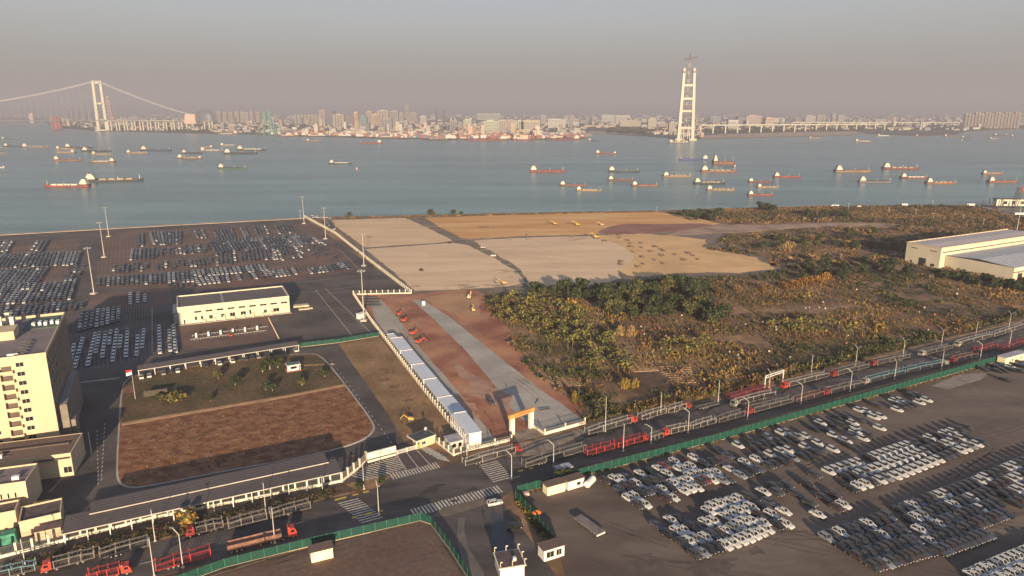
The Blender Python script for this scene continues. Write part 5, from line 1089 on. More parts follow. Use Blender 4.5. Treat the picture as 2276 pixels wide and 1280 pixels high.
def mound_me(seed):
    r = random.Random(seed); n = 10; vs = []; fs = []
    for j, (rr, h) in enumerate(((1, 0), (.8, .35), (.5, .75), (.18, 1.0))):
        for i in range(n): a = 2 * math.pi * i / n; k = rr * r.uniform(.8, 1.2); vs.append((k * math.cos(a), k * math.sin(a), h * r.uniform(.85, 1.1) if h else 0))
    for j in range(3):
        for i in range(n): fs.append((j * n + i, j * n + (i + 1) % n, (j + 1) * n + (i + 1) % n, (j + 1) * n + i))
    fs.append(tuple(range(3 * n, 4 * n))); return MB().add(vs, fs).mesh('mound', mound_m)
mms = [mound_me(i) for i in range(3)]
MO = [(1353, 523), (1376, 523), (1377, 529), (1344, 536), (1395, 535), (1401, 542), (1402, 549), (1425, 541), (1427, 551), (1457, 549), (1470, 555), (1475, 558), (1448, 560), (1409, 561), (1471, 568), (1428, 572), (1502, 567), (1530, 563), (1542, 569), (1458, 579), (1521, 578), (1552, 577), (1381, 582), (1380, 588), (1430, 588), (1419, 594), (1476, 587), (1172, 523), (1080, 506)]
for i, (x, y) in enumerate(MO):
    o = link('soil_heap', mms[i % 3], None, (*G(x, y).xy, .08), i); s_ = 1.7 + .5 * math.sin(i * 2.3); o.scale = (s_ * (4 if i == 28 else 1.3), s_ * 1.1, 1.5); tag(o, 'small dark heap of soil dumped on the warm sand' if i < 27 else ('dark heap at the upper track of the sand platform' if i == 27 else 'wide dark heap on the orange sand field'), 'heap', 'soil heaps on the sand platform' if i < 27 else None)
# black pipes stacked at the yard corner
pm_ = MB().bar((0, 0, .5), (5, 0, .5), 1.0, 1.0, n=8).mesh('pipe', darkm)
for i in range(16):
    o = link('pipe', pm_, None, (*G(800 + (i % 4) * 7 + (i // 4) * 2.5, 664 + (i // 4) * 6).xy, .06), R(27)); tag(o, 'short dark pipe lying behind the corner of the white walls', 'pipe', 'dark pipes behind the white wall corner')
# planks and rods on the site road
for k, (p, q, lb) in enumerate((((1196, 909), (1222, 906), 'upper of two dark rods lying on the pale site road'), ((1200, 913), (1223, 910), 'lower of two dark rods lying on the pale site road'), ((1190, 898), (1196, 887), 'slanting dark rod above the pair on the site road'), ((905, 905), (912, 912), 'plank on the tan ground near the digger'))):
    a, b = G(*p), G(*q); tag(MB().bar((0, 0, .15), tuple(b - a)[:2] + (.15,), .2).build('rod', darkm, None, (a.x, a.y, .1)), lb, 'rod')
# people
skinm = M('skin', (.35, .2, .13)); 
def person(label, p, rz, top, legs):
    me = bpy.data.meshes.new('body'); vs = [(0, 0, .95), (0, 0, 1.25), (0, 0, 1.48), (.1, .0, .92), (.12, .05, .5), (.12, -.02, .06), (-.1, 0, .92), (-.12, -.12, .5), (-.12, -.25, .08), (.2, 0, 1.42), (.28, .03, 1.15), (.26, .14, .92), (-.2, 0, 1.42), (-.28, -.03, 1.15), (-.26, .1, .92), (0, 0, 1.56), (0, .02, 1.70)]
    es = [(0, 1), (1, 2), (0, 3), (3, 4), (4, 5), (0, 6), (6, 7), (7, 8), (2, 9), (9, 10), (10, 11), (2, 12), (12, 13), (13, 14), (2, 15), (15, 16)]
    me.from_pydata(vs, es, []); o = bpy.data.objects.new('person', me); C.objects.link(o); o.location = (*G(*p).xy, .1); o.rotation_euler = (0, 0, rz)
    md = o.modifiers.new('skin', 'SKIN'); rr = [.15, .15, .13, .10, .07, .06, .10, .07, .06, .07, .05, .045, .07, .05, .045, .06, .11]
    for i, r_ in enumerate(rr): me.skin_vertices[0].data[i].radius = (r_, r_)
    me.skin_vertices[0].data[0].use_root = True
    md2 = o.modifiers.new('sub', 'SUBSURF'); md2.levels = 1; md2.render_levels = 1; me.materials.append(top); tag(o, label, 'person')
person('person in dark clothing walking on the pale site road', (1029, 781), .4, darkm, darkm)
person('person in dark clothing standing on the red earth below the walker', (1017, 797), 1.4, darkm, darkm)
person('person in dark clothing near the middle of the site road', (1126, 862), 2.0, M('cloth_blue', (.05, .07, .12)), darkm)
person('person standing at the low wall beside the two-storey container office', (1088, 977), 0, M('cloth_blue', (.05, .07, .12)), darkm)
tag(MB().box(-.9, .9, -.9, .9, 0, 2.4).build('portable_booth', whitem, None, tuple(G(941, 678)), .3), 'small white booth at the upper end of the pale site road', 'booth')
# ================================================================== BOATS
def hullmat(h): return M('hull_' + h, {'red': (.20, .05, .038), 'orange': (.19, .085, .052), 'darkred': (.14, .045, .038), 'brown': (.12, .062, .042), 'tan': (.21, .145, .09), 'dark': (.035, .04, .045), 'grey': (.14, .12, .12), 'blue': (.06, .08, .22), 'green': (.06, .09, .06), 'white': (.55, .52, .46)}[h], var=.18, scale=.1)
cargom = {'sand': M('cargo_sand', (.42, .31, .19), var=.2, scale=.1), 'red': M('deck_red', (.32, .12, .08), var=.2, scale=.1), 'green': M('deck_green', (.16, .22, .13), var=.2, scale=.1), 'dark': M('cargo_dark', (.05, .05, .055), var=.3, scale=.2), 'white': M('cargo_white', (.58, .54, .44), var=.1, scale=.1), 'blue': M('cargo_blue', (.08, .10, .28), var=.1)}
SHIPP = {}
def ship_proto(hc, cc, twin):
    key = (hc, cc, twin)
    if key in SHIPP: return copy_tree(SHIPP[key])
    L, b, D = 60.0, 5.6, 3.4; t = thing('cargo_ship', '', 'boat'); hm = hullmat(hc)
    def sec(x, w, top, bot): return [(x, -w, top), (x, -w * .96, bot + .8), (x, -w * .7, bot), (x, w * .7, bot), (x, w * .96, bot + .8), (x, w, top)]
    mb = MB(); prof_loft(mb, [sec(-30, b * .75, 3.6, -.2), sec(-27, b * .95, 3.3, -.6), sec(-18, b, 2.4, -.8), (sec(16, b, 2.4, -.8)), sec(24, b * .82, 3.0, -.8), sec(28.5, b * .4, 3.9, -.5), sec(30.5, .25, 4.4, 0.6)])
    o = len(mb.v); n = 6; secs = 7
    for i in range(secs - 1): a = i * n; mb.f.append((a, a + n, a + n + 5, a + 5)); mb.m.append(1)
    mb.build('hull', [hm, cargom['dark'] if cc == 'dark' else cargom['red'] if cc == 'red' else cargom['sand']], t)
    MB().box(-30.2, -17, -b * .93, b * .93, 2.4, 4.0, tap=.3).build('stern_deck', hm if hc in ('dark', 'grey') else hullmat('dark'), t)
    if twin: MB().box(22, 27, -3, 3, 3, 6.5, tap=.3).build('fore_cabin', whitem, t)
    c = MB().box(-28, -18.5, -4.2, 4.2, 4.0, 6.8).box(-27, -19.5, -3.8, 3.8, 6.8, 9.2).box(-26, -21, -3.2, 3.2, 9.2, 11.4).build('cabin', M('ship_white', (.50, .47, .38), var=.05), t)
    MB().box(-20.98, -20.9, -3, 3, 9.9, 10.9).build('bridge_window', glass, c)
    MB().box(-27, -25, -1, 1, 11.4, 13.2, tap=.2).build('funnel', hullmat('dark') if hc != 'dark' else hullmat('red'), c)
    mm = MB().bar((0, 0, 2.4), (0, 0, 12), .5, taper=.5).mesh('mast', whitem)
    for x in (-22.5, 4, 26.5): link('mast', mm, t, (x, 0, 4 if x < 0 else 0)).scale = (1, 1, .8 if x == 26.5 else .62)
    h_ = MB()
    if cc == 'sand' or cc == 'white':
        for k in range(4): pass
        for k in range(4): MB().box(-15 + k * 9, -7 + k * 9, -4.2, 4.2, 2.4, 4.4, tap=1.2 if cc == 'sand' else .2).build('cargo_heap' if cc == 'sand' else 'hatch_cover', cargom[cc], t)
    else:
        for k in range(4): MB().box(-15.5 + k * 9.2, -7.2 + k * 9.2, -4.3, 4.3, 2.4, 3.4).build('hatch_cover', cargom[cc], t)
    MB().bar((-17, -b, 3.0), (24, -b * .85, 3.5), .3).bar((-17, b, 3.0), (24, b * .85, 3.5), .3).build('bulwark', hullmat('dark') if hc != 'white' else hm, t)
    SHIPP[key] = t; KIDS[t.name] = list(t.children); KIDS[c.name] = list(c.children); return t
# x left, x right, waterline y, hull, cargo, stern side, slant, label
BO = [(1177, 1256, 382, 'red', 'red', 'L', 'bright orange-red cargo boat, leftmost of the right anchorage'), (1352, 1421, 382, 'dark', 'green', 'L', 'dark boat with green deck right of the orange-red boat'), (1351, 1409, 401, 'brown', 'red', 'L', 'brown boat just below the green-decked boat'), (1323, 1371, 342, 'red', 'red', 'LT', 'red boat with white cabins at both ends, alone in mid river'),
      (1244, 1304, 413, 'brown', 'red', 'L', 'brown boat below the orange-red boat, upper of two'), (1280, 1337, 424, 'tan', 'sand', 'L', 'tan boat below the orange-red boat, lower of two'), (1403, 1463, 413, 'orange', 'red', 'L', 'orange-brown boat right of the brown pair, nearer'), (1472, 1537, 393, 'tan', 'sand', 'L', 'tan boat with bright cabin below the blue barge'),
      (1541, 1612, 408, 'dark', 'sand', 'L', 'dark boat with tan deck in the middle of the anchorage'), (1557, 1636, 382, 'orange', 'sand', 'L', 'long orange-tan boat right of centre, below two others'), (1583, 1632, 364, 'orange', 'red', 'L', 'orange boat moored above the small dark tug'), (1610, 1636, 371, 'dark', 'dark', 'R', 'small dark tug beside the orange boat'), (1509, 1574, 356, 'blue', 'blue', 'R', 'long blue barge with white cabin at the right end'),
      (1570, 1632, 423, 'tan', 'sand', 'L', 'tan boat at the lower middle of the anchorage'), (1663, 1715, 405, 'darkred', 'red', 'L', 'dark red boat, upper of a stack of three'), (1681, 1732, 417, 'tan', 'sand', 'L', 'tan boat, middle of a stack of three'), (1661, 1719, 434, 'red', 'red', 'L', 'red boat nearest the bank, lowest of a stack of three'), (1718, 1780, 394, 'red', 'red', 'L', 'red-brown boat right of the stack of three'),
      (1853, 1936, 382, 'tan', 'red', 'L', 'long tan-brown boat with greenish cabin, right anchorage'), (1961, 2041, 376, 'darkred', 'sand', 'L', 'long dark red boat, farthest up in the right cluster'), (1908, 1982, 405, 'grey', 'dark', 'L', 'dark grey boat with pale cabin in the right cluster'), (2000, 2063, 396, 'darkred', 'white', 'L', 'dark red boat with a large white cabin'), (2056, 2127, 408, 'orange', 'sand', 'L', 'orange and black boat, lowest of the right cluster'),
      (2181, 2231, 387, 'orange', 'sand', 'L', 'orange boat near the right edge, upper of two'), (2193, 2263, 405, 'orange', 'red', 'L', 'orange-tan boat near the right edge, lower of two'), (1900, 1937, 315, 'tan', 'white', 'L', 'small tan boat far off right of the pylon'), (1307, 1336, 313, 'dark', 'dark', 'L', 'small dark boat off the harbour mouth'), (1486, 1530, 318, 'grey', 'white', 'LT', 'grey work barge at the foot of the tall pylon'),
      (1950, 1976, 302, 'white', 'white', 'L', 'small white boat near the far right bank, leftmost'), (2035, 2060, 303, 'darkred', 'red', 'L', 'small dark red boat near the far right bank'), (2098, 2126, 303, 'red', 'red', 'L', 'small red boat near the far right bank'), (2136, 2154, 313, 'dark', 'dark', 'L', 'tiny dark boat far right, lower'), (2136, 2160, 306, 'dark', 'dark', 'L', 'tiny dark boat far right, upper'), (2198, 2222, 309, 'red', 'white', 'L', 'small red and white boat near the right edge far off'),
      (2208, 2238, 301, 'dark', 'dark', 'LT', 'dark boat with two cabins far off near the right edge'), (1798, 1824, 308, 'tan', 'sand', 'L', 'tiny tan boat before the far beach'), (2246, 2270, 303, 'grey', 'dark', 'L', 'tiny grey boat at the far right edge'),
      (100, 200, 415, 'red', 'white', 'R', 'long white-decked boat with red waterline, nearest on the left'), (194, 314, 403, 'dark', 'sand', 'L', 'long dark barge with tan heaps beside the white-decked boat'), (121, 181, 357, 'orange', 'red', 'L', 'orange boat, lowest of the left group'), (200, 257, 361, 'orange', 'white', 'R', 'boat with white deck and orange hull, left group'), (122, 168, 340, 'tan', 'sand', 'R', 'tan boat in the left group, middle'), (125, 168, 332, 'tan', 'sand', 'L', 'tan boat in the left group, upper'),
      (145, 207, 329, 'dark', 'dark', 'L', 'dark barge in the left group, uppermost'), (182, 249, 337, 'dark', 'dark', 'L', 'dark barge in the left group, right'), (204, 249, 344, 'tan', 'sand', 'L', 'low tan barge below the dark barge, left'), (282, 328, 341, 'tan', 'sand', 'L', 'small tan barge left of the long blue-dark one'), (312, 383, 335, 'dark', 'blue', 'L', 'long blue-dark barge, centre left'), (394, 451, 353, 'brown', 'sand', 'LT', 'brown boat with tan heaps and two cabins'),
      (405, 452, 341, 'dark', 'dark', 'L', 'dark barge behind the brown boat with heaps'), (441, 474, 328, 'tan', 'sand', 'R', 'small tan boat, left of a far pair'), (446, 497, 336, 'grey', 'white', 'L', 'thin pale barge below the far pair'), (490, 528, 324, 'grey', 'white', 'L', 'thin white barge, right of a far pair'), (527, 592, 334, 'dark', 'white', 'L', 'dark and white barge far centre left'), (499, 572, 342, 'dark', 'dark', 'L', 'dark barge with orange stern, far centre left'),
      (485, 549, 375, 'green', 'dark', 'L', 'dark green barge alone in the left middle'), (732, 782, 364, 'dark', 'white', 'L', 'dark barge with pale cargo under way in mid river'), (799, 850, 319, 'red', 'red', 'R', 'red boat with white cabin at the right end, far centre'), (681, 715, 314, 'orange', 'sand', 'L', 'small orange and tan boat far centre'), (0, 12, 329, 'tan', 'sand', 'L', 'tiny tan boat at the left edge, upper'), (50, 108, 328, 'grey', 'sand', 'L', 'grey barge near the left edge'), (10, 52, 326, 'dark', 'dark', 'L', 'dark barge near the left edge, upper'),
      (4, 33, 309, 'dark', 'dark', 'L', 'small dark boat alone near the left edge'), (-12, 14, 341, 'tan', 'sand', 'L', 'small tan boat cut by the left edge'), (-14, 11, 373, 'white', 'white', 'R', 'small white boat cut by the left edge, lower'), (484, 530, 298.5, 'tan', 'white', 'R', 'yellowish ship moored at the far quay, leftmost'), (618, 666, 303, 'red', 'white', 'R', 'bright red ship moored at the far quay'), (668, 737, 303.5, 'dark', 'white', 'L', 'dark ship moored right of the bright red one'), (838, 886, 306.5, 'tan', 'white', 'R', 'tan ship with big white bridge at the far quay'),
      (940, 1017, 311, 'dark', 'sand', 'R', 'long dark ship at the container quay'), (1036, 1130, 312, 'red', 'red', 'R', 'long red ship at the container quay, left'), (1140, 1180, 311.5, 'red', 'white', 'L', 'red ship at the container quay, middle'), (1216, 1290, 311, 'darkred', 'red', 'R', 'long dark red ship at the end of the container quay')]
rnd = random.Random(4)
for x0, x1, y, hc, cc, st, lb in BO:
    a, b = G(x0, y, -3), G(x1, y, -3); L = (b - a).length; t = ship_proto(hc, cc, 'T' in st); rz = rnd.uniform(-.08, .08) + (math.pi if st[0] == 'R' else 0)
    if lb.startswith('long dark barge with tan'): rz = R(13)
    s_ = L / 60.5; hs = min(1.25, max(.75, s_))
    if L < 45: hs = s_
    hs *= .9
    if 'moored' in lb or 'quay' in lb: hs = 1.6
    put(t, ((a.x + b.x) / 2, (a.y + b.y) / 2, -3), rz, lb, 'boats on the river', (s_, hs, hs))
    t.name = 'barge' if 'barge' in lb else 'tug' if 'tug' in lb else 'ship' if 'ship' in lb else 'boat'
    t['category'] = 'barge' if 'barge' in lb else 'tug' if 'tug' in lb else 'ship' if 'ship' in lb else 'boat'
tag(MB().bar((0, 0, 0), (0, 0, 4), 5, 5, taper=.4, n=8).build('buoy', M('buoy_pink', (.5, .25, .25)), None, tuple(G(793, 376, -3))), 'small pinkish buoy in mid river', 'buoy')
mb = MB(); a_w = G(730, 366, -2.97); 
for i in range(14): u = i / 13; mb.add([(a_w.x - u * 260, a_w.y - u * 26 - 2 - u * 10, -2.96), (a_w.x - u * 260 - 16, a_w.y - u * 26 - 2 - u * 11, -2.96), (a_w.x - u * 260 - 16, a_w.y - u * 26 - .6 - u * 8, -2.96), (a_w.x - u * 260, a_w.y - u * 26 - .6 - u * 7, -2.96)], [(0, 3, 2, 1)])
mb.build('boat_wake', M('wake_water', (.05, .10, .11), rough=.3))['kind'] = 'structure'
# mooring dock with crane at right edge
g = G(2174, 459); t = thing('floating_dock', 'dark floating dock with a long pale deckhouse at the right edge', 'dock', (g.x, g.y, -3), R(-17))
MB().box(0, 120, -4, 16, 0, 3.2).build('pontoon', M('dock_dark', (.045, .045, .05), var=.2, scale=.1), t)
for k in range(8): MB().box(0, .8, 0, .8, 3.2, 8 + (k % 3) * 2).build('bollard_post', darkm, t, (3 + k * 5, 8 + (k % 2) * 4, 0))
g = G(2209, 458); t = thing('deckhouse', 'long pale deckhouse with dark roof on the floating dock', 'cabin', (g.x + 4, g.y + 2, .2), R(-4)); MB().box(0, 36, 0, 8, 0, 7.5).build('wall', M('deckhouse', (.52, .50, .38)), t); MB().box(-.6, 36.6, -.6, 8.6, 7.5, 8.2).build('roof', darkm, t)
for x in (8, 17, 27): MB().box(x, x + 4, -.1, 0, 2, 5.5).build('window', glass, t)
def lattice(mb, a, b, w, n, th, mi=lambda i: 0, w2=None):
    a = Vector(a); b = Vector(b); d = (b - a); up = Vector((0, 0, 1)) if abs(d.normalized().z) < .9 else Vector((0, 1, 0)); x = d.cross(up).normalized(); y = x.cross(d).normalized(); w2 = w if w2 is None else w2
    cs = [(-1, -1), (1, -1), (1, 1), (-1, 1)]
    for i in range(n):
        p, q = a + d * i / n, a + d * (i + 1) / n; wp = (w + (w2 - w) * i / n) / 2; wq = (w + (w2 - w) * (i + 1) / n) / 2
        P_ = [p + x * cx_ * wp + y * cy_ * wp for cx_, cy_ in cs]; Q_ = [q + x * cx_ * wq + y * cy_ * wq for cx_, cy_ in cs]
        for k in range(4): mb.bar(P_[k], Q_[k], th, th, mi(i)); mb.bar(P_[k], Q_[(k + 1) % 4], th * .7, th * .7, mi(i)); mb.bar(P_[k], P_[(k + 1) % 4], th * .7, th * .7, mi(i))
    return mb
g = G(2252, 468); t = thing('dock_crane', 'dark lattice crane with red boom on the dock at the right edge', 'crane', (g.x, g.y, .2)); lattice(MB(), (0, 0, 0), (4, 0, 26), 4, 8, .35).build('tower', darkm, t); lattice(MB(), (4, 0, 20), (24, 6, 46), 2, 9, .35).build('boom', M('faded_red', (.5, .16, .13)), t)
for k, (x, y, w) in enumerate(((1848, 459, 9), (2005, 456.5, 7), (1906, 461, 4), (2150, 456.5, 9), (2256, 477, 12))):
    o = MB().box(0, w, 0, 4, 0, 2.0).build('shore_hut', whitem, None, (*G(x, y).xy, 0)); tag(o, ['white hut at the shore, leftmost', 'small pale hut at the shore below the boats', 'tiny white hut between the two shore huts', 'pale landing stage by the floating dock', 'pale wall section by the dock at the right edge'][k], 'hut')
a, b = G(2174, 459), G(2276, 486); MB().bar(tuple(a), tuple(b), 3, 1.2).build('sea_wall', concrete)['kind'] = 'structure'
# ================================================================== BRIDGES
conc = M('pylon_concrete', (.50, .475, .385), var=.05, scale=.02)
g = G(1523, 312, -3); hP = 262.0
t = thing('bridge_pylon', 'tall unfinished white H-shaped bridge pylon with three cross beams, right of centre', 'tower', (g.x, g.y, -3))
def leg(x0, x1, w0, w1, z1, y=0): return MB().add([(x0 - w0, y - w0, 0), (x0 + w0, y - w0, 0), (x0 + w0, y + w0, 0), (x0 - w0, y + w0, 0), (x1 - w1, y - w1, z1), (x1 + w1, y - w1, z1), (x1 + w1, y + w1, z1), (x1 - w1, y + w1, z1)], [(3, 2, 1, 0), (4, 5, 6, 7), (0, 1, 5, 4), (1, 2, 6, 5), (2, 3, 7, 6), (3, 0, 4, 7)])
for s_ in (-1, 1):
    leg(s_ * 27, s_ * 19, 6.2, 4.4, hP).build('leg', conc, t)
    MB().box(s_ * 19 - 6.5, s_ * 19 + 6.5, -6.5, 6.5, hP - 12, hP - 4).build('climbing_form', M('form_brown', (.25, .17, .10), var=.2, scale=.1), t)
    MB().box(s_ * 19 - 3, s_ * 19 + 3, -3, 3, hP, hP + 6).build('leg_head', conc, t)
    MB().box(s_ * 27 - 14, s_ * 27 + 14, -12, 12, 0, 7).build('pile_cap', conc, t)
for z in (110, 156, 205):
    w = 27 - 8 * z / hP - 4.5; MB().box(-w, w, -3, 3, z - 4, z + 4).build('cross_beam', conc, t)
for z in (133, 180): w = 27 - 8 * z / hP - 6; MB().box(-w, w, -2, 2, z - 1.5, z + 1.5).build('work_platform', M('form_brown', (.25, .17, .10)), t)
MB().box(-22, 22, -6, 6, 44, 51).build('work_deck', conc, t)
pipes = MB()
for x in (-15, -8, 8, 15): pipes.bar((x, 0, 7), (x, 0, 44), 2.5, 2.5)
pipes2 = pipes; 
for x in (-15, -8, 8, 15): MB().bar((x, 0, 7), (x, 0, 44), 2.5, 2.5).build('support_pipe', conc, t)
t2 = thing('tower_crane', 'dark tower crane rising between the legs of the H-shaped pylon', 'crane', (g.x, g.y + 9, -3))
lattice(MB(), (-2, 0, 0), (1, 0, 300), 5.5, 42, .8, lambda i: (i // 2) % 2).build('crane_mast', [M('crane_rust', (.22, .12, .09)), M('crane_grey', (.40, .37, .36))], t2)
lattice(MB(), (1, 0, 302), (30, -4, 309), 4, 8, .9).build('jib', M('crane_dark', (.10, .085, .08)), t2); lattice(MB(), (1, 0, 302), (-16, 3, 300), 4, 4, .9).build('counter_jib', M('crane_dark', (.10, .085, .08)), t2)
MB().box(-18, -10, -2, 4, 295, 300).build('counterweight', darkm, t2); lattice(MB(), (1, 0, 300), (1, 0, 320), 2.5, 3, .7).build('apex', M('crane_dark', (.10, .085, .08)), t2)
# work boats and cofferdam at the pylon foot
t = thing('work_platform', 'cluttered work platform at the foot of the H-shaped pylon', 'platform', (*G(1508, 317, -3).xy, -3)); MB().box(-26, 26, -8, 8, 0, 3).build('pontoon', M('dock_dark', (.045, .045, .05)), t)
for k in range(6): MB().box(0, 5, -2, 2, 3, 6 + k % 3 * 3).build('deck_cabin', [whitem, roofb, yelp][k % 3], t, (-24 + k * 8, 0, 0))
# suspension bridge, left
g = G(230, 291, -3); hs = 272.0; bx = Vector((.985, .17, 0)).normalized()
t = thing('suspension_bridge', 'hazy white suspension bridge with one tall pylon on the left', 'bridge', (g.x, g.y, -3))
for s_ in (-1, 1):
    o_ = s_ * 17; MB().add([(o_ - 8, s_ * 12 - 7, 0), (o_ + 8, s_ * 12 - 7, 0), (o_ + 8, s_ * 12 + 7, 0), (o_ - 8, s_ * 12 + 7, 0), (o_ * .85 - 6, s_ * 10 - 5, hs), (o_ * .85 + 6, s_ * 10 - 5, hs), (o_ * .85 + 6, s_ * 10 + 5, hs), (o_ * .85 - 6, s_ * 10 + 5, hs)], [(3, 2, 1, 0), (4, 5, 6, 7), (0, 1, 5, 4), (1, 2, 6, 5), (2, 3, 7, 6), (3, 0, 4, 7)]).build('pylon_leg', conc, t)
for z in (58, 150, 262): MB().box(-14, 14, -6, 6, z - 5, z + 5).build('cross_beam', conc, t)
MB().box(-34, 34, -20, 20, 0, 8).build('pile_cap', conc, t)
cab_m = M('cable_pale', (.55, .52, .45))
for s_ in (-1, 1):
    mb = MB(); prev = None
    for i in range(31):
        u = i / 30 * 1100; z = 112 + (hs - 112) * (1 - u / 1100) ** 1.9; p = -bx * u + Vector((0, s_ * 16, z))
        if prev is not None: mb.bar(prev, p, 1.8, 1.8, n=5)
        prev = p
    prev = Vector((0, s_ * 16, hs))
    for i in range(1, 13):
        u = i / 12 * 500; z = 85 + (hs - 85) * (1 - i / 12) ** 1.25; p = bx * u + Vector((0, s_ * 16, z)); mb.bar(prev, p, 1.8, 1.8, n=5); prev = p
    mb.build('main_cable', cab_m, t)
dk = M('deck_grey', (.16, .15, .14), var=.1, scale=.05)
mb = MB(); mb.bar(-bx * 1300 + Vector((0, 0, 58)), bx * 60 + Vector((0, 0, 58)), 34, 4); mb.build('deck', dk, t)
hg = MB()
for i in range(1, 34):
    u = i * 32; z = 112 + (hs - 112) * (1 - u / 1100) ** 1.9
    if u < 1090: hg.bar(-bx * u + Vector((0, 0, 60)), -bx * u + Vector((0, 0, z)), .35)
o = hg.build('hanger_cables', cab_m, t); o['kind'] = 'stuff'
MB().box(465, 530, -10, 30, 40, 92, tap=5).build('anchorage', M('anchor_pink', (.50, .38, .32)), t)
def viaduct(label, p0, p1, z0, z1, n, w, pierw, legs=2, th=4, pm=None):
    a, b = G(*p0, -1), G(*p1, -1); t = thing('viaduct', label, 'bridge', tuple(a)); d = (b - a)
    MB().bar((0, 0, z0), (d.x, d.y, z1), w, th).build('deck', dk if pm is None else conc, t); MB().bar((0, -w / 2 - 1, z0 + th / 2 + .5), (d.x, d.y - w / 2 - 1, z1 + th / 2 + .5), .6, 1.6).build('parapet', conc, t)
    for i in range(n + 1):
        u = i / n; z = z0 + (z1 - z0) * u - th / 2; p = d * u
        for k in range(legs): q = (k - (legs - 1) / 2) * w * .55; MB().box(p.x + q - pierw / 2, p.x + q + pierw / 2, p.y - pierw * .6, p.y + pierw * .6, 0, z - 3).build('pier', conc, t)
        MB().box(p.x - w * .42, p.x + w * .42, p.y - pierw * .6, p.y + pierw * .6, z - 3, z - .05).build('pier_cap', conc, t)
viaduct('long pale viaduct on paired piers leading right from the suspension bridge', (246, 290.5), (470, 289), 56, 48, 13, 30, 6)
viaduct('viaduct running from the H-shaped pylon right along the far bank', (1556, 297), (1965, 289), 40, 33, 17, 20, 6, 1, pm=1)
viaduct('distant low viaduct at the far right above the moored boats', (1760, 283), (2130, 281), 33, 26, 20, 18, 5, 1, pm=1)
for k, (x, y, z, w) in enumerate(((72, 272, 85, 18),)):
    o = MB().box(-w, w, -8, 8, 0, z).build('distant_pier', M('anchor_pink', (.50, .38, .32)), None, tuple(G(x, y, -3))); tag(o, 'pale pink stub pier far off on the left water', 'pier')
# red and white power tower
g = G(252, 281, -1); t = thing('power_tower', 'red and white banded lattice tower right of the suspension pylon', 'tower', tuple(g))
lattice(MB(), (0, 0, 0), (-14, 0, 205), 46, 18, 2.0, lambda i: i % 2, w2=9).build('lattice', [M('tower_red', (.36, .13, .11)), conc], t); lattice(MB(), (-30, 0, 168), (4, 0, 168), 4, 5, 1.2).build('cross_arm', conc, t)
g = G(128, 285, -1); t = thing('floating_crane', 'hazy red crane cluster on the far water at the left', 'crane', tuple(g)); lattice(MB(), (-16, 0, 0), (-8, 0, 75), 26, 6, 4.5).build('frame', M('tower_red', (.36, .13, .11)), t); lattice(MB(), (16, 0, 0), (10, 0, 60), 22, 5, 4.5).build('frame', M('tower_red', (.36, .13, .11)), t); MB().box(-40, 40, -10, 10, -2, 6).build('pontoon', M('dock_dark', (.045, .045, .05)), t)
# quay cranes
def quay_crane(label, p, col, boomup=True, s=1.0, grp='container cranes on the far quay'):
    t = thing('quay_crane', label, 'crane', tuple(G(*p, -1)), 0, grp)
    for x in (-11, 11):
        for y in (-9, 9): MB().bar((x, y, 0), (x, y, 46), 2.2, 2.2).build('leg', col, t)
    MB().bar((-11, -9, 14), (11, -9, 14), 2, 2).bar((-11, 9, 14), (11, 9, 14), 2, 2).bar((-11, -9, 45), (11, -9, 45), 2.4, 2.4).bar((-11, 9, 45), (11, 9, 45), 2.4, 2.4).bar((-11, -9, 14), (-11, 9, 45), 1.4).bar((11, -9, 14), (11, 9, 45), 1.4).build('frame', col, t)
    MB().box(-5, 5, 10, 26, 46, 53).build('machine_house', conc, t); lattice(MB(), (0, -9, 47), (0, 30, 47), 6, 6, 1.2).build('girder', col, t)
    if boomup: lattice(MB(), (0, -10, 47), (0, -18, 96), 7, 8, 1.8).build('boom', col, t)
    else: lattice(MB(), (0, -10, 47), (0, -52, 47), 6, 8, 1.4).build('boom', col, t)
    MB().bar((-5, -6, 46), (0, -2, 68), 1.6).bar((5, -6, 46), (0, -2, 68), 1.6).bar((0, -2, 68), (0, 24, 48), 1).build('apex', col, t); t.scale = (s,) * 3
ck = M('crane_slate', (.11, .12, .13)); cg = M('crane_green', (.14, .27, .24)); cr2 = M('crane_brick', (.26, .12, .09))
quay_crane('dark quay crane with raised boom, left of a pair at the container port', (972, 304), ck, s=1.15); quay_crane('dark quay crane with raised boom, right of a pair at the container port', (989, 304), ck, s=1.15)
quay_crane('green quay crane, left of a pair far centre left', (594, 301), cg, s=1.1); quay_crane('green quay crane, right of a pair far centre left', (606, 300.5), cg, s=1.15)
for k, x in enumerate((575, 620, 908, 1025, 1062, 1150, 1188)): quay_crane(['slate quay crane beside the green pair', 'low green quay crane right of the green pair', 'low brick-red quay crane before tall flats', 'low brick-red quay crane right of the dark pair', 'second low brick-red crane right of the dark pair', 'low brick-red crane by the red ships', 'rightmost low brick-red crane at the port'][k], (x, 301 + .012 * (x - 575)), [ck, cg][k] if k < 2 else cr2, False, .8)
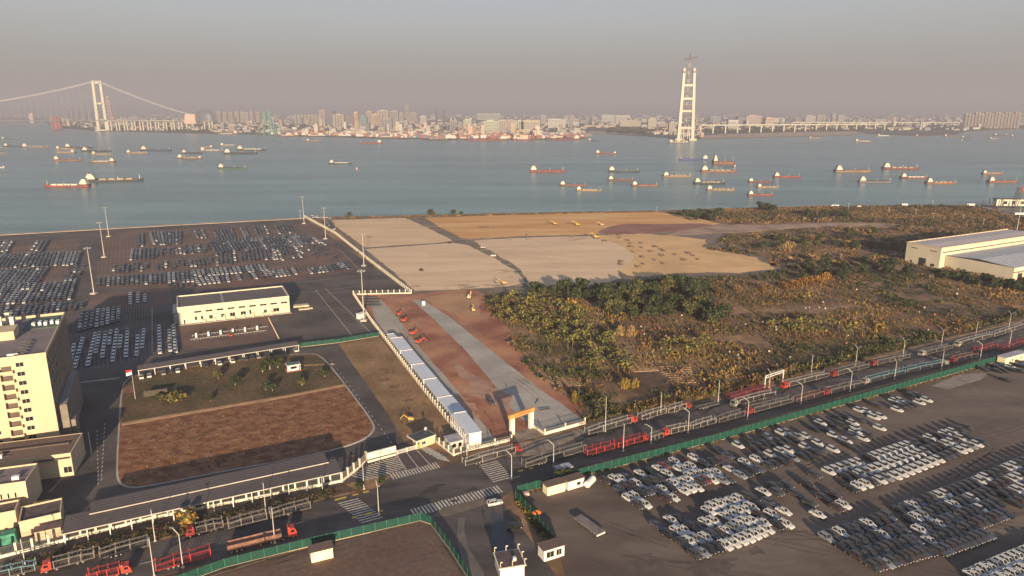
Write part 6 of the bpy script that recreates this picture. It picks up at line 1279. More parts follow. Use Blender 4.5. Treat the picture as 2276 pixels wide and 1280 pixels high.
# ================================================================== THE FAR TOWN
BM = {}
def bmesh_unit(shape, col, wcol=(.10, .10, .11)):
    key = (shape, tuple(col))
    if key in BM: return BM[key]
    m = M('facade_%d' % len(BM), col, var=.06, scale=.01); w = M('far_glass', wcol, rough=.4); r = M('far_roof_%d' % len(BM), tuple(c * .6 for c in col), var=.1)
    mb = MB(); kids_ = []
    if shape == 'tower':       # slab tower: projecting bays, recessed dark strips
        mb.box(-.5, .5, -.5, .5, 0, 1); wb = MB()
        for i in range(4): x = -.5 + i * .27; mb.box(x, x + .17, -.62, -.5, 0, .985)
        for k in range(12): wb.box(-.47, .47, -.64, -.625, .06 + k * .076, .085 + k * .076)
        mb.box(-.2, .15, -.2, .2, 1, 1.05); kids_.append(('window_band', wb.mesh('window_band', w)))
        wb2 = MB()
        for i in range(3): x = -.32 + i * .27; wb2.box(x, x + .08, -.515, -.505, .03, .96)
        kids_.append(('window_column', wb2.mesh('window_column', w)))
    elif shape == 'office':
        mb.box(-.5, .5, -.5, .5, 0, 1).box(-.3, .2, -.3, .3, 1, 1.08); wb = MB()
        for k in range(6): wb.box(-.48, .48, -.515, -.505, .1 + k * .15, .17 + k * .15)
        kids_.append(('window_band', wb.mesh('window_band', w)))
    elif shape == 'factory':
        mb.box(-.5, .5, -.5, .5, 0, .92); wb = MB()
        for i in range(11): x = -.47 + i * .086; wb.box(x, x + .045, -.515, -.505, .12, .8)
        kids_.append(('window_column', wb.mesh('window_column', w))); mb.box(-.52, .52, -.52, .52, .92, 1)
    else:                      # shed with a pitched roof
        mb.box(-.5, .5, -.5, .5, 0, .7); rf = MB().add([(-.52, -.52, .7), (.52, -.52, .7), (.52, 0, 1), (-.52, 0, 1), (.52, .52, .7), (-.52, .52, .7)], [(0, 1, 2, 3), (3, 2, 4, 5), (1, 4, 2), (0, 3, 5)]).mesh('roof', M('far_shed_roof', (.42, .41, .39), var=.1)); kids_.append(('roof', rf))
    BM[key] = (mb.mesh('wall', m), kids_); return BM[key]
CRE = (.38, .33, .245); PNK = (.36, .28, .24); WHT = (.45, .43, .39); GRY = (.24, .23, .22); DKB = (.10, .12, .15); TEA = (.16, .24, .26); ORG = (.52, .34, .22); GRN = (.38, .42, .30)
def far_building(x0, x1, yt, yb, col, shape, label, group=None, depth=None):
    a, b = G(x0, yb, -1), G(x1, yb, -1); w = (b - a).length; z = hgt((x0, yb), yt); c = (a + b) / 2; me, ks = bmesh_unit(shape, col)
    d = depth or min(w, 40); nm = {'tower': 'tower_block', 'office': 'office_building', 'factory': 'long_building', 'shed': 'shed'}[shape]
    t = thing(nm, label, 'building', (c.x, c.y + d / 2, -1), math.atan2(-c.x, c.y) * .0, group)
    for n_, m_ in [('wall', me)] + ks: link(n_, m_, t)
    t.scale = (w, d, max(4, z)); return t
# arena
g = G(458, 272, -1); t = thing('arena', 'large dark rounded arena building on the far left bank', 'building', tuple(g)); mb = MB(); n = 20; Wd_ = 86; Ht_ = hgt((458, 272), 243); vs = []
for j in range(7):
    f_ = j / 6; rr = 1.0 if j == 0 else math.cos((f_ ** 1.5) * math.pi / 2 * .94); zz = Ht_ * math.sin(f_ * math.pi / 2)
    for i in range(n): an = 2 * math.pi * i / n; vs.append((Wd_ * rr * (1 + .05 * (1 - f_)) * math.cos(an), 40 * rr * math.sin(an), zz))
fs = [(j * n + i, j * n + (i + 1) % n, (j + 1) * n + (i + 1) % n, (j + 1) * n + i) for j in range(6) for i in range(n)] + [tuple(range(6 * n, 7 * n))]
MB().add(vs, fs).build('shell', M('arena_slate', (.09, .10, .12), var=.1, scale=.02, rough=.4), t, smooth=True); MB().box(-88, -60, -5, 30, 0, Ht_ * .85).build('side_block', M('arena_slate', (.09, .10, .12)), t)
k_ = 0
for i, x in enumerate((484, 497, 510, 524, 536, 545, 556, 570)): far_building(x, x + 8, 248 + (i % 3), 272, CRE, 'tower', f"slim cream tower block, {od(i)} from left of the row right of the arena", 'cream tower row right of the arena')
for i in range(9): far_building(654 + i * 7.6, 654 + i * 7.6 + 5.6, 255 + (i % 2), 275, CRE, 'tower', f"cream flat block, {od(i)} from left of the row left of the dark tower", 'cream block row left of the dark tower')
NB = [(712, 724, 245, 278, PNK, 'tower', 'pinkish tower left of the dark glass tower'), (726, 744, 246, 281, DKB, 'office', 'dark glass tower standing out left of centre'), (742, 765, 254, 283, CRE, 'tower', 'wide cream tower right of the dark glass tower'), (768, 786, 258, 278, (.18, .13, .13), 'office', 'dark brown square block left of the orange tower'), (788, 796, 249, 284, ORG, 'tower', 'slim orange tower between dark blocks'), (799, 815, 258, 280, TEA, 'office', 'blue-green glass block right of the orange tower'),
      (815, 828, 247, 276, CRE, 'tower', 'cream tower right of the blue-green block'), (828, 842, 253, 279, ORG, 'tower', 'orange-cream stepped tower'), (840, 864, 245, 279, CRE, 'tower', 'wide cream tower at the centre left'), (846, 871, 264, 290, GRY, 'tower', 'grey nearer tower with strong vertical bays'), (868, 886, 246, 284, GRY, 'tower', 'slim grey tower right of the wide cream one'), (888, 897, 250, 270, CRE, 'tower', 'pale tower behind the white yards'),
      (901, 909, 234, 262, CRE, 'tower', 'tallest faint tower poking above the skyline'), (912, 926, 250, 270, PNK, 'tower', 'faint pink block right of the tallest faint tower'), (934, 948, 258, 276, WHT, 'office', 'white office left of the quay cranes'), (1000, 1016, 268, 292, GRY, 'tower', 'grey block right of the quay crane pair'), (1030, 1048, 266, 288, GRN, 'office', 'pale green office near the brick-red cranes'), (1060, 1112, 252, 266, GRN, 'factory', 'long pale green block with notched roof'),
      (1076, 1106, 268, 293, GRN, 'office', 'pale green square block before the cream slabs'), (1108, 1126, 267, 293, CRE, 'tower', 'cream slab, left of three by the red cranes'), (1128, 1146, 266, 291, CRE, 'tower', 'cream slab, middle of three by the red cranes'), (1146, 1164, 268, 291, GRN, 'tower', 'pale slab, right of three by the red cranes'), (1164, 1200, 266, 292, CRE, 'factory', 'wide cream hall with white parapet'), (1202, 1214, 256, 276, PNK, 'tower', 'short pink tower above the cream halls'),
      (1218, 1257, 265, 284, WHT, 'office', 'bright white long office block'), (1256, 1262, 257, 276, CRE, 'tower', 'thin cream tower beside the bright white block'), (1267, 1276, 256, 274, PNK, 'tower', 'thin pink tower right of the bright white block'), (1263, 1286, 270, 282, WHT, 'factory', 'low striped white block'), (1337, 1366, 256, 270, WHT, 'factory', 'long white colonnaded building, left half'), (1368, 1400, 256, 270, WHT, 'factory', 'long white colonnaded building, right half'),
      (1378, 1424, 268, 281, CRE, 'office', 'long cream block below the colonnaded building'), (1440, 1458, 264, 284, CRE, 'office', 'cream block left of the H-shaped pylon'), (1486, 1500, 272, 296, CRE, 'tower', 'tall narrow cream block left foot of the pylon'), (1579, 1602, 258, 270, TEA, 'office', 'teal glass block right of the pylon'), (1618, 1640, 266, 288, WHT, 'factory', 'white pillared building right of the teal block'), (1638, 1656, 259, 283, DKB, 'office', 'dark glass block right of the white pillared one'),
      (1657, 1690, 257, 283, PNK, 'office', 'large pink-cream banded block'), (1700, 1719, 262, 286, ORG, 'office', 'orange banded block right of the large pink one'), (1720, 1744, 261, 272, WHT, 'shed', 'large white hall right of the orange block'), (1790, 1812, 257, 272, WHT, 'office', 'white block far right of the pylon'), (1815, 1832, 256, 272, CRE, 'tower', 'cream block far right of the pylon'), (1848, 1856, 253, 276, CRE, 'tower', 'slender cream tower among low purple roofs'), (1862, 1876, 256, 270, CRE, 'office', 'cream cube right of the slender tower'), (1945, 1969, 265, 275, (.22, .24, .28), 'shed', 'slate-roofed hall on the far right bank')]
for b_ in NB: far_building(*b_[:6], b_[6] if len(b_[6].split()) > 3 else b_[6] + ' on the far bank')
for i in range(17):
    x = 2142 + i * 7.3; far_building(x, x + 5.2, 249 + 2 * ((i * 7) % 3) + (3 if i < 3 else 0), 285, [PNK, CRE, (.40, .30, .27)][i % 3], 'tower', f"pinkish high-rise, {od(i)} from left of the dense right-hand row", 'dense row of pink high-rises at the right')
for i, x in enumerate((148, 158, 170, 186, 198)): far_building(x, x + 6, 246 + i % 3, 268, GRY, 'tower', f"faint tower block behind the suspension bridge, {od(i)} from left", 'faint towers behind the suspension bridge')
rnd = random.Random(99)
grp = 'low buildings of the hazy far town'; used = 0
LB = ['low cream building in the hazy far town', 'low white building in the hazy far town', 'low pinkish building in the hazy far town', 'low grey building in the hazy far town']
def shorey(x):
    for (xa, ya), (xb, yb) in zip(FAR, FAR[1:]):
        if xa <= x <= xb and xb > xa: return ya + (yb - ya) * (x - xa) / (xb - xa)
    return 300
tries = 0
while used < 235 and tries < 4000:
    tries += 1
    x = rnd.uniform(110, 2280); sy = shorey(x); yb = rnd.uniform(257, sy - 3) if rnd.random() < .6 else rnd.uniform(258, 272)
    if yb > sy - 3: continue
    if 1290 < x < 1440 and yb > 286: continue
    if x > 1560 and yb > 289: continue
    i = rnd.choice([0, 0, 1, 1, 2, 3]); w = rnd.uniform(5, 15) * (1.3 if yb > 285 else 1); hh_ = rnd.uniform(2.5, 6.5) + (3 if yb > 285 else 0)
    far_building(x, x + w, yb - hh_, yb, [CRE, WHT, PNK, GRY][i], rnd.choice(['office', 'shed', 'shed', 'factory', 'tower']), LB[i], grp); used += 1
# the rest of the town: thousands of small roofs nobody could count
mb = MB(); mt = [M('far_town_a', (.33, .29, .22), var=.3, scale=.004), M('far_town_b', (.42, .40, .36), var=.2, scale=.004), M('far_town_c', (.40, .26, .20), var=.3, scale=.004), M('far_town_d', (.20, .20, .21), var=.3, scale=.004)]
for _ in range(3400):
    x = rnd.uniform(-40, 2330); sy = shorey(x); yb = 254 + (sy - 3 - 254) * rnd.random() ** 1.3
    if x < 112 and yb > 262: continue
    if 1300 < x < 1430 and yb > 284: continue
    if x > 1560 and yb > 290: continue
    p = G(x, yb, -1); w = rnd.uniform(12, 45); d = rnd.uniform(10, 30); h_ = rnd.uniform(4, 13) if rnd.random() > .10 else rnd.uniform(18, 55)
    if h_ > 15: w *= .5; h_ = min(h_, 60)
    mb.box(p.x, p.x + w, p.y, p.y + d, -1, h_, rnd.choice([0, 0, 1, 2, 3]))
mb.build('far_town', mt)['kind'] = 'stuff'
# container stacks along the far quays
mb = MB()
for _ in range(900):
    x = rnd.choice([rnd.uniform(880, 1300), rnd.uniform(600, 900)]); sy = shorey(x); p = G(x, sy - rnd.uniform(1.5, 8), -1); mb.box(p.x, p.x + rnd.choice([12, 24]), p.y, p.y + 5, -1, rnd.uniform(3, 14), rnd.choices([0, 1, 2, 3], (5, 2, 1, 1))[0])
mb.build('container_stacks', [M('cont_brick', (.24, .11, .085)), M('cont_buff', (.5, .42, .32)), M('cont_blue', (.10, .14, .22)), M('cont_white', (.5, .5, .48))])['kind'] = 'stuff'
# far treeline and greenery
# ================================================================== VEGETATION
leafc = {'dark': (.022, .030, .012), 'green': (.042, .052, .016), 'olive': (.082, .070, .022), 'yellow': (.22, .15, .035), 'rust': (.155, .082, .032), 'straw': (.22, .145, .064), 'brown': (.125, .078, .038), 'plum': (.075, .052, .034), 'lime': (.175, .165, .032), 'orange': (.25, .125, .032)}
LM = {k: M('leaf_' + k, v, var=.35, scale=.8, rough=.75, spec=.25) for k, v in leafc.items()}
def pip(pts, poly):
    x, y = pts[:, 0], pts[:, 1]; c = np.zeros(len(pts), bool); n = len(poly)
    for i in range(n):
        x1, y1 = poly[i]; x2, y2 = poly[(i + 1) % n]
        if y1 == y2: continue
        k = ((y1 > y) != (y2 > y)) & (x < (x2 - x1) * (y - y1) / (y2 - y1) + x1); c ^= k
    return c
rs = np.random.RandomState(8)
def scatter(poly_px, n, seed=0):
    poly = [tuple(G(*p).xy) for p in poly_px]; P_ = np.array(poly); lo, hi = P_.min(0), P_.max(0); out_ = []; tot = 0; g_ = 0
    while tot < n and g_ < 60:
        q = lo + rs.rand(n, 2) * (hi - lo); q = q[pip(q, poly)]; out_.append(q); tot += len(q); g_ += 1
    return np.concatenate(out_)[:n]
def fbm(x, y, s, o=0): return noise.fractal(Vector((x * s, y * s, o)), 1.0, 2.0, 3)
def templ_bush(n, seed, flat=.75, leaf=.34):
    r = np.random.RandomState(seed); v = []; f = []
    for i in range(n):
        d = r.randn(3); d /= np.linalg.norm(d); d[2] = abs(d[2]); rad = .55 + .45 * r.rand()
        c = d * rad * np.array([1, 1, flat]) * (1 + .25 * math.sin(d[0] * 7 + seed) * math.cos(d[1] * 6))
        a = r.randn(3); a /= np.linalg.norm(a); b = np.cross(a, d + .4 * r.randn(3)); b /= (np.linalg.norm(b) + 1e-6); s_ = leaf * (.6 + .8 * r.rand())
        o = len(v); v += [c - a * s_ - b * s_ * .6, c + a * s_ - b * s_ * .5, c + a * s_ * .8 + b * s_ * .6, c - a * s_ * .7 + b * s_ * .6]; f.append((o, o + 1, o + 2, o + 3))
    return np.array(v), np.array(f)
def templ_grass(n, seed, lean=.45, w=.10):
    r = np.random.RandomState(seed); v = []; f = []
    for i in range(n):
        a = r.rand() * 6.283; rr = .35 * r.rand(); x, y = rr * math.cos(a), rr * math.sin(a); b = r.rand() * 6.283; h_ = .6 + .5 * r.rand(); l = lean * r.rand(); wx, wy = w * math.cos(b + 1.57), w * math.sin(b + 1.57); o = len(v)
        tx, ty = x + l * math.cos(b), y + l * math.sin(b)
        v += [(x - wx, y - wy, 0), (x + wx, y + wy, 0), (tx + wx * .5, ty + wy * .5, h_), (tx - wx * .5, ty - wy * .5, h_)]; f.append((o, o + 1, o + 2, o + 3))
    return np.array(v), np.array(f)
def mass(name, pts, templs, sxy, sz, mi, mats, z0=0.0):
    n = len(pts); V = []; F = []; MI = []; off = 0; ang = rs.rand(n) * 6.283; ti = rs.randint(0, len(templs), n)
    for k, (tv, tf) in enumerate(templs):
        idx = np.nonzero(ti == k)[0]
        if not len(idx): continue
        ca, sa = np.cos(ang[idx])[:, None], np.sin(ang[idx])[:, None]
        x = (tv[None, :, 0] * ca - tv[None, :, 1] * sa) * sxy[idx, None] + pts[idx, 0:1]; y = (tv[None, :, 0] * sa + tv[None, :, 1] * ca) * sxy[idx, None] + pts[idx, 1:2]; z = tv[None, :, 2] * sz[idx, None] + z0
        V.append(np.stack([x, y, z], -1).reshape(-1, 3)); F.append((tf[None] + (np.arange(len(idx)) * len(tv))[:, None, None] + off).reshape(-1, 4)); MI.append(np.repeat(mi[idx], len(tf))); off += len(idx) * len(tv)
    V = np.concatenate(V); F = np.concatenate(F); MI = np.concatenate(MI); me = bpy.data.meshes.new(name)
    me.vertices.add(len(V)); me.vertices.foreach_set('co', V.ravel().astype(np.float32)); me.loops.add(F.size); me.loops.foreach_set('vertex_index', F.ravel().astype(np.int32)); me.polygons.add(len(F)); me.polygons.foreach_set('loop_start', (np.arange(len(F)) * 4).astype(np.int32)); me.polygons.foreach_set('loop_total', np.full(len(F), 4, np.int32))
    for m in mats: me.materials.append(m)
    me.polygons.foreach_set('material_index', MI.astype(np.int32)); me.update(calc_edges=True); o = link(name, me); o['kind'] = 'stuff'; return o
order = list(leafc); mlist = [LM[k] for k in order]; MIX = {k: i for i, k in enumerate(order)}
SCRUB = [(1010, 660), (1060, 643), (1190, 655), (1300, 640), (1400, 628), (1500, 612), (1640, 612), (1740, 600), (1760, 560), (1680, 530), (1700, 512), (1480, 472), (1560, 466), (1700, 462), (1900, 459), (2080, 457), (2170, 458), (2276, 482), (2400, 520), (2400, 660), (2276, 702), (2030, 762), (1800, 824), (1590, 876), (1320, 934), (1295, 915), (1180, 828), (1110, 740), (1075, 690)]
NEAR = [(1075, 655), (1190, 655), (1300, 640), (1400, 628), (1500, 612), (1640, 612), (1740, 600), (1900, 600), (2000, 600), (2120, 620), (2276, 640), (2400, 640), (2400, 665), (2276, 702), (2030, 762), (1800, 824), (1590, 876), (1320, 934), (1298, 915), (1180, 825), (1120, 740), (1080, 690)]
FARZ = [(1480, 473), (1560, 467), (1700, 462), (1900, 459), (2080, 457), (2170, 459), (2276, 484), (2400, 520), (2400, 640), (2276, 635), (2110, 612), (2000, 590), (1990, 545), (2180, 505), (2060, 505), (1990, 497), (1850, 493), (1700, 497), (1600, 494)]
FARZ2 = [(1600, 528), (1700, 513), (1990, 500), (2170, 508), (2000, 540), (2000, 590), (1900, 600), (1740, 598), (1690, 572), (1580, 556)]
def bare(x, y): return fbm(x, y, .045, 5) > .33
def pick(x, y, far=False):
    a = fbm(x, y, .018, 1); b = fbm(x, y, .05, 7); u = rs.rand()
    if far: base_ = ['brown', 'straw', 'rust'] if a > .15 else ['olive', 'dark', 'brown'] if a < -.1 else ['olive', 'brown', 'rust']
    elif a > .30: base_ = ['straw', 'rust', 'yellow', 'olive']
    elif a > .05: base_ = ['brown', 'olive', 'rust', 'rust']
    elif a > -.2: base_ = ['brown', 'olive', 'brown', 'olive']
    else: base_ = ['green', 'olive', 'dark']
    if b > .35: base_ = base_ + ['yellow', 'olive']
    if b < -.35: base_ = base_ + ['dark', 'plum']
    return MIX[base_[int(u * len(base_))]]
gt = [templ_grass(7, i) for i in range(5)]; bt = [templ_bush(16, i + 20) for i in range(6)]
def clump(poly, n, far, kind, s0, s1, h0, h1, name, thin=0):
    p = scatter(poly, n); keep = np.array([(not bare(x, y)) or rs.rand() < .45 for x, y in p]); p = p[keep]
    if thin: keep = np.array([fbm(x, y, .03, 11) > thin for x, y in p]); p = p[keep]
    mi = np.array([pick(x, y, far) for x, y in p]); sc = s0 + (s1 - s0) * rs.rand(len(p)) ** 2; hh = h0 + (h1 - h0) * rs.rand(len(p)) ** 1.5
    mod = np.array([.6 + .8 * max(0, .5 + fbm(x, y, .08, 3)) for x, y in p]); return mass(name, p, gt if kind == 'g' else bt, sc * mod, hh * mod, mi, mlist)
clump(NEAR, 30000, False, 'g', .7, 1.9, .25, 1.4, 'dry_grass', thin=-.4)
clump(NEAR, 3600, False, 'b', .6, 2.4, .6, 2.4, 'scrub', thin=-.12)
clump(FARZ, 15000, True, 'g', 1.6, 4.0, .8, 2.2, 'far_grass'); clump(FARZ, 3200, True, 'b', 1.4, 3.8, 1.0, 3.2, 'far_scrub', thin=-.1)
clump(FARZ2, 6000, True, 'g', 1.4, 3.2, .4, 1.0, 'marsh_grass'); clump(FARZ2, 1500, True, 'b', 1.4, 4.2, 1.0, 3.2, 'marsh_scrub', thin=.05)
clump([(1300, 935), (1590, 880), (1800, 826), (2276, 704), (2276, 690), (2030, 748), (1800, 808), (1590, 862), (1320, 915)], 2600, False, 'b', .6, 1.8, .8, 2.4, 'roadside_scrub')
# verge weeds and hedges
p = scatter([(0, 1282), (346, 1201), (745, 1104), (745, 1088), (346, 1170), (0, 1255)], 900); mass('verge_weeds', p, bt, .25 + .5 * rs.rand(len(p)), .2 + .45 * rs.rand(len(p)), rs.choice([MIX['brown'], MIX['olive'], MIX['dark'], MIX['plum']], len(p)), mlist, .14)
p = scatter([(1152, 1096), (1290, 1056), (1600, 975), (1900, 888), (2276, 787), (2276, 796), (1900, 896), (1600, 984), (1290, 1064), (1155, 1106)], 900); mass('fence_weeds', p, bt, .25 + .5 * rs.rand(len(p)), .15 + .35 * rs.rand(len(p)), rs.choice([MIX['brown'], MIX['rust'], MIX['straw'], MIX['olive']], len(p)), mlist, .07)
p = scatter([(1148, 1118), (1165, 1108), (1240, 1215), (1225, 1215)], 260); mass('corner_weeds', p, bt, .3 + .6 * rs.rand(len(p)), .3 + .6 * rs.rand(len(p)), rs.choice([MIX['dark'], MIX['olive'], MIX['yellow']], len(p)), mlist, .12)
p = scatter(GP[:2] + [(316, 836), (480, 811), (688, 787), (718, 800), (764, 854), (480, 905), (272, 940)], 3500); mass('lawn_grass', p, gt, .3 + .5 * rs.rand(len(p)), .1 + .2 * rs.rand(len(p)), rs.choice([MIX['olive'], MIX['green'], MIX['brown'], MIX['olive']], len(p)), mlist, .24)
p = scatter([(272, 950), (480, 915), (765, 862), (825, 940), (800, 975), (560, 1025), (290, 1075)], 2200); mass('dry_tufts', p, gt, .4 + .9 * rs.rand(len(p)), .08 + .2 * rs.rand(len(p)), rs.choice([MIX['straw'], MIX['rust'], MIX['brown'], MIX['plum']], len(p)), mlist, .2)
p = scatter([(740, 482), (950, 478), (1200, 473), (1450, 469), (1455, 471), (1200, 476.5), (950, 482), (740, 486)], 500); mass('bank_scrub', p, bt, .8 + 1.6 * rs.rand(len(p)), .5 + 1.3 * rs.rand(len(p)), rs.choice([MIX['rust'], MIX['brown'], MIX['olive'], MIX['straw']], len(p)), mlist, 0)
p = scatter([(752, 768), (838, 753), (1000, 985), (900, 965)], 700); mass('sparse_grass', p, gt, .3 + .6 * rs.rand(len(p)), .1 + .2 * rs.rand(len(p)), rs.choice([MIX['straw'], MIX['brown'], MIX['olive']], len(p)), mlist, .05)
# far bank woods
p = scatter([(560, 296), (1290, 305), (1290, 270), (560, 270)], 260); p2 = scatter([(1560, 296), (1900, 291), (2270, 284), (2276, 279), (1560, 280)], 1500); p3 = scatter([(120, 283), (470, 294), (470, 280), (130, 270)], 500); p4 = scatter([(1350, 294), (1480, 300), (1490, 286), (1350, 284)], 260)
p = np.concatenate([p, p2, p3, p4]); mass('far_woods', p, bt, 9 + 14 * rs.rand(len(p)), 6 + 9 * rs.rand(len(p)), rs.choice([MIX['dark'], MIX['olive'], MIX['green'], MIX['brown']], len(p)), mlist, -1)
# ---- individual trees
barkm = M('bark', (.09, .065, .045), var=.3, scale=2); whiteb = M('whitewashed_bark', (.5, .46, .38))
def crown_mesh(seed, cols, n=420, lobes=7, leaf=.13, tall=1.0):
    r = np.random.RandomState(seed); mb = MB(); L_ = [(np.array([.45 * math.cos(i * 2.4) * r.rand() ** .5, .45 * math.sin(i * 2.4) * r.rand() ** .5, .15 + .75 * r.rand() * tall]), .28 + .24 * r.rand()) for i in range(lobes)]
    for i in range(n):
        c, R_ = L_[r.randint(lobes)]; d = r.randn(3); d /= np.linalg.norm(d); p_ = c + d * R_ * (.55 + .5 * r.rand()) * np.array([1, 1, .8]); a = r.randn(3); a /= np.linalg.norm(a); b = np.cross(a, d); b /= np.linalg.norm(b) + 1e-6; s_ = leaf * (.6 + .8 * r.rand())
        mb.add([p_ - a * s_, p_ - b * s_ * .7, p_ + a * s_, p_ + b * s_ * .7], [(0, 1, 2, 3)], r.randint(len(cols)))
    return mb.mesh('crown', [LM[c] for c in cols])
TP = {}
def tree_proto(key, cols, seed, bark=barkm, trunk_h=.35, **k):
    if key in TP: return copy_tree(TP[key])
    t = thing('tree', '', 'tree'); cr_ = link('crown', crown_mesh(seed, cols, **k), t, (0, 0, trunk_h))
    mb = MB().bar((0, 0, 0), (.03, 0, trunk_h + .15), .07, .07, taper=.6, n=6)
    for i in range(4): a = i * 1.6 + seed; mb.bar((.02, 0, trunk_h * .8), (.3 * math.cos(a), .3 * math.sin(a), trunk_h + .45), .035, .035, taper=.4, n=4)
    mb.build('trunk', bark, t); TP[key] = t; KIDS[t.name] = list(t.children); return t
rnd = random.Random(31)
def trees(lst_, label, grp, kinds, nm='tree', bark=barkm, z=0, cat='tree'):
    for i, (x, y, h_) in enumerate(lst_):
        k = rnd.choice(kinds); sd = rnd.randint(0, 2); t = tree_proto((k, sd, bark.name), {'g': ['dark', 'green', 'dark'], 'd': ['dark', 'dark', 'green'], 'o': ['olive', 'green', 'olive'], 'y': ['yellow', 'olive', 'orange'], 'r': ['rust', 'brown', 'orange'], 's': ['straw', 'brown', 'rust']}[k], sd + 10 * ord(k), bark)
        put(t, (*G(x, y).xy, z), rnd.uniform(0, 6.28), (label[i] if isinstance(label, list) else label), grp, (h_ * .75, h_ * .75, h_ * .72)); t.name = nm; t['category'] = cat
L1 = [(1190 + i * 9.2 + rnd.uniform(-4, 4), 662 + rnd.uniform(-8, 9) - (10 if i > 26 else 0) - .3 * max(0, i - 20), rnd.uniform(6.5, 10.5)) for i in range(42)]
trees(L1, 'dark green tree in the belt behind the grey sand field', 'tree belt behind the sand fields', 'gggdo')
L2 = [(1330 + rnd.uniform(0, 290), 672 + rnd.uniform(-14, 32) + .09 * 0, rnd.uniform(4.5, 9)) for _ in range(46)]
L2 = [(x, y + (x - 1330) * .08, h_) for x, y, h_ in L2]
trees(L2, 'dark bushy tree inside the scrubland below the tree belt', 'bushy trees inside the scrubland', 'gddo')
L3 = [(1780 + rnd.uniform(0, 240), 596 + rnd.uniform(-8, 30), rnd.uniform(4, 8)) for _ in range(34)] + [(2080 + i * 9, 612 + i * 1.6 + rnd.uniform(-3, 8), rnd.uniform(4, 7)) for i in range(24)]
trees(L3, 'dark tree in the thicket left of and before the large warehouse', 'thicket by the warehouse', 'ggdd')
L4 = [(1525 + rnd.uniform(0, 80), 481 + rnd.uniform(-3, 11), rnd.uniform(6, 10)) for _ in range(14)] + [(1690, 470, 11), (1704, 470, 10), (1716, 472, 9)] + [(1760 + rnd.uniform(0, 120), 478 + rnd.uniform(-6, 12), rnd.uniform(4, 7)) for _ in range(16)]
trees(L4, 'far dark tree on the grassland by the river bank', 'far trees near the river bank', 'gdg')
L5 = [(1690 + rnd.uniform(0, 300), 535 + rnd.uniform(-14, 24), rnd.uniform(4, 8)) for _ in range(30)]
trees(L5, 'dark tree in the marshy hollow right of the sand', 'trees in the marshy hollow', 'gddo')
trees([(957, 480, 7), (963, 480, 5), (1008, 478, 6), (1025, 478, 5), (777, 482, 5)], ['olive tree on the river bank, larger of a pair', 'olive tree on the river bank, smaller of a pair', 'dark bush on the river bank right of the pair', 'rightmost dark bush on the river bank edge', 'small dark bush on the bank near the quay corner'], None, 'ogdd')
trees([(1184, 648 + 40, 4), (1271, 690, 6.5)], ['small yellow tree in the scrub behind the banana plants', 'lone round orange-yellow tree in the scrub'], None, 'y')
trees([(485, 843, 3.8), (591, 868, 3.6), (606, 870, 3.2), (671, 858, 3.6), (523, 858, 4.4), (722, 838, 3.4), (468, 892, 2.2), (600, 822, 5.5), (618, 818, 4.6), (584, 828, 3.8), (355, 886, 2.2), (361, 876, 2)],
      ['small tree on the lawn below the long carport', 'small tree on the lawn edge, left of a pair near the path', 'small tree on the lawn edge, right of a pair near the path', 'small tree on the lawn below the pavilion', 'small tree with pale trunk in the middle of the lawn', 'small bare-looking tree at the right end of the lawn', 'sapling near the sandy path in mid lawn', 'dark tree left of the pavilion, upper', 'dark tree beside the pavilion', 'olive tree left of the dark pair by the pavilion', 'small yellow shrub by the notice board, lower', 'small yellow shrub by the notice board, upper'], None, 'og', bark=whiteb, z=.24)
t = tree_proto(('shrub', 0), ['olive', 'green', 'yellow'], 77, barkm, .02, n=700, leaf=.08, tall=.35); put(t, (*G(388, 888).xy, .24), 0, 'large round olive shrub on the lawn beside the notice board', None, (6.5, 6.5, 4.5)); t.name = 'shrub'; t['category'] = 'shrub'
trees([(416, 1176, 5.5)], ['yellow flowering bush before the pillared wall on the lorry road'], None, 'y', nm='bush', cat='bush')
trees([(620, 1132, 2.6), (722, 1105, 3.0), (800, 1088, 3), (848, 1076, 2.6), (1262, 1062, 4), (1246, 1068, 3.5)], ['low dark bush on the verge below the pillared wall', 'dark bush at the foot of the right end lamp', 'dark bush at the tip of the hatched triangle, left', 'dark bush at the tip of the hatched triangle, right', 'tree growing by the green fence behind the cabins, right', 'tree growing by the green fence behind the cabins, left'], None, 'gd', nm='bush', cat='bush')
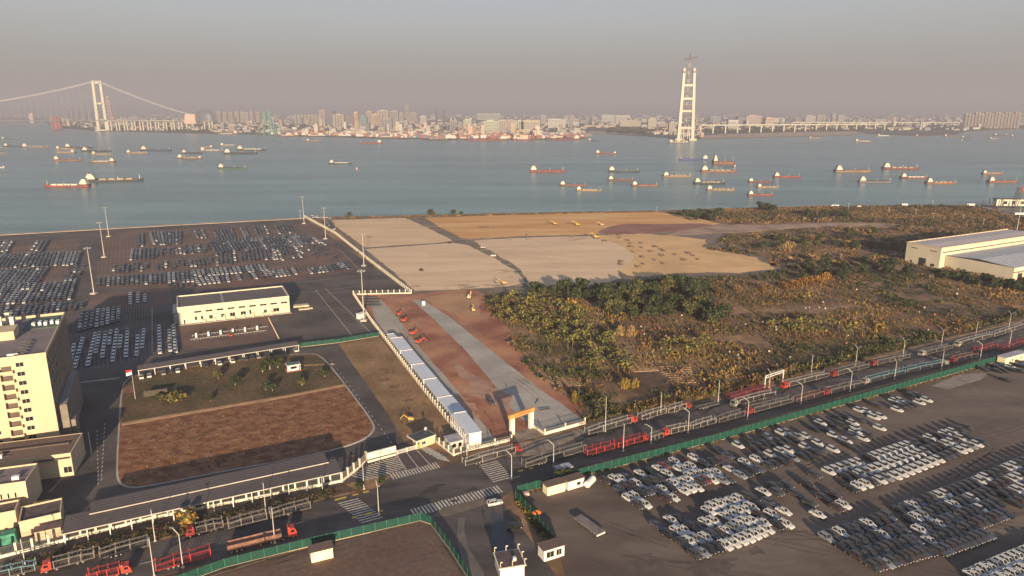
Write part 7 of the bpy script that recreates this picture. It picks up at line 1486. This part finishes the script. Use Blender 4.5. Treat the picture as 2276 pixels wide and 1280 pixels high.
# reed and tall-grass clumps one can tell apart
rm = []
for sd in range(3):
    tv, tf = templ_grass(150, 50 + sd, .5, .03); rad_ = np.sqrt((tv[:, 0] ** 2 + tv[:, 1] ** 2)); tv = tv * np.stack([np.full(len(tv), 1.7), np.full(len(tv), 1.0), 1.15 - .9 * np.clip(rad_, 0, 1)], -1); rm.append((tv, tf))
for i, (x, y, w, h_, c) in enumerate(((1752, 551, 13, 5, 'straw'), (1738, 553, 9, 4.5, 'straw'), (1882, 546, 12, 4.5, 'straw'), (1862, 542, 10, 4, 'straw'), (1900, 550, 10, 4, 'yellow'), (1742, 640, 9, 4, 'orange'), (1765, 636, 9, 4, 'orange'), (1790, 632, 10, 4.5, 'orange'), (1815, 628, 10, 4.5, 'orange'), (1838, 622, 7, 5, 'orange'), (1380, 745, 5, 5, 'straw'), (1402, 748, 5, 5.5, 'straw'), (1390, 862, 5, 4, 'yellow'), (1412, 860, 4, 3.5, 'yellow'), (1277, 893, 3, 4.5, 'yellow'), (1550, 650, 7, 4, 'rust'), (1600, 655, 8, 4, 'rust'), (1640, 648, 7, 4, 'straw'), (1690, 642, 8, 4, 'rust'))):
    tv, tf = rm[i % 3]; mb = MB(); mb.v = [tuple(v) for v in tv]; mb.f = [tuple(f) for f in tf]; mb.m = [0] * len(tf)
    o = mb.build('reed_clump', LM[c], None, (*G(x, y).xy, 0), .3 * i); o.scale = (w * .8, w * .8, h_); tag(o, f"{dict(straw='pale straw', yellow='yellow', orange='orange-brown', rust='rust-brown')[c]} clump of tall reeds in the scrubland", 'reeds', 'tall reed clumps in the scrubland')
# ---- banana plants
def banana_mesh(seed, cols):
    r = random.Random(seed); t = thing('banana_plant', '', 'banana plant'); H_ = r.uniform(2.0, 2.8)
    MB().bar((0, 0, 0), (.1, .05, H_), .34, .34, taper=.6, n=6).build('stem', LM['olive'], t)
    for i in range(9):
        a = i * 2.4 + r.uniform(-.3, .3); L_ = r.uniform(1.8, 2.7); up = r.uniform(.5, 1.3); w = .42; mb = MB(); prev = None
        for k in range(5):
            u = k / 4; rr = L_ * u * (.95 - .15 * u); z = H_ - .1 + up * L_ * (u - .95 * u * u) ; ww = w * (.35 + 1.5 * u - 1.75 * u * u) + .02; dx, dy = math.cos(a), math.sin(a); mb.v += [(dx * rr - dy * ww, dy * rr + dx * ww, z - .12 * ww), (dx * rr, dy * rr, z), (dx * rr + dy * ww, dy * rr - dx * ww, z - .12 * ww)]
        for k in range(4): q = k * 3; mb.f += [(q, q + 3, q + 4, q + 1), (q + 1, q + 4, q + 5, q + 2)]; mb.m += [0, 0]
        mb.build('leaf', LM[cols[i % len(cols)]], t)
    KIDS[t.name] = list(t.children); return t
bp_ = [banana_mesh(1, ['lime', 'green', 'lime', 'olive']), banana_mesh(2, ['lime', 'yellow', 'lime', 'green']), banana_mesh(3, ['yellow', 'olive', 'lime', 'brown']), banana_mesh(4, ['green', 'lime', 'green', 'olive'])]
GROVE = [([(1092, 680), (1150, 660), (1195, 668), (1300, 700), (1300, 740), (1375, 760), (1330, 790), (1240, 775), (1180, 742), (1110, 720)], 185, 'banana plant in the dense yellow-green grove above the red earth', 'dense banana grove'), ([(1290, 800), (1340, 785), (1400, 800), (1420, 830), (1310, 835)], 30, 'banana plant in the patch between the two brown strips', 'middle banana patch'), ([(1470, 770), (1560, 755), (1600, 775), (1530, 800), (1475, 800)], 26, 'banana plant in the patch above the far-kerb transporters', 'banana patch by the kerb'), ([(1700, 735), (1800, 712), (1880, 735), (1900, 750), (1760, 755)], 40, 'banana plant in the right-hand patch of scrubland', 'right-hand banana patch')]
used_b = set()
for poly, n, lb, grp_ in GROVE:
    for i, (x, y) in enumerate(scatter(poly, n)):
        k = rnd.choice([0, 0, 1, 1, 2, 3]); t = bp_[k] if k not in used_b else copy_tree(bp_[k]); used_b.add(k)
        s_ = rnd.uniform(1.15, 1.9); put(t, (x, y, 0), rnd.uniform(0, 6.28), lb, grp_, s_)
# vegetable-bed ridges in the scrub
for k, (p, q, n, L_, lb) in enumerate((((1225, 820), (1265, 858), 14, 13, ''), ((1400, 798), (1440, 825), 12, 13, ''), ((1490, 815), (1545, 850), 10, 16, ''))):
    a, b = G(*p), G(*q); mb = MB()
    for i in range(n): c = a.lerp(b, i / (n - 1)); mb.bar((c.x - L_ / 2, c.y - .8, .15), (c.x + L_ / 2, c.y + .8, .15), .7, .35)
    mb.build('garden_beds', M('bed_soil', (.22, .14, .085), var=.25, scale=.8))['kind'] = 'stuff'
sheet('bare_patch', [(1290, 678), (1340, 676), (1345, 690), (1300, 690)], M('bare_soil', (.28, .17, .10), var=.2, scale=.3), .04, jit=2.5)
sheet('bare_patch', [(1225, 672), (1262, 676), (1262, 688), (1232, 684)], M('bare_soil', (.28, .17, .10)), .04, jit=1)
# litter scattered in the scrub
mb = MB()
for x, y in zip(np.random.RandomState(2).uniform(1300, 2270, 70), np.random.RandomState(3).uniform(640, 800, 70)):
    if y > 900 - (x - 1300) * .2 - 10: continue
    p = G(x, y); s_ = rnd.uniform(.2, .6); mb.box(p.x, p.x + s_ * 1.6, p.y, p.y + s_, 0, .5 + s_ * .6, rnd.choice([0, 0, 1, 2]))
mb.build('litter', [M('litter_white', (.26, .24, .22)), M('litter_red', (.4, .12, .08)), M('litter_buff', (.4, .33, .25))])['kind'] = 'stuff'
